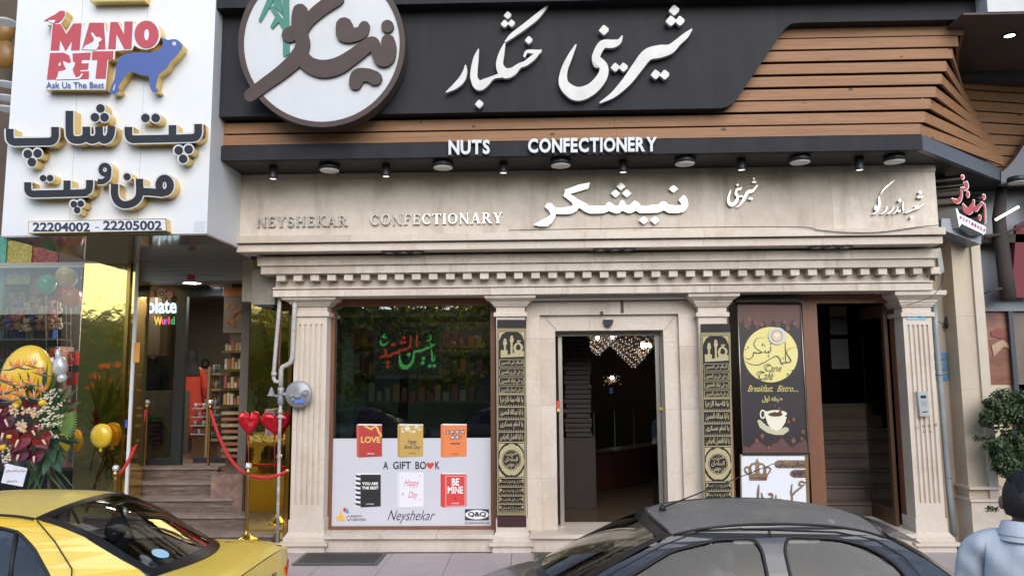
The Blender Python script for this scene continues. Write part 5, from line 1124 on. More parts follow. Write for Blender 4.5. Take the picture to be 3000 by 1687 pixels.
bk_print('book_caption',wht,lambda p:(p.text('A GIFT BOOK',665,558,750,572,.02),p.text('A GIFT BOOK',655,1120,745,1133,.02),p.text('A GIFT BOOK',1610,1112,1698,1126,.02)),k0=K)
def balls(p):
    for x,y,r in ((1120,285,30),(1220,270,20),(1068,320,14),(1195,320,16),(1250,300,12),(1060,290,10)): p.ellipse(x,y,r,n=14)
bk_print('silver_balls',pm('print_silver',(.62,.62,.58),.5),balls,k0=K)
bk_print('gold_balls',gold_p,lambda p:[p.ellipse(x,y,r,n=14) for x,y,r in ((1160,320,20),(1245,270,16),(1275,295,14),(1085,270,12))],k0=K+8)
def script(p,word,x0,y0,x1,y1,b=.0,sl=.25):
    n=len(p.mb.v); p.text(word,x0,y0,x1,y1,b)
    for i in range(n,len(p.mb.v)):
        v=p.mb.v[i]; zb_=p.w(x0,y1).z; v.x+=(v.z-zb_)*sl
bk_print('birthday_lettering',ink,lambda p:(script(p,'Happy',1118,405,1215,470,.01),script(p,'Birth Day',1080,470,1258,525,.01),p.text('A GIFT BOOK',1130,556,1215,568,.02)),k0=K)
bk_print('letter_tiles',pm('print_navy',(.04,.05,.09),.5),lambda p:[p.poly([(x,y),(x+40,y-4),(x+40,y+40),(x,y+44)]) for x,y in ((1548,306),(1604,304),(1660,302),(1716,300),(1604,362),(1660,360))],k0=K)
bk_print('tile_letters',wht,lambda p:[p.text(c,x+9,y+6,x+31,y+36,.03) for c,x,y in (('O',1548,306),('P',1604,304),('E',1660,302),('N',1716,300),('M',1604,362),('E',1660,360))],k0=K+8)
bk_print('surprise_lettering',ink,lambda p:(p.text('!',1712,362,1722,400,.03),p.text('surprise',1603,438,1705,468,.03),p.text('A GIFT BOOK',1612,562,1690,575,.02)),k0=K)
for w_,a_,b_ in (('A',848,905),('GIFT',958,1158),('BO',1208,1330),('K',1430,1480)): bk_print('title_word',ink,lambda p:p.text(w_,a_,652,b_,738,.02),k0=K)
def hrt(p,cx,cy,w):
    p.poly([(cx+w*math.sin(2*math.pi*k/28)**3,cy-w*(13*math.cos(2*math.pi*k/28)-5*math.cos(4*math.pi*k/28)-2*math.cos(6*math.pi*k/28)-math.cos(8*math.pi*k/28))/15) for k in range(28)])
bk_print('title_heart',redp,lambda p:hrt(p,1375,695,42),k0=K)
bk_print('black_book_lettering',wht,lambda p:(p.text('YOU ARE',612,882,792,915,.04),p.text('THE BEST',612,930,796,963,.04)),k0=K)
bk_print('spiral_binding',ink,lambda p:[p.poly([(535,800+i*52),(595,808+i*52),(595,835+i*52),(548,828+i*52)]) for i in range(7)],k0=K)
bk_print('happy_day_lettering',pm('print_rose',(.62,.12,.16),.5),lambda p:(script(p,'Happy',1080,850,1235,950,.0),script(p,'Day',1125,985,1220,1080,.0),p.ellipse(1070,1014,10,n=10),p.ellipse(1255,815,7,n=8),p.ellipse(1258,1080,6,n=8),p.ellipse(1063,830,5,n=8)),k0=K)
bk_print('be_mine_lettering',wht,lambda p:(p.text('BE',1616,838,1698,920,.03),p.text('MINE',1570,930,1742,1010,.03)),k0=K)
bk_print('be_mine_border',wht,lambda p:p.poly([(1548,812),(1766,812),(1766,1148),(1548,1152)],[[(1552,816),(1762,816),(1762,1144),(1552,1148)]]),k0=K+4)
bk_print('small_heart',pm('print_maroon',(.25,.03,.03),.5),lambda p:hrt(p,1653,1068,14),k0=K)
bk_print('shop_script',ink,lambda p:script(p,'Neyshekar',885,1195,1395,1345,-.005,.35),k0=K)
bk_print('party_logo_lettering',pm('print_grey',(.12,.12,.16),.5),lambda p:(p.text('Q',438,1258,486,1318,.0),p.text('PARTY',492,1250,620,1276,.02),p.text('CENTER',492,1288,658,1314,.02)),k0=K)
bk_print('party_logo_figure',pm('print_amber',(.75,.42,.06),.5),lambda p:(p.poly([(378,1195),(400,1262),(358,1262)]),p.stroke([(335,1272,20),(380,1275,30),(415,1262,16)]),p.stroke([(335,1305,16),(375,1290,40),(415,1308,18)])),k0=K)
bk_print('party_balloon',redp,lambda p:p.ellipse(420,1192,19,26),k0=K); bk_print('party_balloon',pm('print_blue',(.1,.25,.55),.5),lambda p:p.ellipse(445,1205,14,24),k0=K+1); bk_print('party_balloon',pm('print_green',(.1,.4,.3),.5),lambda p:p.ellipse(458,1215,10,16),k0=K+2)
bk_print('watch_logo',ink,lambda p:p.poly([(1762,1184),(2030,1184),(2030,1308),(1762,1308)]),k0=K); bk_print('watch_logo_oval',wht,lambda p:p.ellipse(1897,1245,130,52),k0=K+3); bk_print('watch_logo_lettering',ink,lambda p:(p.text('Q&Q',1795,1212,2000,1275,.04),p.text('QPARTYCENTER.COM',1805,1328,2030,1350,.01),p.ellipse(1779,1338,16,n=16,hole=(12,12))),k0=K+6)
# neon style calligraphy inside the window
NC=thing('neon_sign',at(1197,1108,.45),'dark framed panel with glowing green and red calligraphy hanging behind the shop window','sign')
MB().pbox(1095,948,1297,1108,.46,.48).build('panel_board',pm('panel_black',(.012,.014,.018),.6,var=(3,(.02,.025,.02),.6)),NC)
m=MB(); Pen(m,0,0,1,.452,.006).poly([(1095,948),(1297,948),(1297,1108),(1095,1108)],[[(1105,958),(1288,958),(1288,1098),(1105,1098)]]); m.build('panel_border',pm('panel_border',(.035,.04,.07),.5,var=(90,(.12,.05,.07),.8)),NC)
ns=600/2576.
def neon(nm,col,st,dots):
    m=MB(); pn=Pen(m,900,860,ns,.445,.006)
    for s in st: pn.stroke(s)
    for d in dots: pn.dot(*d)
    m.build(nm,M(nm,col,.5,emit=(col,.28)),NC)
neon('green_calligraphy',(.10,.62,.16),[[(1165,770,10),(1165,840,30),(1190,905,52),(1240,925,56),(1300,890,40),(1335,820,26),(1345,740,22),(1400,720,30),(1440,715,30),(1490,690,26),(1550,670,22),(1600,635,12)],[(1540,620,10),(1575,650,22),(1600,640,14)],[(1560,700,10),(1570,760,22),(1575,840,28),(1600,830,16),(1605,790,10)],[(920,580,10),(925,625,24),(960,645,26),(1020,610,10)],[(975,515,12),(950,540,20),(985,555,16),(1005,540,8)],[(1505,600,8),(1540,585,16),(1558,555,14),(1548,520,14)]],[(1275,765,52),(1462,815,52),(1450,870,52),(1540,910,50),(1595,908,50)])
neon('red_calligraphy',(.62,.05,.03),[[(1380,520,24),(1378,600,22),(1380,680,12)],[(1300,540,24),(1300,620,24),(1280,680,28),(1240,700,26),(1200,710,26),(1150,715,30)],[(1160,740,30),(1100,745,34),(1040,780,36),(1000,780,34),(985,720,28),(980,700,14)],[(1000,770,20),(950,790,28),(905,805,10)]],[(1215,555,52),(1180,615,48),(1225,612,48),(1075,640,46),(1105,640,40),(1015,865,50),(1012,920,50)])
# ================================================================ mourning banners on the two middle pilasters
blk=pm('banner_black',(.014,.010,.012),.7); gld=pm('banner_gold',(.44,.38,.22),.6,var=(60,(.30,.25,.12),.6)); gld2=pm('banner_border_gold',(.26,.22,.115),.6,var=(80,(.22,.18,.08),.7))
lines1=['السلام علی الحسین','و علی علی بن الحسین','و علی اولاد الحسین','و علی اصحاب الحسین']
lines2=['یا فاطمة الزهرا','یا ابا عبدالله الحسین','یا امام عسکری','یا ابا الفضل العباس']
lines3=['باز این چه شورش است','باز این چه نوحه و عزا','که در خلق عالم است','سر زد از قدسیان']
def banner(map_,yt,lab):
    # local units: x 0..100 across, y 0..650 down
    t=thing('calligraphy_banner',at(*map_(50,650),-.02),lab,'banner','black and gold banners on the pilasters')
    class BP(Pen):
        def w(s,x,y,dy=0): px,py=map_(x,y); return at(px,py,s.Y)+Vector((0,dy,0))
    def P(d,Y,nm,mat,fn,step=.0004):
        m=MB(); p=BP(m,0,0,1,Y,d,step); fn(p); return m.build(nm,mat,t)
    m=MB(); W_=lambda x,y,o:at(*map_(x,y),-.016-o)+Vector((0,0,0))
    m.grid(lambda u,v:W_(u*100,v*682-30,.006*math.sin(u*9+v*7)*math.sin(v*11)),10,50,flip=True); m.build('banner_cloth',blk,t)
    Y=-.026
    def edges_(p):
        p.poly([(0,0),(100,0),(100,650),(0,650)],[[(5,12),(94,12),(94,638),(5,638)]])
    P(0,Y,'gold_border',gld2,edges_)
    def bars(p):
        for y in (238,283,324,366,408,546): pass
        for y in (234,283,323,366,405,562): 
            p.poly([(5,y-1.5),(94,y-1.5),(94,y+1.5),(5,y+1.5)])
        for y in (432+165,):0
        for y in (595,):0
    seps=[ (231),(275),(317),(358),(390),(470+36)]
    def allb(p):
        for y in (230,274,317,361,396,520,552,583,612): p.poly([(5,y-1.6),(94,y-1.6),(94,y+1.6),(5,y+1.6)])
    P(0,Y-.001,'divider_line',gld,allb)['kind']='stuff'
    def teeth(p):
        for y in (230,274,317,361,552,583,612,637):
            for i in range(11):
                x=9+i*8; p.poly([(x-3,y-2),(x+3,y-2),(x+2,y-6),(x,y-10),(x-2,y-6)])
    P(0,Y-.0015,'tooth_fringe',gld2,teeth)['kind']='stuff'
    def shrine(p):
        for x,top in ((27,36),(50,26)):
            p.ellipse(x,top+5,5,6,12); p.poly([(x-6,top+9),(x+6,top+9),(x+7,top+18),(x+3,top+24),(x+3,90),(x-4,90),(x-4,top+24),(x-7,top+18)])
        p.poly([(55,68),(60,56),(70,48),(72,43),(74,48),(85,56),(90,66),(86,76),(86,90),(56,90),(58,78)],[[(64,70),(66,60),(72,54),(79,60),(81,70),(77,76),(68,76)]])
        p.poly([(66,42),(82,42),(80,47),(70,47)]); p.poly([(12,76),(36,76),(36,92),(92,78),(92,98),(12,102)])
        p.poly([(6,13),(30,13),(18,20),(12,30),(6,45)]); p.poly([(93,13),(70,13),(82,20),(88,30),(93,45)])
    P(0,Y-.001,'shrine_print',gld,shrine)
    def cart(p):
        for i in range(4):
            y=108+i*31; p.poly([(10,y),(90,y),(92,y+4),(92,y+22),(90,y+26),(10,y+26),(8,y+22),(8,y+4)],[[(11,y+1.6),(89,y+1.6),(90.4,y+5),(90.4,y+21),(89,y+24.4),(11,y+24.4),(9.6,y+21),(9.6,y+5)]]); pass
    P(0,Y-.001,'verse_frames',gld,cart)['kind']='stuff'
    for i in range(4): P(0,Y-.0012,'upper_verse',gld,lambda p:p.text(fa(lines1[i]),14,112+i*31,87,130+i*31,.022))
    for i,(a,b_) in enumerate(((236,262),(280,305),(323,349),(366,391))): P(0,Y-.001,'middle_name',gld,lambda p:p.text(fa(lines2[i]),11,a,90,b_,.03))
    def med(p):
        n=72; out=[(50+(41+3.5*abs(math.sin(k*math.pi*9/n*1)))*math.sin(2*math.pi*k/n),457+(52+4.5*abs(math.cos(k*math.pi*9/n)))*-math.cos(2*math.pi*k/n)) for k in range(n)]
        inn=[(50+33*math.sin(2*math.pi*k/40),457-36*math.cos(2*math.pi*k/40)) for k in range(40)]
        p.poly(out,[inn]); p.ellipse(50,457,31,34,40,hole=(29,32))
        p.text(fa('زینب'),30,430,52,446,.02); p.text(fa('السلطان'),27,446,72,466,.03); p.text(fa('حسن'),52,428,70,444,.02); p.text(fa('بن موسی'),30,466,73,486,.025)
        for sx,sy in ((0,0),(1,0),(0,1),(1,1)):
            fx_=(lambda x:x if not sx else 99-x); fy__=(lambda y:400+y if not sy else 516-y)
            p.poly([(fx_(6),fy__(0)),(fx_(30),fy__(0)),(fx_(20),fy__(8)),(fx_(12),fy__(18)),(fx_(6),fy__(30))])
    P(0,Y-.001,'medallion_print',gld,med)['kind']='stuff'
    for i,(a,b_) in enumerate(((526,541),(558,573),(589,604),(618,629))):
        def low(p):
            p.text(fa(lines3[i]),18,a,82,b_,.01); p.stroke([(8,a,3),(14,a+4,5),(8,b_-4,3)]); p.stroke([(92,a,3),(86,a+4,5),(92,b_-4,3)])
        P(0,Y-.001,'lower_verse',gld,low)
    return t
banner(lambda x,y:(1456.5+x*.855+y*(-.0015),961.5+y*.8415),0,'black and gold calligraphy banner between shop window and open door')
banner(lambda x,y:(2053+x*.868+y*.016,974+y*.8415-x*.008),0,'black and gold calligraphy banner between the open door and the cafe poster')
tag(MB().pbox(1457,1511,1542,1543,-.02,-.004).build('black_cloth',pm('maroon_cloth',(.04,.012,.015),.8)),'plain dark cloth strip below the banner left of the door','cloth')
# ================================================================ cafe poster and beauty salon board in the doorway
cY=.12
CP=thing('cafe_poster',at(2260,1327,cY),'dark brown Cane Cafe roller poster with yellow disc and coffee cup','poster')
m=MB()
def cq(x,y): return at(x,y,cY)
m.poly([cq(2159,893),cq(2344,893),cq(2369,1326),cq(2175,1327)],(0,.02,0)); m.build('poster_sheet',pm('coffee_black',(.022,.017,.020),.45,var=(2,(.035,.025,.028),.6)),CP)
def cp(nm,mat,fn,Y=cY-.002,k0=0,ox=0,oy=0,sc=1):
    m=MB(); p=Pen(m,ox,oy,sc,Y,0,.0005); p.k=k0; fn(p); return m.build(nm,mat,CP)
rb=pm('red_brown_print',(.115,.050,.045),.5,var=(6,(.08,.035,.03),.7))
def top_(p):
    pts=[(2159,893),(2344,893),(2350,950)]; xs=[2350-6*i for i in range(1,31)]
    for i,x in enumerate(xs): pts.append((x,950+10*math.sin(i*1.3)+R.uniform(-8,8)-(12 if i<8 else 0)*0))
    pts.append((2162,945)); p.poly(pts)
cp('splash_print',rb,top_); 
def bot_(p):
    pts=[(2175,1326)]; 
    for i in range(22): pts.append((2176+i*9-(0),1300+12*math.sin(i*.9)+R.uniform(-8,8)))
    pts.append((2368,1325)); p.poly(pts)
cp('splash_print',rb,bot_)
beanm=pm('bean_print',(.20,.075,.045),.5)
def bn(p):
    for x,y,r in ((2195,935,6),(2184,955,4),(2212,945,5),(2232,950,6),(2297,942,5),(2328,948,6),(2308,962,7),(2233,1276,7),(2216,1289,6),(2310,1235,5),(2325,1228,6),(2324,1290,8),(2352,1264,6),(2348,1284,5),(2270,1188,3),(2282,1196,4),(2252,1310,6)): p.ellipse(x,y,r*.75,r,12)
cp('coffee_beans',beanm,bn,k0=2)
cp('yellow_disc',pm('disc_yellow',(.66,.58,.20),.5,var=(2,(.7,.63,.3),.6)),lambda p:p.ellipse(2258,1038.5,79.5,81,48),k0=1)
c2=.1941
cp('persian_script',pm('script_ink',(.05,.06,.05),.5),lambda p:[p.stroke(s) for s in ([(1240,775,3),(1180,765,5),(1110,790,9),(1075,850,13),(1090,910,11),(1150,960,10),(1190,990,14),(1130,1000,12),(1070,990,14),(1060,1040,12),(1010,1085,10),(950,1075,6),(925,1050,3)],[(1190,990,12),(1230,985,12),(1245,960,9),(1255,995,12),(1280,990,12),(1290,965,9),(1300,995,12),(1325,960,12),(1325,900,10)],[(940,1110,4),(1010,1160,8),(1120,1180,12),(1230,1140,12),(1330,1080,10),(1410,1045,14),(1460,1080,14),(1480,1140,16),(1510,1175,10)],[(1500,1160,12),(1530,1140,16),(1560,1160,8)],[(1545,840,12),(1550,980,14),(1555,1120,14),(1600,1140,14),(1630,1110,16),(1590,1040,12),(1565,990,10),(1590,945,7),(1660,915,4),(1730,920,2)])],ox=2000,oy=840,sc=c2,k0=4)
cp('script_dots',pm('script_ink',(.05,.06,.05),.5),lambda p:[p.dot(*d) for d in ((1325,865,22),(1210,860,20),(1200,880,20),(1235,885,20),(1290,1030,18),(1295,1055,18),(1512,1080,22),(945,942,20),(985,912,24),(1582,1315,30),(1650,1260,26))],ox=2000,oy=840,sc=c2,k0=14)
cp('cafe_lettering',pm('script_ink',(.05,.06,.05),.5),lambda p:(script(p,'Cane',2240,1068,2287,1087,-.005,.3),script(p,'Café',2219,1088,2262,1112,-.005,.3),p.stroke([(2243,1083,1),(2238,1072,1.5),(2250,1066,2),(2254,1072,1)]),p.stroke([(2223,1105,1),(2217,1092,1.5),(2230,1087,2),(2236,1093,1)])),k0=20)
cp('cup_saucer',pm('pale_blue_print',(.48,.55,.50),.5),lambda p:p.ellipse(2276,984,26,25,30),k0=26); cp('cup_rim',pm('crema',(.42,.22,.12),.5),lambda p:p.ellipse(2275,984,17,17.5,26,hole=(14,14.5)),k0=28); cp('cup_foam',pm('foam',(.62,.50,.36),.5),lambda p:p.ellipse(2275,984,14,14.5,26),k0=29); cp('foam_heart',pm('foam_heart',(.72,.66,.56),.5),lambda p:hrt(p,2275,982,7),k0=31)
yl=pm('olive_yellow_print',(.50,.42,.14),.5)
cp('breakfast_lettering',yl,lambda p:(script(p,'Breakfast.  Bistro....',2190,1128,2338,1147,.01,.35),),k0=4)
cp('first_floor_lettering',yl,lambda p:(p.text(fa('طبقه اول'),2232,1159,2292,1179,.03),),k0=4)
cr=pm('cup_cream',(.72,.69,.55),.4); s3=600/2288.
def cup(p):
    p.poly([(450,500),(480,490),(560,560),(700,600),(770,570),(805,590),(800,620),(740,660),(650,660),(560,635),(480,580)])
cp('saucer',pm('saucer_print',(.50,.48,.33),.4),cup,ox=2100,oy=1100,sc=s3,k0=4)
cp('cup',cr,lambda p:(p.poly([(540,390),(780,460),(765,520),(720,590),(670,615),(610,590),(570,540),(545,470)]),p.ellipse(512,430,32,52,hole=(18,36)),p.ellipse(660,425,122,42)),ox=2100,oy=1100,sc=s3,k0=6)
cp('coffee',pm('coffee_print',(.10,.03,.02),.4),lambda p:(p.ellipse(655,432,80,24),p.stroke([(640,420,30),(645,405,14)]),p.stroke([(700,420,40),(710,390,20),(705,370,8)])),ox=2100,oy=1100,sc=s3,k0=11)
MB().tube([at(2161,893,cY-.01),at(2177,1327,cY-.01)],.006,6).tube([at(2345,893,cY-.01),at(2370,1327,cY-.01)],.006,6).build('poster_rail',alum,CP)
MB().pbox(2176,1327,2367,1332,cY-.01,cY+.02).build('poster_foot',darkmetal,CP)
MB().pbox(2156,868,2350,884,cY+.02,cY+.06).build('light_bar',darkmetal,CP)
SB=thing('salon_board',at(2270,1500,cY),'white and bronze beauty salon VIP board below the cafe poster','sign')
brz=pm('bronze_print',(.24,.13,.09),.35,metal=.5,var=(4,(.42,.32,.2),.8)); 
MB().poly([at(2169,1331,cY),at(2368,1331,cY),at(2374,1600,cY),at(2172,1600,cY)],(0,.02,0)).build('board_sheet',pm('board_sheet_white',(.68,.71,.76),.4),SB)
def sb(nm,mat,fn,k0=0):
    m=MB(); p=Pen(m,2100,1100,s3,cY-.004,0,.0006); p.k=k0; fn(p); return m.build(nm,mat,SB)
sb('gold_margin',pm('margin_gold',(.4,.3,.15),.3,metal=.8),lambda p:p.poly([(262,885),(1022,885),(1046,1600),(272,1600)],[[(274,895),(985,895),(1010,1596),(284,1596)]]))
sb('crown',brz,lambda p:(p.poly([(355,1110),(310,1080),(300,1040),(325,1010),(365,1010),(380,980),(430,965),(452,920),(470,965),(520,980),(545,1010),(585,1010),(612,1040),(600,1075),(570,1110),(558,1170),(365,1170)],[[(345,1080),(320,1055),(330,1030),(350,1030),(362,1100)],[(395,1090),(385,1020),(410,990),(432,1000),(425,1090)],[(480,1090),(475,1005),(500,990),(525,1015),(515,1090)],[(552,1095),(555,1035),(575,1030),(592,1050),(575,1080)]]),))
sb('crown_lettering',ink,lambda p:p.text('Asal Royal',380,1128,545,1158,.01),k0=4)
sb('name_plate',brz,lambda p:(p.poly([(690,942),(992,942),(994,1032),(690,1032),(655,1020),(640,987),(655,955)]),),k0=0); sb('name_plate',brz,lambda p:p.poly([(865,1048),(996,1048),(998,1138),(865,1138),(828,1120),(815,1093),(828,1066)]),k0=1)
sb('salon_lettering',ink,lambda p:(p.text(fa('سالن زیبایی'),660,958,972,1026,.02),p.text('VIP',840,1066,975,1122,.04)),k0=5)
sb('royal_script',brz,lambda p:[p.stroke(s) for s in [[(470, 1220, 14), (462, 1300, 26), (458, 1400, 24), (470, 1480, 20)], [(335, 1380, 10), (350, 1400, 16), (320, 1440, 20)], [(500, 1310, 14), (510, 1360, 24), (545, 1390, 26), (585, 1370, 20)], [(590, 1320, 34), (620, 1330, 24), (600, 1400, 26), (560, 1450, 16)], [(660, 1330, 12), (650, 1400, 26), (600, 1470, 16)]]],k0=5)
sb('royal_script',brz,lambda p:[p.stroke(s) for s in [[(705, 1370, 10), (690, 1420, 22), (650, 1480, 16)], [(840, 1210, 12), (830, 1300, 22), (840, 1330, 22), (880, 1290, 22), (930, 1250, 20), (975, 1215, 12)]]],k0=5)
sb('royal_script',brz,lambda p:[p.stroke(s) for s in [[(985, 1195, 20), (940, 1180, 22), (920, 1215, 20), (960, 1225, 14)], [(830, 1300, 18), (840, 1380, 22), (815, 1440, 20)]]],k0=5)
# small stickers, intercom on the right pilaster -------------------------------------------
t=thing('blue_stickers',at(2685,935,-.03),'bright blue and white plumbing advertisement stickers at the top of the right pilaster','sticker')
for (a,b_,c,d) in ((2656,914.5,2693,924),(2656,926,2693,936.5),(2695,914.5,2714,936.5)):
    MB().pbox(a,b_,c,d,-.006,-.001).build('sticker',pm('sky_sticker',(.08,.42,.68),.5,var=(55,(.4,.65,.8),.6)),t)
m=MB(); Pen(m,0,0,1,-.008,0).ellipse(2704,923,7,6,16).text('FF . Y A',2659,916,2690,922,.0).text('09124',2659,929,2688,934,.0); m.build('sticker_print',wht,t)
for r_ in range(3):
    for q,(a,c) in enumerate(((2738,2743),(2754,2774))):
        y=1033+r_*29; MB_=MB().pbox(a+r_*2,y,c+r_*2,y+22,.235,.249); tag(MB_.build('blue_notice',pm('notice_blue',(.04,.19,.42),.5,var=(50,(.3,.45,.6),.7))),'%s blue notice %s the grey pipe on the tan wall strip'%(('top','middle','bottom')[r_],('just left of','right of')[q]),'notice','blue notices by the grey drain pipe')
t=thing('door_intercom',at(2707,1222,-.04),'grey and white door intercom on the fluted right pilaster','intercom')
q=[at(2688,1147,-.05),at(2718,1145,-.05),at(2724,1218,-.05),at(2697,1220,-.05)]
MB().poly(q,(0,.05,0)).build('intercom_body',pm('intercom_silver',(.42,.45,.45),.35,metal=.3),t)
m=MB(); p=Pen(m,0,0,1,-.054,.003); p.poly([(2697,1158),(2713,1158),(2714,1166),(2698,1166)]); m.build('screen',blackgloss,t)
m=MB(); p=Pen(m,0,0,1,-.053,.002); p.poly([(2699,1174),(2716,1173),(2717,1189),(2700,1190)]); m.build('keypad',pm('keypad_grey',(.30,.32,.33),.5),t)
m=MB(); p=Pen(m,0,0,1,-.053,.002); p.poly([(2703,1205),(2717,1204),(2717,1207),(2703,1208)]); m.build('slot',rubber,t)
for i,(x,y) in enumerate(((2684,1248),(2702,1244),(2718,1243),(2737,1241),(2704,1261),(2722,1260))):
    m=MB(); p=Pen(m,0,0,1,-.004,.002,.0003); p.text(('12','3','۲۰','8','3م','٤ه')[i] if False else ('12','8','20','8','3x','4x')[i],x,y,x+8,y+6,.0); tag(m.build('stencil_mark',pm('stencil_ink',(.07,.06,.06),.8)),'dark stencil mark below the right pilaster intercom, %s'%('far left of upper row','second of upper row','third of upper row','far right of upper row','left of lower row','right of lower row')[i],'mark')
# ================================================================ right edge: tan wall strip, corner pilaster, side shop
t=thing('corner_wall',(5.2,.3,0),'tan limestone wall strip and corner pilaster with two projecting mouldings, right of the shop','wall')
tanx0=X(2735,1250,.25)
zs5=[0,.85,1.75,2.6,3.4,zf0-.002]
for a,b_ in zip(zs5[:-1],zs5[1:]): MB().box(tanx0,X(2800,1250,.25)+.25,.25,.6,a+.0008,b_-.0008).build('tan_slab',stone_tan,t)
cpx0,cpx1=X(2822,1250,.02),X(2905,1250,.02); cz=Z(2850,705,.02)
for a,b_ in zip([.02,.93,1.7,2.5],[.93,1.7,2.5,cz]): MB().box(cpx0,cpx1-.10,.0,.6,a+.0008,b_-.0008).build('pilaster_slab',stone_tan,t)
MB().box(cpx1-.099,cpx1,-.03,.6,0,cz).build('corner_strip',M('tan_pale',(.52,.46,.37),.55,var=(6,(.45,.39,.3),.6)),t)
for y in (1424,1460): z=Z(2850,y,-.04); MB().box(cpx0-.03,cpx1+.02,-.07,.58,z-.03,z).build('base_moulding',stone_lt,t)
z=Z(2850,1462,-.04); MB().box(cpx0-.01,cpx1+.01,-.045,.59,.01,z-.031).build('pilaster_foot',stone_lt,t)
q=MB(); q.hexa([at(2758,672,-.25)*1,at(2875,716,-.25),at(2875,716,-.25)+Vector((-.1,.9,0)),at(2758,672,-.25)+Vector((0,.9,0))],[at(2758,640,-.25),at(2875,640,-.25),at(2875,640,-.25)+Vector((-.1,.9,0)),at(2758,640,-.25)+Vector((0,.9,0))]); q.build('sign_bracket_hood',greymetal,t)
MB().pbox(2748,500,2776,690,-.05,.3).build('dark_cladding_strip',black,t)
dp=thing('drain_pipe',at(2770,1590,.1),'grey blue drain pipe running down beside the right fluted pilaster','pipe')
MB().tube([at(x,y,.08) for x,y in ((2736,872),(2742,980),(2752,1100),(2766,1260),(2780,1430),(2795,1572))],.032,12).build('pipe_body',M('pipe_bluegrey',(.26,.30,.31),.5,.1,var=(8,(.2,.22,.22),.7)),dp)
for x,y in ((2739,880),(2752,1100),(2780,1400)): MB().cyl(at(x,y,.08),(0,0,1),.036,.03,12).build('pipe_collar',greymetal,dp)
# dangling black plug with cable
t=thing('black_plug',at(2773,960,.2),'black socket plug hanging on the tan wall beside the grey pipe','plug')
c=at(2774,950,.2); MB().ell(c,.03,.03,.05,12,8).ell(c+Vector((0,0,.06)),.018,.018,.03,10,6).build('plug_body',rubber,t); MB().tube([at(x,y,.1) for x,y in ((2735,902),(2742,915),(2744,935),(2757,948),(2768,950))],.004,5).build('plug_cable',rubber,t)
# floodlight / cable bits right end of cornice
t=thing('flood_light',at(2755,800,-.15),'grey folded floodlight bracket at the right end of the dentil cornice','lamp')
MB().poly([at(2745,728,-.2),at(2756,726,-.2),at(2767,795,-.2),at(2752,806,-.2)],(0,.15,0)).build('lamp_panel',M('flood_grey',(.30,.31,.28),.5,var=(12,(.22,.22,.2),.6)),t); MB().poly([at(2738,730,-.16),at(2746,735,-.16),at(2750,800,-.16),at(2740,822,-.16)],(0,.12,0)).build('lamp_arm',MATS['flood_grey'],t)
def wire(nm,l,Y,r,lab,mat=rubber):
    pts=[at(x,y,Y) for x,y in l]; out=[]
    for i in range(len(pts)-1):
        a=pts[max(i-1,0)];b_=pts[i];c=pts[i+1];d=pts[min(i+2,len(pts)-1)]
        for k in range(6): u=k/6; out.append(.5*((2*b_)+(c-a)*u+(2*a-5*b_+4*c-d)*u*u+(3*b_-a-3*c+d)*u**3))
    out.append(pts[-1]); return tag(MB().tube(out,r,5).build(nm,mat),lab,'cable')
wire('sagging_cable',[(1490,675),(1900,668),(2320,665),(2400,674),(2480,681),(2580,680),(2700,664),(2755,660)],-.56,.0045,'thin dark cable sagging along the ledge under the limestone panel')
wire('thin_cable',[(2766,795),(2758,830),(2735,865),(2700,880),(2655,895)],-.3,.0035,'thin cable running from the floodlight to the right capital')
wire('thin_cable',[(2555,857),(2567,863),(2580,861)],-.16,.003,'short cable loop under the architrave left of the right capital')
wire('thin_cable',[(1895,1475),(2000,1455),(2150,1425),(2225,1405)],-1.1,.003,'thin black wire stretched above the dark car towards the salon board') if False else None
# projecting red sign at the right
RS=thing('projecting_sign',at(2830,680,-.3),'projecting sign with red chrome backed Persian letters above a small white and red light box','sign')
chrome=M('chrome_side',(.42,.41,.39),.22,1,var=(9,(.2,.2,.19),.6)); rl=M('red_acrylic',(.36,.015,.03),.35)
class SP_(Pen):
    def w(s,x,y,dy=0): return at(s.ox+x*s.sc,s.oy+y*s.sc,s.Y)+Vector((0,dy,0))
rs=260/724.
def redl(strokes,dots,ring=False):
    for nm,g,Y,mat,e in (('letter_side',4,-.30,chrome,(-.22,.30,.04)),('letter_face',0,-.312,rl,None)):
        for s in strokes:
            m=MB(); p=Pen(m,2740,480,rs,Y,0,.0003); p.grow=g; n0=0; p.stroke(s)
            if e:
                vs=list(m.v); fs=list(m.f); n=len(vs); E_=Vector(e)
                cnt=set((f[k],f[(k+1)%len(f)]) for f in fs for k in range(len(f)))
                for v in vs: m.addv(v+E_)
                for a,b_ in cnt:
                    if (b_,a) not in cnt: m.face((a,n+a,n+b_,b_))
            m.build(nm,mat,RS)
        for d in dots:
            m=MB(); p=Pen(m,2740,480,rs,Y,0); p.grow=g; p.ellipse(*d)
            if e:
                n=len(m.v)
                for v in list(m.v): m.addv(v+Vector(e))
                for a in range(n): b_=(a+1)%n; m.face((a,n+a,n+b_,b_))
            m.build(nm,mat,RS)
redl([[(140,285,10),(160,305,34),(190,300,36),(210,260,20),(210,220,14)],[(215,200,16),(235,205,26),(260,190,20),(255,150,14)],[(228,330,10),(245,370,44),(275,385,56),(300,340,34),(312,300,12)],[(322,350,12),(330,375,30),(350,350,26),(365,335,24),(378,320,20)],[(398,330,14),(404,380,14),(404,480,14)]],[(222,110,14,18),(265,250,14,26),(395,270,14,22),(362,440,12,22),(240,165,12,16)])
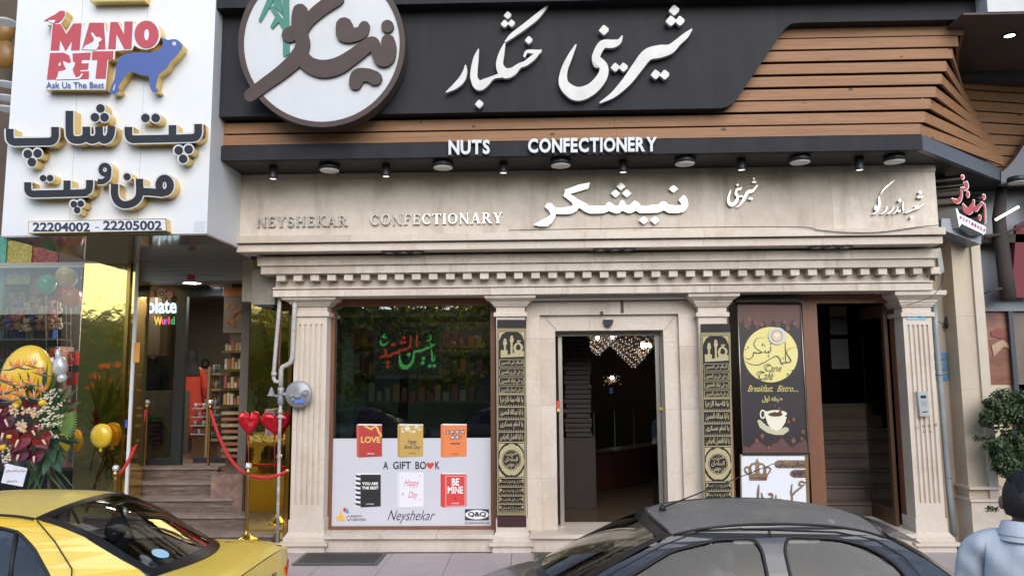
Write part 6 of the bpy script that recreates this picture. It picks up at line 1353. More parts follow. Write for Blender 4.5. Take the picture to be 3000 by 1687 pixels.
m=MB(); pb=[at(2740+x*rs,480+y*rs,-.32) for x,y in ((165,362),(182,370),(195,405),(412,515),(412,560),(385,585),(330,580),(215,485),(195,520),(180,440))]; m.poly(pb,(-.12,.22,0)); m.build('light_box_side',M('box_silver',(.40,.40,.38),.35,.6),RS)
m=MB(); m.poly([v+Vector((0,-.003,0)) for v in pb],(0,.002,0)); m.build('light_box_face',M('box_face',(.66,.72,.78),.4,emit=((.7,.8,.9),.08)),RS)
m=MB(); m.poly([at(2740+x*rs,480+y*rs,-.33) for x,y in ((215,490),(385,570),(390,583),(315,583),(205,530))],(0,.002,0)); m.build('light_box_underside',rubber,RS)
m=MB(); p=Pen(m,2740,480,rs,-.33,0,.0003)
for i in range(9): x=200+i*24; p.text('82071-55'[i%8],x,424+i*13,x+16,450+i*13,.04)
m.build('light_box_lettering',rl,RS)
# side shop glass front beyond the corner
sg=thing('side_shopfront',(6.2,.8,0),'grey framed glass shopfront beyond the corner with lip photo poster','building')
sY=.75
MB().box(X(2860,900,sY),X(4000,900,sY),sY+.05,sY+.1,Z(2950,870,sY),zf0).build('upper_pane',M('blue_grey_pane',(.24,.26,.30),.25,var=(1,(.28,.30,.34),.6)),sg)
MB().box(X(2860,900,sY),X(4000,900,sY),sY-.05,sY+.04,Z(2950,912,sY),Z(2950,872,sY)).build('crossbar',M('crossbar_grey',(.19,.21,.24),.35,.4,var=(3,(.3,.32,.34),.6)),sg)
MB().box(X(2850,1100,sY),X(2962,1100,sY),sY+.01,sY+.05,Z(2950,1125,sY),Z(2950,913,sY)).build('photo_panel',M('skin_photo',(.19,.075,.05),.35,var=[(1.3,(.34,.17,.10),.9),(4,(.10,.035,.03),.7)],stretch=(1,1,2.4)),sg)
for i,(q,c) in enumerate((([(2902,970),(2925,962),(2952,975),(2960,985),(2935,992),(2905,985)],(.22,.055,.045)),([(2905,1012),(2925,1000),(2938,995),(2958,1010),(2962,1022),(2940,1015),(2925,1030),(2912,1045)],(.45,.30,.2)))):
    m=MB(); m.poly([at(x,y,sY) for x,y in q]); m.build('lip_print',M('lip_%d'%i,c,.4,var=(7,tuple(a*.6 for a in c),.6)),sg)
MB().box(X(2962,1100,sY),X(2975,1100,sY),sY-.05,sY+.04,0,Z(2950,913,sY)).build('mullion',MATS['slate_cladding'],sg)
MB().box(X(2976,1100,sY),X(4000,1100,sY),sY+.02,sY+.03,0,Z(2950,913,sY)).build('lower_pane',M('tan_lower_pane',(.16,.13,.11),.2,var=(2,(.25,.2,.16),.7)),sg)
MB().box(X(2860,1300,sY),X(4000,1300,sY),sY+.02,sY+.1,0,Z(2950,1126,sY)).build('lower_wall',stone_tan,sg)
tr_=M('dark_bark',(.05,.04,.038),.9,bump=(20,.6))
t=thing('reflected_tree',at(2940,880,.35),'dark leaning tree trunk with cut branches standing in for a reflection, right edge','tree')  # trunk and limbs modelled where the shop glass mirrors a tree
MB().tube([at(x,y,.45) for x,y in ((2955,880),(2945,800),(2932,700),(2926,640),(2930,600),(2936,520))],[.085,.08,.075,.07,.065,.05],10).build('trunk',tr_,t)
MB().tube([at(x,y,.4) for x,y in ((2885,697),(2905,690),(2925,689),(2960,677),(3010,655))],[.02,.022,.02,.016,.014],6).build('limb',tr_,t)
MB().tube([at(x,y,.4) for x,y in ((2885,860),(2905,850),(2935,845))],[.01,.014,.016],6).build('limb',tr_,t)
m=MB(); m.poly([at(x,y,.5) for x,y in ((2978,660),(3060,620),(3060,870),(2955,872),(2968,800))],(0,.05,0)); tag(m.build('maroon_banner',M('maroon_cloth2',(.16,.022,.035),.7,var=(2,(.12,.018,.03),.6))),'maroon hanging banner behind the leaning trunk at the right edge','banner')
t=tag(MB().tube([at(2917,644,.3),at(2984,606,.3)],.016,8).build('tube_lamp',M('tube_glow',(.9,.85,.7),.4,emit=((1,.92,.75),1.2))),'lit slanting fluorescent tube crossing the tree trunk at the right edge','lamp')
v=pz(2985,650,zf0-.05); 
v=at(2985,567,.1); t=copy_tree(d0_,Vector((v.x,v.y,zf0-.07)),label='round unlit disc lamp at the far right edge, beyond the projecting red sign')
# ================================================================ foliage helper
def leafmat(n,c): 
    return M(n,c,.6,var=[(3,tuple(a*1.6 for a in c),.9),(14,tuple(a*.5 for a in c),.7)])
def crown(name,blobs,n,size,mat,parent=None,seed=1,rnd=R):
    m=MB(); rr=random.Random(seed)
    for i in range(n):
        c,rx_,ry_,rz_=blobs[rr.randrange(len(blobs))]
        while True:
            v=Vector((rr.uniform(-1,1),rr.uniform(-1,1),rr.uniform(-1,1)))
            if .25<v.length<1: break
        p=Vector(c)+Vector((v.x*rx_,v.y*ry_,v.z*rz_)); nrm=(v+Vector((rr.gauss(0,.5),rr.gauss(0,.5),rr.gauss(0,.5)))).normalized(); t1=nrm.orthogonal().normalized(); t1=(Matrix.Rotation(rr.uniform(0,6.28),3,nrm)@t1); t2=nrm.cross(t1); s=size*rr.uniform(.6,1.3)
        a=[m.addv(p+t1*s),m.addv(p+t2*s*.45+nrm*s*.12),m.addv(p-t1*s),m.addv(p-t2*s*.45+nrm*s*.12)]; m.face(a)
    if not isinstance(mat,(list,tuple)): mat=[mat]
    m.m=[rr.choice(range(len(mat))) for _ in m.f]; o=m.build(name,mat,parent); return o
b0=at(2960,1390,-.35)
BU=thing('shrub',(b0.x,b0.y,0),'dense dark green climbing shrub at the right edge behind the walking man','plant')
def bp(x,y): return at(x,y,-.3)
bl=[(bp(2935,1180),.22,.2,.16),(bp(2985,1180),.3,.2,.2),(bp(2940,1240),.25,.2,.2),(bp(2990,1250),.3,.25,.3),(bp(2950,1310),.2,.2,.2),(bp(2995,1330),.28,.2,.25),(bp(2960,1360),.14,.15,.12),(bp(2925,1215),.16,.14,.12)]
rq=random.Random(5)
bl=[(bp(rq.uniform(2925,3030),rq.uniform(1155,1370)),rq.uniform(.08,.2),.16,rq.uniform(.07,.16)) for _ in range(26)]+[(bp(2900,1215),.1,.1,.06),(bp(2905,1180),.07,.1,.05),(bp(2890,1235),.07,.08,.05),(bp(2925,1330),.07,.1,.07)]
crown('foliage',bl,8500,.026,[leafmat('shrub_leaf',(.030,.058,.018)),leafmat('shrub_leaf_dark',(.014,.030,.012)),leafmat('shrub_leaf_light',(.06,.085,.025)),leafmat('shrub_leaf',(.030,.058,.018))],BU,3)['kind']='stuff'
MB().tube([Vector((b0.x,b0.y,0)),Vector((b0.x+.05,b0.y,.5)),bp(2975,1340),bp(2970,1200)],[.03,.03,.022,.012],8).build('stem',tr_,BU)
for a,b_ in (((2925,1262),(2868,1284)),((2935,1300),(2890,1310)),((2945,1480),(2905,1490))):
    crown('twig_leaf',[(bp(*b_),.07,.05,.03)],40,.022,leafmat('twig_leaf',(.03,.07,.02)),BU,5)['kind']='stuff'; MB().tube([bp(*a),bp(*b_)],.005,4).build('twig',tr_,BU)
# ================================================================ people
def skin_mesh(joints,edges,sub=2):
    """joints: list of (x,y,z,rx,ry)"""
    me=bpy.data.meshes.new('body'); me.from_pydata([j[:3] for j in joints],edges,[]); o=bpy.data.objects.new('body',me); COL.objects.link(o)
    sk=o.modifiers.new('s','SKIN'); sk.use_smooth_shade=True
    for i,j in enumerate(joints): d=me.skin_vertices[0].data[i]; d.radius=(j[3],j[4] if len(j)>4 else j[3]); d.use_root=(i==0)
    s2=o.modifiers.new('u','SUBSURF'); s2.levels=sub; s2.render_levels=sub
    bpy.context.view_layer.update(); r=bpy.data.meshes.new_from_object(o.evaluated_get(bpy.context.evaluated_depsgraph_get())); bpy.data.objects.remove(o)
    vs=[v.co.copy() for v in r.vertices]; fs=[tuple(p.vertices) for p in r.polygons]; bpy.data.meshes.remove(r); return vs,fs
def put(vsfs,T,name,mat,parent,wr=None):
    m=MB(); m.smooth=True
    for v in vsfs[0]:
        p=T@v
        if wr: p=p+wr(v)
        m.addv(p)
    for f in vsfs[1]: m.face(f)
    return m.build(name,mat,parent)
BODY=[(0,0,.98,.15,.12),(0,0,1.12,.14,.11),(0,.0,1.30,.165,.115),(0,.01,1.44,.15,.10),(0,.01,1.52,.062,.062),(0,-.005,1.60,.058,.062),
 (.12,.01,1.43,.075,.07),(.20,.01,1.41,.062,.062),(.245,.02,1.14,.042,.045),(.26,-.04,.90,.030,.034),(.262,-.06,.82,.036,.02),
 (-.12,.01,1.43,.075,.07),(-.20,.01,1.41,.062,.062),(-.245,.02,1.14,.042,.045),(-.26,-.04,.90,.030,.034),(-.262,-.06,.82,.036,.02),
 (.10,0,.90,.095,.10),(.105,.0,.50,.06,.065),(.11,.02,.09,.042,.048),(.11,-.08,.04,.04,.03),
 (-.10,0,.90,.095,.10),(-.105,.0,.50,.06,.065),(-.11,.02,.09,.042,.048),(-.11,-.08,.04,.04,.03)]
BE=[(0,1),(1,2),(2,3),(3,4),(4,5),(3,6),(6,7),(7,8),(8,9),(9,10),(3,11),(11,12),(12,13),(13,14),(14,15),(0,16),(16,17),(17,18),(18,19),(0,20),(20,21),(21,22),(22,23)]
def person(loc,rz,h,label,tone,top,legs,hair,head_cover=None,coat=None,group=None,cap=None,headrot=0):
    s=h/1.78; t=thing('person',loc,label,'person'); T=Matrix.Translation(Vector(loc))@Matrix.Rotation(rz,4,'Z')@Matrix.Scale(s,4)
    sk=M('skin_%d'%int(tone[0]*100),tone,.55)
    bv,bf=skin_mesh(BODY,BE)
    # head joined to the same body mesh
    m=MB(); m.smooth=True
    for v in bv: m.addv(T@v)
    for f in bf: m.face(f)
    HR=Matrix.Translation((0,-.01,1.66))@Matrix.Rotation(headrot,4,'Z')
    def hp(v): return T@(HR@Vector(v))
    def headfn(u,v):
        ph=2*math.pi*u; th=math.pi*v; x=.077*math.sin(th)*math.sin(ph); y=-.098*math.sin(th)*math.cos(ph); z=.122*math.cos(th)
        if z<0: k=1-.25*(-z/.122)**1.5; x*=k; y=y*k-.012*(-z/.122) if y<0 else y*(1-.25*(-z/.122))
        fr=max(0,math.cos(ph))**3*math.sin(th)
        if y<0:
            y-=.022*math.exp(-((z+.012)/.022)**2-(x/.014)**2); y+=.010*math.exp(-((z-.018)/.014)**2)*math.exp(-((abs(x)-.03)/.018)**2); y-=.006*math.exp(-((z+.05)/.010)**2-(x/.022)**2)
        return hp((x,y,z))
    m.grid(headfn,36,24)
    for e in (-1,1): m.ell(hp((e*.088,.008,-.012)),.011*s,.02*s,.032*s,8,6)
    # hands with fingers
    for e in (-1,1):
        w=Vector((e*.262,-.06,.82))
        m.ell(T@(w+Vector((0,-.01,-.03))),.018*s,.035*s,.045*s,10,8)
        for k,(dy,l) in enumerate(((-.028,.066),(-.010,.076),(.008,.071),(.024,.056))):
            b0_=w+Vector((0,-.012+dy,-.062)); m.tube([T@b0_,T@(b0_+Vector((-e*.004,0,-l*.5))),T@(b0_+Vector((-e*.02,0,-l)))],[.0095*s,.0085*s,.007*s],7)
        b0_=w+Vector((0,-.04,-.015)); m.tube([T@b0_,T@(b0_+Vector((-e*.006,-.022,-.03))),T@(b0_+Vector((-e*.01,-.026,-.055)))],[.011*s,.01*s,.008*s],7)
    body=m.build('body',sk,t)
    e_=MB()
    for e in (-1,1): e_.ell(hp((e*.03,-.083,.018)),.012*s,.008*s,.007*s,8,6)
    e_.build('eyes',M('eye_white',(.6,.6,.6),.3),t)
    e_=MB()
    for e in (-1,1): e_.ell(hp((e*.03,-.090,.018)),.005*s,.004*s,.005*s,8,6)
    e_.ell(hp((0,-.089,-.05)),.02*s,.006*s,.004*s,10,6); e_.build('iris_and_lips',M('lip_dark',(.12,.04,.035),.5),t)
    hm=M('hair_black',(.012,.010,.010),.55,bump=(90,.5))
    def cov(u,v,g,low,front=.35):
        ph=2*math.pi*u; th=math.pi*v*low; cf=max(0,math.cos(ph)); th=min(th,math.pi*(.5-.10*cf) if cf>front else th); return hp(((.077+g)*math.sin(th)*math.sin(ph)*(1.0),-(.098+g)*math.sin(th)*math.cos(ph)+.004,(.122+g)*math.cos(th)))
    MB().grid(lambda u,v:cov(u,v,.010,.66),32,16).build('hair',hm,t)
    def fold(v,a=.006): k=math.sin(v.z*17+v.x*26)+.6*math.sin(v.z*41-v.x*33+1.3)+.4*math.sin(v.x*70+v.z*12); return Vector((a*.6*k,a*k*(1 if v.y>0 else -1)*.9,0))
    if coat:
        rings=[]
        for (z,rx_,ry_) in ((1.50,.075,.07),(1.47,.15,.10),(1.40,.215,.13),(1.25,.21,.14),(1.05,.20,.14),(.9,.215,.155),(.6,.235,.17),(.3,.255,.19),(.16,.26,.195)):
            rings.append([T@Vector((rx_*math.cos(2*math.pi*k/40)*(1+.02*math.sin(k*2.2+z*6)),ry_*math.sin(2*math.pi*k/40)*(1+.03*math.sin(k*1.7+z*9)),z)) for k in range(40)])
        MB().loft(rings).build('coat',coat,t)
        for e in (1,-1): put(skin_mesh([(e*.15,.01,1.42,.085,.08),(e*.215,.01,1.38,.08,.075),(e*.26,.02,1.14,.066,.066),(e*.27,-.06,.90,.06,.06)],[(0,1),(1,2),(2,3)]),T,'sleeve',coat,t,fold)
    else:
        SJ=[(0,0,.93,.195,.16),(0,0,1.12,.19,.155),(0,.0,1.30,.21,.16),(0,.01,1.45,.18,.14),(0,.01,1.51,.10,.10),(.13,.01,1.445,.11,.11),(.215,.01,1.41,.098,.10),(.255,.02,1.16,.068,.068),(.268,-.03,.96,.052,.052),(-.13,.01,1.445,.11,.11),(-.215,.01,1.41,.098,.10),(-.255,.02,1.16,.068,.068),(-.268,-.03,.96,.052,.052)]
        SE=[(0,1),(1,2),(2,3),(3,4),(3,5),(5,6),(6,7),(7,8),(3,9),(9,10),(10,11),(11,12)]
        put(skin_mesh(SJ,SE,3),T,'shirt',top,t,lambda v:fold(v,.007))
        rings=[[T@Vector((r_*math.cos(2*math.pi*k/28),.008+r_*.95*math.sin(2*math.pi*k/28),z+.012*math.sin(2*math.pi*k/28))) for k in range(28)] for r_,z in ((.12,1.475),(.098,1.53),(.085,1.565),(.090,1.563),(.115,1.50))]
        MB().loft(rings,False).build('collar',top,t)
        put(skin_mesh([(0,0,.97,.17,.14),(.1,0,.88,.115,.12),(.108,0,.5,.085,.09),(.112,.02,.12,.075,.08),(-.1,0,.88,.115,.12),(-.108,0,.5,.085,.09),(-.112,.02,.12,.075,.08)],[(0,1),(1,2),(2,3),(0,4),(4,5),(5,6)]),T,'trousers',legs,t,lambda v:fold(v,.004))
    for e in (1,-1):
        m=MB(); m.ell(T@Vector((e*.112,-.07,.045)),.052*s,.145*s,.05*s,14,8); m.build('shoe',M('shoe_black',(.015,.013,.012),.4),t)
    if head_cover:
        m=MB(); m.grid(lambda u,v:cov(u,v,.022,.80,.55),36,18); rings=[]
        for (z,rx_,ry_,oy) in ((1.63,.098,.11,.01),(1.56,.105,.10,.01),(1.49,.14,.115,.01),(1.42,.20,.14,.01),(1.33,.215,.15,.012)): rings.append([T@Vector((rx_*math.sin(2*math.pi*k/36)*(1+.04*math.sin(k*2.1)),-ry_*math.cos(2*math.pi*k/36)+oy,z-.02*math.cos(2*math.pi*k/36)*0)) for k in range(36)])
        m.loft(rings,False); m.build('headscarf',head_cover,t)
    if cap:
        m=MB(); m.grid(lambda u,v:hp(((.081+.003*math.sin(u*40)*v)*math.sin(math.pi*v*.53)**.95*math.sin(2*math.pi*u),-(.102+.003*math.sin(u*31)*v)*math.sin(math.pi*v*.53)**.95*math.cos(2*math.pi*u)+.006,(.134+.004*math.sin(u*19+v*7))*math.cos(math.pi*v*.53)+.004)),40,20); m.build('cap',cap,t)
        MB().tube([hp((0,-.101*math.cos(a)+.006,.138*math.sin(a)+.004)) for a in [math.pi*(.05+.9*k/20) for k in range(21)]],.002*s,5).build('cap_seam',cap,t)
    return t
shirtm=M('pale_blue_shirt',(.52,.57,.64),.75,bump=(120,.15),var=(5,(.46,.51,.59),.6))
mp=at(2992,1500,-4.75)
man=person((mp.x+.01,-4.75,-.42),math.radians(134),1.80,'man in pale blue shirt and black cap walking away at the lower right corner',(.22,.13,.09),shirtm,M('dark_trousers',(.03,.03,.04),.8),None,cap=M('black_cap',(.014,.014,.018),.9,var=(7,(.03,.03,.036),.7),bump=(25,.6),spec=.15),headrot=.35)
# yoke and strap of the shirt
yk=MB(); Ty=Matrix.Translation(Vector((mp.x+.01,-4.75,-.42)))@Matrix.Rotation(math.radians(134),4,'Z')@Matrix.Scale(1.80/1.78,4)
yk.grid(lambda u,v:Ty@Vector(((u-.5)*.36,.125+.012*math.cos((u-.5)*3)-.05*v-.02*abs(u-.5),1.36+.12*v-.06*abs(u-.5))),12,6)
yk.build('shirt_yoke',M('shirt_yoke_white',(.62,.66,.72),.7),man) if False else None
MB().tube([Ty@Vector((.088*math.cos(a),.008+.088*math.sin(a),1.535)) for a in [math.pi*k/14 for k in range(15)]],.004,5).build('neck_strap',rubber,man)
wl=at(552,1300,3.3)
person((wl.x,3.3,FL),math.radians(185),1.52,'woman in long orange red coat and black headscarf, standing behind the glass entrance',(.35,.2,.14),None,None,None,head_cover=M('black_scarf',(.012,.012,.014),.8),coat=M('orange_red_coat',(.48,.045,.02),.75,var=(5,(.40,.035,.015),.6)))
wl=at(442,1100,3.7)
person((wl.x,3.7,FL),math.radians(40),1.55,'cashier in dark clothes and black headscarf behind the stone counter',(.38,.22,.16),M('dark_uniform',(.02,.02,.03),.8),M('dark_uniform',(.02,.02,.03),.8),None,head_cover=M('black_scarf',(.012,.012,.014),.8))
wl=at(598,1150,4.0)
person((wl.x,4.0,FL-.0),math.radians(200),1.40,'dark haired customer mostly hidden behind the low sweets rack',(.35,.2,.14),M('grey_top',(.2,.2,.2),.8),M('dark_trousers',(.03,.03,.04),.8),None)
# ================================================================ cars
def interp(tab,s):
    if s<=tab[0][0]: return tab[0][1:]
    for i in range(len(tab)-1):
        a,b_=tab[i],tab[i+1]
        if s<=b_[0]:
            p=tab[max(i-1,0)]; n=tab[min(i+2,len(tab)-1)]; u=(s-a[0])/(b_[0]-a[0]); out=[]
            for k in range(1,len(a)):
                m0=(b_[k]-p[k])/max(b_[0]-p[0],1e-6)*(b_[0]-a[0]); m1=(n[k]-a[k])/max(n[0]-a[0],1e-6)*(b_[0]-a[0])
                out.append((2*u**3-3*u*u+1)*a[k]+(u**3-2*u*u+u)*m0+(-2*u**3+3*u*u)*b_[k]+(u**3-u*u)*m1)
            return tuple(out)
    return tab[-1][1:]
def car(kind,loc,rz,label,paint,roofpaint,glass,spec,zk=1):
    """local x forward (nose at +), y left, z up. spec tables: gut=[(u,x,y,z)], belt=[(x,y,z)], top crown etc."""
    T=Matrix.Translation(Vector(loc))@Matrix.Rotation(rz,4,'Z')@Matrix.Diagonal((1,1,zk,1)); t=thing(kind,loc,label,'car')
    gut=spec['gut']; belt=spec['belt']; cr=spec['crown']
    def G(u,side): x,y,z=interp(gut,u); return Vector((x,y*side,z))
    def Bl(x,side): y,z=interp(belt,x)[:2]; return Vector((x,y*side,z))
    def topf(u,v,off=0):
        x,y,z=interp(gut,u); c,bow=interp(cr,u)
        w=v*2-1; return T@Vector((x+bow*(1-w*w),y*w,z+c*(1-w*w)+off))
    us=spec['u']  # u values: windshield base, windshield top, roof end, backlight base
    # roof
    m=MB(); m.grid(lambda a,b_:topf(us[1]+(us[2]-us[1])*a,b_),24,24,flip=True); m.build('roof',roofpaint,t)
    m=MB(); m.grid(lambda a,b_:topf(us[0]+(us[1]-us[0])*a,b_),14,20,flip=True); ws=m.build('windshield',glass[0],t)
    m=MB(); m.grid(lambda a,b_:topf(us[2]+(us[3]-us[2])*a,b_),14,20,flip=True); rg=m.build('rear_window',glass[0],t)
    # black ceramic edges
    for nm,(ua,ub) in (('rear_window_edge',(us[2],us[3])),('windshield_edge',(us[0],us[1]))):
        m=MB(); ew=.055
        for (a0,a1,b0_,b1_) in ((0,1,0,ew),(0,1,1-ew,1),(0,.07,ew,1-ew),(.90,1,ew,1-ew)): m.grid(lambda a,b_:topf(ua+(ub-ua)*(a0+(a1-a0)*a),b0_+(b1_-b0_)*b_,.004),10,10,flip=True)
        m.build(nm,M('window_edge_black',(.012,.012,.014),.25),t)
    def side(u,w,sd,off=0):
        g=G(u,sd); b_=Bl(g.x+spec['lean']*0,sd); p=g.lerp(b_,w); bulge=.028*math.sin(math.pi*min(1,w)); return T@Vector((p.x,p.y+sd*(bulge+off),p.z))
    def sidexz(x,z,sd,off=0):
        # point of the side glass surface above belt x at height z
        b_=Bl(x,sd); zr=spec['roofz'](x); w=(z-b_.z)/max(zr-b_.z,.02); yr=interp(spec['gutx'],x)[0]; y=b_.y*sd+(yr-b_.y*sd)*w+.028*math.sin(math.pi*max(0,min(1,w)))+off; return T@Vector((x,sd*y,z))
    for sd in (1,-1):
        # whole side skin of the greenhouse with window holes: made of strips between outline polygons
        outline=spec['outline']; wins=spec['windows']
        def P(x,z): return sidexz(x,z,sd)
        loops=[[Vector((x,z,0)) for x,z in outline]]+[[Vector((x,z,0)) for x,z in w] for w in wins]
        flat=[p for l in loops for p in l]; tr=tessellate_polygon(loops); m=MB(); 
        for p in flat: m.addv(P(p.x,p.y))
        for q in tr: m.face(q if sd<0 else q[::-1])
        m.build('pillar_frame',paint,t)
        for wi,w in enumerate(wins):
            cx=sum(p[0] for p in w)/len(w); cz=sum(p[1] for p in w)/len(w)
            m=MB(); c=m.addv(sidexz(cx,cz,sd,-.012)); ids=[]; mids=[]
            for x,z in w: ids.append(m.addv(sidexz(x,z,sd,-.012)))
            m.smooth=True
            for k in range(len(w)): m.face((c,ids[k],ids[(k+1)%len(w)]) if sd<0 else (c,ids[(k+1)%len(w)],ids[k]))
            m.build('side_window',glass[1],t)
            m=MB(); m.tube([sidexz(x,z,sd,.002) for x,z in w],.011,6,False,True); m.build('window_seal',rubber,t)
        # door seams
        for sm in spec['seams']:
            m=MB(); m.tube([sidexz(x,z,sd,.0) if z>Bl(x,sd).z else T@Vector((x,sd*(lowy(x,z,Bl(x,1),spec)),z)) for x,z in sm],.0045,5); m.build('door_seam',rubber,t)
        # lower body
        x0,x1=belt[0][0],belt[-1][0]
        def lowf(a,b_):
            x=x0+(x1-x0)*a; B0=Bl(x,1); z=B0.z+(.22-B0.z)*b_; return T@Vector((x,sd*lowy(x,z,B0,spec),z))
        m=MB(); m.grid(lowf,70,14,flip=sd>0); m.build('side_panel',paint,t)
        # gutter strip
        m=MB(); m.tube([T@(G(us[1]+(us[2]-us[1])*k/24,sd)+Vector((0,sd*.004,.002))) for k in range(25)],.009,5); m.build('roof_seal',rubber,t)
    # hood and deck: lofts between the belt lines
    def lid(xa,xb,c,nm,mat):
        m=MB(); m.grid(lambda a,b_:T@Vector((xa+(xb-xa)*a,interp(belt,xa+(xb-xa)*a)[0]*(b_*2-1),interp(belt,xa+(xb-xa)*a)[1]+c*(1-(b_*2-1)**4))),20,20,flip=xb>xa); return m.build(nm,mat,t)
    lid(spec['hood'][0],belt[-1][0],.05,'hood',paint)
    if spec['deck'][0]-belt[0][0]>.1: lid(spec['deck'][0],belt[0][0],.028,'trunk_lid',paint)
    # nose and tail
    for xx,nm,sg_ in ((belt[-1][0],'nose',1),(belt[0][0],'tail',-1)):
        y,z=interp(belt,xx)[:2]
        m=MB(); m.grid(lambda a,b_:T@Vector((xx+sg_*(.10*(1-(a*2-1)**4)*math.sin(math.pi*min(1,b_*.9+.05))),(y+.03*math.sin(math.pi*b_))*(a*2-1),z+.03*(1-(a*2-1)**4)*(1-b_)+(.22-z)*b_)),24,12,flip=sg_<0); m.build(nm,paint,t)
    # interior
    m=MB(); m.hexa([T@Vector(p) for p in ((spec['hood'][0]-.1,-.6,.3),(spec['hood'][0]-.1,.6,.3),(belt[0][0]+.3,.6,.3),(belt[0][0]+.3,-.6,.3))],[T@Vector(p) for p in ((spec['hood'][0]-.1,-.62,.62),(spec['hood'][0]-.1,.62,.62),(belt[0][0]+.3,.62,.62),(belt[0][0]+.3,-.62,.62))]); m.build('cabin_floor',M('cabin_dark',(.08,.08,.085),.8),t)
    sm=M('seat_cloth_'+kind,spec['seatcol'],.85)
    for (sx,sy) in spec['seats']:
        rk=.16
        m=MB(); m.hexa([T@Vector(p) for p in ((sx,sy-.24,.42),(sx,sy+.24,.42),(sx+.14,sy+.24,.42),(sx+.14,sy-.24,.42))],[T@Vector(p) for p in ((sx-rk,sy-.19,1.03),(sx-rk,sy+.19,1.03),(sx-rk+.09,sy+.19,1.03),(sx-rk+.09,sy-.19,1.03))])
        m.ell(T@Vector((sx-rk+.03,sy,1.14)),.06,.13,.10,14,10); m.ell(T@Vector((sx-.05,sy,.86)),.10,.235,.20,16,10); m.build('seat',sm,t)
    if spec.get('shelf'):
        a,b_=spec['shelf']; m=MB(); m.box(0,0,0,0,0,0) if False else m.hexa([T@Vector(p) for p in ((a,-.58,.86),(a,.58,.86),(b_,.60,.86),(b_,-.60,.86))],[T@Vector(p) for p in ((a,-.58,.88),(a,.58,.88),(b_,.60,.88),(b_,-.60,.88))]); m.build('parcel_shelf',M('shelf_dark',(.13,.13,.125),.9),t)
    # wheels
    for wx in spec['wheels']:
        for sd in (1,-1):
            c=T@Vector((wx,sd*.70,.29)); ax=(T.to_3x3()@Vector((0,sd,0)))
            w_=MB(); w_.tube([c-ax*.09,c-ax*.085,c+ax*.085,c+ax*.1],[.24,.29,.29,.25],28); wo=w_.build('wheel',rubber,t)
            MB().tube([c+ax*.098,c+ax*.112],[.19,.14],20).build('rim',alum,wo)
            a_=MB(); a_.tube([c-ax*.10,c+ax*.09],[.34,.34],28); a_.build('wheel_arch',rubber,t) if False else None
    return t,T,sidexz,topf
def lowy(x,z,B0,spec):
    f=(B0.z-z)/(B0.z-.22) if B0.z>.23 else 0; return B0.y+.045*math.sin(math.pi*min(1,f*1.15+.0))**.8*(1 if f<.87 else .6)-.05*max(0,f-.75)/.25 if 0<f<=1 else B0.y
def rnd(poly,r=.03,n=3):
    out=[]; L_=len(poly)
    for i in range(L_):
        p=Vector(poly[i]); a=(Vector(poly[i-1])-p); b_=(Vector(poly[(i+1)%L_])-p); k=min(r,a.length*.45,b_.length*.45); A=p+a.normalized()*k; C_=p+b_.normalized()*k
        for q in range(n+1): u=q/n; out.append(tuple((1-u)**2*A+2*u*(1-u)*p+u*u*C_))
    return out
def dens(poly,mx=.12):
    out=[]
    for i in range(len(poly)):
        a=Vector(poly[i]); b_=Vector(poly[(i+1)%len(poly)]); n=max(1,int((b_-a).length/mx))
        for q in range(n): out.append(tuple(a.lerp(b_,q/n)))
    return out
cglass=glass_mat('car_glass',(.72,.76,.74),1.8,.015); cglass2=glass_mat('car_side_glass',(.45,.50,.53),1.6,.01); cglass3=glass_mat('hatch_side_glass',(.50,.54,.56),.85,.03)
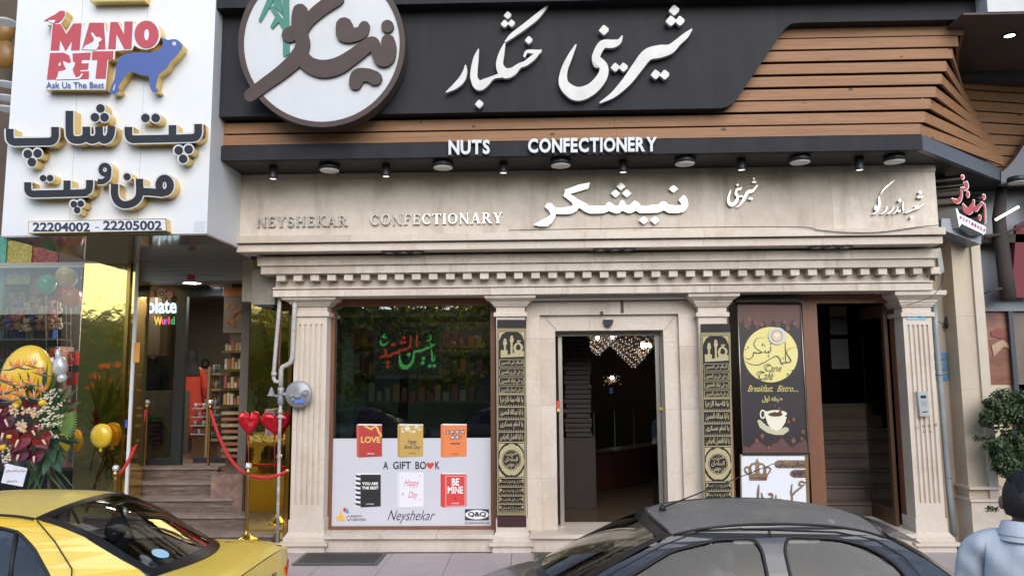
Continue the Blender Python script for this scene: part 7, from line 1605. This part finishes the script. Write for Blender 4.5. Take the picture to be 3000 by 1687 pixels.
# --- yellow saloon taxi : x forward; total 4.4 m
yel=M('taxi_yellow',(.82,.58,.08),.38,coat=.35,var=[(3,(.72,.52,.085),.5),(40,(.68,.50,.10),.4)]); 
sed=dict(
 gut=[(0,1.02,.63,.92),(.18,.62,.60,1.14),(.32,.25,.565,1.345),(.42,-.15,.56,1.395),(.55,-.60,.56,1.40),(.68,-.98,.56,1.37),(.80,-1.32,.545,1.25),(.90,-1.58,.54,1.10),(1,-1.80,.53,.985)],
 crown=[(0,.03,.16),(.32,.05,.06),(.5,.055,0),(.68,.055,-.05),(.85,.05,-.10),(1,.02,-.14)],
 u=[0,.32,.68,1], lean=0,
 belt=[(-2.32,.62,.93),(-2.2,.70,.955),(-1.9,.745,.97),(-1.2,.775,.945),(-.3,.785,.925),(.6,.78,.905),(1.1,.755,.895),(1.7,.70,.82),(2.05,.62,.72),(2.12,.55,.66)],
 gutx=[(-1.80,.53),(-1.58,.54),(-1.32,.545),(-.98,.555),(-.6,.56),(-.15,.56),(.25,.565),(.62,.60),(1.02,.63)],
 roofz=lambda x:interp([(-1.80,.985),(-1.58,1.10),(-1.32,1.25),(-.98,1.37),(-.6,1.40),(-.15,1.395),(.25,1.345),(.62,1.14),(1.02,.92)],x)[0],
 outline=dens([(-1.86,.968),(-1.80,.985),(-1.58,1.10),(-1.32,1.25),(-1.15,1.32),(-.98,1.37),(-.6,1.40),(-.15,1.395),(.25,1.345),(.62,1.14),(1.02,.92),(1.0,.898),(.3,.912),(-.4,.928),(-1.1,.943)],.1),
 windows=[dens(rnd([(-1.27,.975),(-1.20,1.06),(-1.06,1.20),(-.92,1.295),(-.78,1.325),(-.36,1.33),(-.36,.965)],.04),.1),dens(rnd([(-.24,.962),(-.24,1.33),(.16,1.295),(.44,1.16),(.78,.955)],.04),.1)],
 seams=[[(-.30,1.385),(-.30,.93),(-.30,.4)],[(-1.0,1.36),(-1.16,1.24),(-1.34,1.08),(-1.38,.96),(-1.30,.75),(-1.15,.5)]],
 hood=(.95,),deck=(-1.74,),seats=[(.1,.36),(.1,-.36),(-.95,.3),(-.95,-.3)],seatcol=(.13,.13,.135),shelf=(-1.7,-1.2),wheels=(1.35,-1.35))
# scene placement: local -y side faces the camera when heading left (rz=pi)
tx=at(845,1605,-3.0); TXL=Vector((-2.02-2.32+.0,-2.85,-.42))
taxi,TT,txs,txt=car('yellow_taxi',TXL,math.pi,'yellow saloon taxi parked at the lower left corner, seen from behind its rear window',yel,M('taxi_roof_yellow',(.72,.52,.09),.42,coat=.3,var=[(4,(.52,.40,.13),.7),(60,(.6,.46,.16),.5)]),(cglass,cglass2),sed)
m=MB(); 
def quar(xs,sd=1): return [txs(x,z,sd,.004) for x,z in xs]
# divider bar of the rear side window
for sd in (1,-1): MB().tube([txs(-.98,.97,sd,.002),txs(-.90,1.305,sd,.002)],.013,6).build('window_divider',rubber,taxi)
# sticker and tissue box behind the rear glass
MB().cyl(txt(.965,.80,.004),(0,0,1),.0001,.0001,4) if False else None
bx3=M('tissue_blue',(.10,.28,.55),.5,var=(30,(.5,.4,.35),.7))
def TL(x,y,z): return TT@Vector((x,y,z))
m=MB(); m.hexa([TL(x,y,.881) for x,y in ((-1.62,.0),(-1.38,.06),(-1.42,.19),(-1.66,.13))],[TL(x,y,.935) for x,y in ((-1.62,.0),(-1.38,.06),(-1.42,.19),(-1.66,.13))]); tb=m.build('tissue_box',bx3); tag(tb,'blue patterned tissue box on the rear shelf of the yellow taxi','tissue box')
m=MB(); m.loft([[TL(-1.52+r_*math.cos(a)+dx,.095+r_*.6*math.sin(a),z) for a in [2*math.pi*k/10 for k in range(10)]] for r_,dx,z in ((.05,0,.936),(.035,.01,.97),(.04,-.01,1.0),(.03,.02,1.025),(.004,.03,1.035))]); tag(m.build('tissue',M('tissue_white',(.7,.72,.75),.8)),'white paper tissue sticking up out of the blue box in the taxi','tissue')
m=MB(); c=txt(.93,.79,.006); ux=(txt(.95,.79,.006)-txt(.91,.79,.006)).normalized(); uy=(txt(.93,.81,.006)-txt(.93,.77,.006)).normalized()
m.poly([c+ux*.055*math.cos(2*math.pi*k/24)+uy*.055*math.sin(2*math.pi*k/24) for k in range(24)]); m.build('round_sticker',M('sticker_lightblue',(.30,.52,.66),.5,var=(40,(.5,.65,.75),.6)),taxi)
# lid seams, lamp, badge
MB().tube([TL(-1.84,.55,.990),TL(-2.05,.57,.982),TL(-2.29,.59,.952),TL(-2.33,.58,.90)],.004,5).build('lid_seam',rubber,taxi)
MB().tube([TL(-1.84,-.55,.990),TL(-2.05,-.57,.982),TL(-2.29,-.58,.955)],.004,5).build('lid_seam',rubber,taxi)
lampr=M('tail_lamp_red',(.45,.01,.012),.15,coat=.6)
for sd in (1,-1):
    m=MB(); m.hexa([TL(x,sd*y,.68) for x,y in ((-2.37,.42),(-2.30,.655),(-2.14,.735),(-2.14,.45))],[TL(x,sd*y,.83) for x,y in ((-2.40,.42),(-2.33,.65),(-2.15,.728),(-2.15,.45))]); m.build('tail_lamp',lampr,taxi)
m=MB(); m.hexa([TL(-2.452,y,.78) for y in (-.02,.02)]+[TL(-2.43,y,.78) for y in (.02,-.02)],[TL(-2.437,y,.885) for y in (-.028,.028)]+[TL(-2.42,y,.885) for y in (.028,-.028)]); m.build('emblem',M('badge_chrome',(.25,.25,.26),.15,1),taxi)
MB().hexa([TL(-2.45,-.3,.55),TL(-2.45,.3,.55),TL(-2.40,.3,.55),TL(-2.40,-.3,.55)],[TL(-2.46,-.3,.66),TL(-2.46,.3,.66),TL(-2.41,.3,.66),TL(-2.41,-.3,.66)]).build('number_plate',M('plate_orange',(.6,.35,.08),.5),taxi)
# --- dark blue grey hatchback
dkp=M('dark_blue_paint',(.030,.033,.042),.38,coat=.45,var=[(14,(.045,.049,.058),.6),(3,(.05,.05,.052),.5)]); dust=M('dusty_roof',(.16,.15,.14),.65,var=[(5,(.10,.098,.096),.8),(70,(.21,.195,.175),.8,3)],bump=(60,.1),coat=.1)
hat=dict(
 gut=[(0,1.02,.62,.93),(.14,.70,.60,1.12),(.30,.28,.555,1.325),(.42,-.10,.545,1.39),(.56,-.55,.545,1.40),(.70,-.92,.55,1.365),(.78,-1.16,.56,1.29),(.86,-1.40,.575,1.14),(1,-1.68,.60,.91)],
 crown=[(0,.03,.20),(.30,.045,.08),(.5,.055,0),(.70,.055,-.03),(.78,.05,-.06),(1,.02,-.10)],
 u=[0,.30,.765,1],lean=0,
 belt=[(-1.84,.60,.86),(-1.72,.68,.895),(-1.4,.765,.925),(-.8,.80,.915),(-.2,.805,.90),(.4,.80,.885),(.9,.775,.875),(1.3,.73,.82),(1.65,.65,.72),(1.85,.52,.62)],
 gutx=[(-1.68,.60),(-1.40,.575),(-1.16,.56),(-.92,.55),(-.55,.545),(-.10,.545),(.28,.555),(.70,.60),(1.02,.62)],
 roofz=lambda x:interp([(-1.68,.91),(-1.40,1.14),(-1.16,1.29),(-.92,1.365),(-.55,1.40),(-.10,1.39),(.28,1.325),(.70,1.12),(1.02,.93)],x)[0],
 outline=dens([(-1.70,.90),(-1.68,.91),(-1.53,1.04),(-1.40,1.14),(-1.16,1.29),(-.92,1.365),(-.55,1.40),(-.10,1.39),(.28,1.325),(.70,1.12),(1.02,.93),(1.0,.872),(.4,.886),(-.2,.901),(-.8,.916),(-1.4,.926)],.1),
 windows=[dens(rnd([(-1.17,.96),(-1.19,1.05),(-1.12,1.17),(-.97,1.265),(-.8,1.31),(-.47,1.325),(-.425,1.25),(-.435,.945)],.06),.09),dens(rnd([(-.29,.94),(-.28,1.25),(-.24,1.315),(.0,1.305),(.30,1.235),(.62,1.06),(.80,.925)],.05),.09)],
 seams=[[(-.36,1.37),(-.355,.93),(-.35,.4)],[(.10,1.355),(.36,1.262),(.74,1.065),(.93,.91)],[(-.18,1.372),(-.8,1.352),(-1.05,1.30),(-1.21,1.19),(-1.28,1.06),(-1.28,.94),(-1.2,.7)],[(-.18,1.375),(.10,1.355)]],
 hood=(.98,),deck=(-1.84,),seats=[(.02,.35),(.02,-.35),(-.95,.3),(-.95,-.3)],seatcol=(.15,.155,.17),shelf=(-1.6,-1.15),wheels=(1.22,-1.22))
HL=Vector((1.20,-2.70,-.42))
hb,HT,hs,ht=car('dark_hatchback',HL,math.pi,'dusty dark blue grey hatchback parked at the bottom right, facing left',dkp,dust,(glass_mat('dusty_windshield',(.42,.42,.36),1.6,.05),cglass3),hat,.925)
def HH(x,y,z): return HT@Vector((x,y,z))
MB().tube([ht(.33,.5,.01),ht(.33,.5,.05)],[.03,.012],8).tube([ht(.335,.5,.03),ht(.335,.5,.03)+Vector((.85,.1,.30))],[.006,.003],5).build('aerial',rubber,hb)
m=MB(); m.tube([ht(.298,.08+.84*k/14,.006) for k in range(15)],.012,6); m.build('roof_joint',rubber,hb)
m=MB(); m.grid(lambda a,b_:HH(-1.16-.20*a,(b_*2-1)*.56,1.325-.05*a-.03*(b_*2-1)**2+.02),6,16); m.build('spoiler',dkp,hb)
for sd in (1,-1):
    MB().hexa([HH(-1.44,sd*.70,.95),HH(-1.52,sd*.70,.95),HH(-1.90,sd*.64,.60),HH(-1.84,sd*.66,.60)],[HH(-1.44,sd*.735,.955),HH(-1.53,sd*.725,.95),HH(-1.92,sd*.69,.60),HH(-1.85,sd*.715,.60)]).build('tail_lamp',lampr,hb) if False else None
    MB().tube([hs(-1.54,.96,sd,.02)-Vector((0,0,0)),HH(-1.66,sd*.735,.85),HH(-1.80,sd*.70,.74)],[.008,.02,.008],6).build('tail_lamp_edge',M('lamp_chrome',(.6,.6,.62),.15,.9),hb)
    m=MB(); m.ell(HH(.62,sd*.90,.93),.09,.10,.07,16,10); m.build('wing_mirror',dkp,hb)
MB().tube([HH(.86,-.05,.955),HH(.95,.3,.945),HH(1.0,.6,.93)],.012,5).tube([HH(.92,-.6,.94),HH(.98,-.2,.955),HH(.9,.05,.96)],.012,5).build('wiper',rubber,hb)
m=MB(); m.ell(HH(.30,0,1.20),.03,.11,.045,12,8); m.build('rear_view_mirror',rubber,hb)
MB().tube([HH(.42,.36+.17*math.cos(a),.86+.17*math.sin(a)*.9) for a in [2*math.pi*k/24 for k in range(24)]],.014,8,False,True).build('steering_wheel',rubber,hb)
# ================================================================ chandeliers in the open shop
cry=M('crystal_glow',(.3,.22,.15),.15,.4,emit=((1,.7,.42),.10)); cry2=M('crystal_white',(.4,.4,.42),.15,.4,emit=((.9,.93,1),.30)); cry3=M('crystal_dim',(.15,.08,.04),.15,.6,emit=((1,.5,.2),.04)); bulb_=M('bulb_white',(1,1,1),.3,emit=((1,.97,.92),14))
def chand(px,pyt,pyb,wpx,Y,lab,dim=0):
    b_=at(px,pyb,Y); tpt=at(px,pyt,Y); H_=tpt.z-b_.z; Rr=wpx/FPX*(Y+8.6)/2
    t=thing('chandelier',(b_.x,b_.y,b_.z),lab,'chandelier','crystal chandeliers'); rr=random.Random(int(px))
    f=MB()
    for k in range(5): 
        z=b_.z+H_*k/5+.02; r_=Rr*(.12+.88*k/5); f.tube([Vector((b_.x+r_*math.cos(2*math.pi*q/20),b_.y+r_*math.sin(2*math.pi*q/20),z)) for q in range(20)],.005,4,False,True)
    f.build('brass_frame',gold_dk,t)
    for ci,cm in enumerate((cry,cry2,cry3)):
        m=MB()
        for k in range(13):
            r_=Rr*(.08+.92*k/12); n=int(8+k*6)
            for q in range(n):
                if (q*7+k*3)%4!=(ci if ci<2 else 2) and not (ci==2 and (q*7+k*3)%4==3): continue
                a=2*math.pi*(q+rr.random()*.5)/n; c=Vector((b_.x+r_*math.cos(a),b_.y+r_*math.sin(a),b_.z+H_*k/12+rr.uniform(-.01,.01))); s=min(.011,Rr*.055)
                i=[m.addv(c+Vector(d)*s) for d in ((1,0,0),(0,1,0),(-1,0,0),(0,-1,0),(0,0,1.2),(0,0,-1.4))]
                for e in ((0,1,4),(1,2,4),(2,3,4),(3,0,4),(1,0,5),(2,1,5),(3,2,5),(0,3,5)): m.face([i[x] for x in e])
        o=m.build('crystals',cm,t); o['kind']='stuff'
    for k in range(3): a=rr.uniform(0,6.28); MB().ell((b_.x+Rr*.6*math.cos(a),b_.y+Rr*.6*math.sin(a),b_.z+H_*.72),Rr*.07,Rr*.07,Rr*.09,8,6).build('bulb',bulb_,t)
    MB().tube([Vector((b_.x,b_.y,b_.z+H_)),Vector((b_.x,b_.y,3.44))],.012,6).build('chain',gold_dk,t)
chand(1752,968,1037,150,2.6,'crystal chandelier at the upper left inside the open shop door')
chand(1856,990,1074,165,3.2,'crystal chandelier at the upper right inside the open shop door, hanging lowest')
t=thing('wall_lamp',at(1793,1128,6.5),'small far sparkling lamp deep inside the shop, below the two chandeliers','lamp'); rr=random.Random(3)
m=MB()
for q in range(70): c=at(1793,1112,6.5)+Vector((rr.gauss(0,.07),rr.gauss(0,.05),rr.gauss(0,.04))); m.ell(c,.011,.011,.011,5,3)
m.build('crystals',cry,t)['kind']='stuff'; MB().ell(at(1793,1106,6.4),.035,.03,.03,8,6).build('bulb',bulb_,t)
for (x,y0,y1) in ((1722,1068,1115),(1700,1120,1190)):
    m=MB(); rr=random.Random(x)
    for q in range(30): c=at(x+rr.uniform(-5,5),rr.uniform(y0,y1),4.2); m.ell(c,.008,.008,.008,5,3)
    tag(m.build('glitter_string',cry3),'faint string of golden glitter inside the shop, %s'%('upper' if x==1722 else 'lower'),'decoration')['kind']='stuff'
tag(MB().pbox(1786,1137,1796,1152,5.5,5.6).build('blue_screen',M('screen_blue',(.05,.1,.4),.4,emit=((.1,.25,1),.03))),'tiny glowing blue screen deep inside the dark shop','screen')
l=bpy.data.lights.new('chandelier_light','POINT'); l.energy=3; l.color=(1,.75,.5); l.shadow_soft_size=.3; lo=bpy.data.objects.new('chandelier_light',l); COL.objects.link(lo); lo.location=(1.9,4.6,2.3)
# plants behind the shop window
t=thing('potted_plant',at(1030,1290,.5),'thin green leafy plant behind the left of the shop window','plant')
crown('foliage',[(at(1030,1190,.5),.14,.08,.2),(at(1025,1150,.5),.07,.05,.12)],300,.035,leafmat('window_leaf',(.10,.16,.04)),t,4)['kind']='stuff'
t=thing('flower_bunch',at(1083,1290,.5),'bunch of purple flowers behind the shop window, right of the green plant','flowers')
crown('blooms',[(at(1083,1215,.5),.12,.08,.1)],300,.022,M('purple_bloom',(.16,.04,.14),.7),t,6)['kind']='stuff'
# ================================================================ the street behind the photographer (seen in glass, gold and paint)
def thin_leaf(n,c):
    m=leafmat(n,c); N,L=nodes(m); o=[x for x in N if x.type=='OUTPUT_MATERIAL'][0]; b=N['Principled BSDF']; tl=N.new('ShaderNodeBsdfTranslucent'); tl.inputs[0].default_value=(c[0]*2.2,c[1]*2,c[2]*1.4,1); mx=N.new('ShaderNodeMixShader'); mx.inputs[0].default_value=.5
    L.new(b.outputs[0],mx.inputs[1]); L.new(tl.outputs[0],mx.inputs[2]); L.new(mx.outputs[0],o.inputs[0]); return m
lf=thin_leaf('plane_leaf',(.13,.17,.035)); lf2=thin_leaf('autumn_leaf',(.34,.29,.045)); lf3=thin_leaf('deep_green_leaf',(.06,.09,.025))  # three leaf tones, mixed at random in each crown
def tree(x,y,h,r_,seed,lab):
    t=thing('plane_tree',(x,y,-.42),lab,'tree','street trees across the road'); rr=random.Random(seed)
    MB().tube([Vector((x,y,-.42)),Vector((x+.1,y,h*.3)),Vector((x-.1,y+.1,h*.6)),Vector((x,y,h*.85))],[.2,.17,.12,.05],10).build('trunk',tr_,t)
    bl=[(Vector((x+rr.uniform(-1,1)*r_,y+rr.uniform(-1,1)*r_*.6,rr.uniform(1.9,h-.5))),r_*rr.uniform(.3,.55),r_*rr.uniform(.3,.5),.35+rr.uniform(.1,.5)) for _ in range(34)]
    for b_ in bl[:4]: MB().tube([Vector((x,y,h*.4)),b_[0]],[.07,.02],6).build('limb',tr_,t)
    crown('crown',bl,15000,.15,[lf,lf2,lf3],t,seed)['kind']='stuff'
for i,(x,y,h,r_) in enumerate(((-10,-19,9,3.6),(-4.9,-19.5,9.5,3.4),(2.0,-18.5,6.3,3.0),(7.5,-20,6.4,3.4),(13,-19,5.6,3.2))): tree(x,y,h,r_,i+11,'street tree across the road behind the photographer, number %s along the row'%('one','two','three','four','five')[i])
tag(MB().box(-30,34,-27,-26,-.42,5.0).build('opposite_building',M('opposite_wall',(.22,.24,.17),.9,var=(.8,(.10,.13,.06),.9))),'plain pale building across the road, behind the photographer','building')
MB().box(-60,60,-26,-21,-.42,-.3).build('far_pavement',MATS['kerb_concrete'],kind='structure')
tc_=copy_tree(hb,(-5.4,-16.4,-.42),math.pi,label='dark hatchback parked across the road behind the photographer, to the left')
for i,(x,nm) in enumerate(((-.6,'in the middle'),(4.6,'to the right'),(9.6,'far to the right'))): copy_tree(hb,(x,-16.4,-.42),math.pi,label='dark hatchback parked across the road behind the photographer, '+nm)
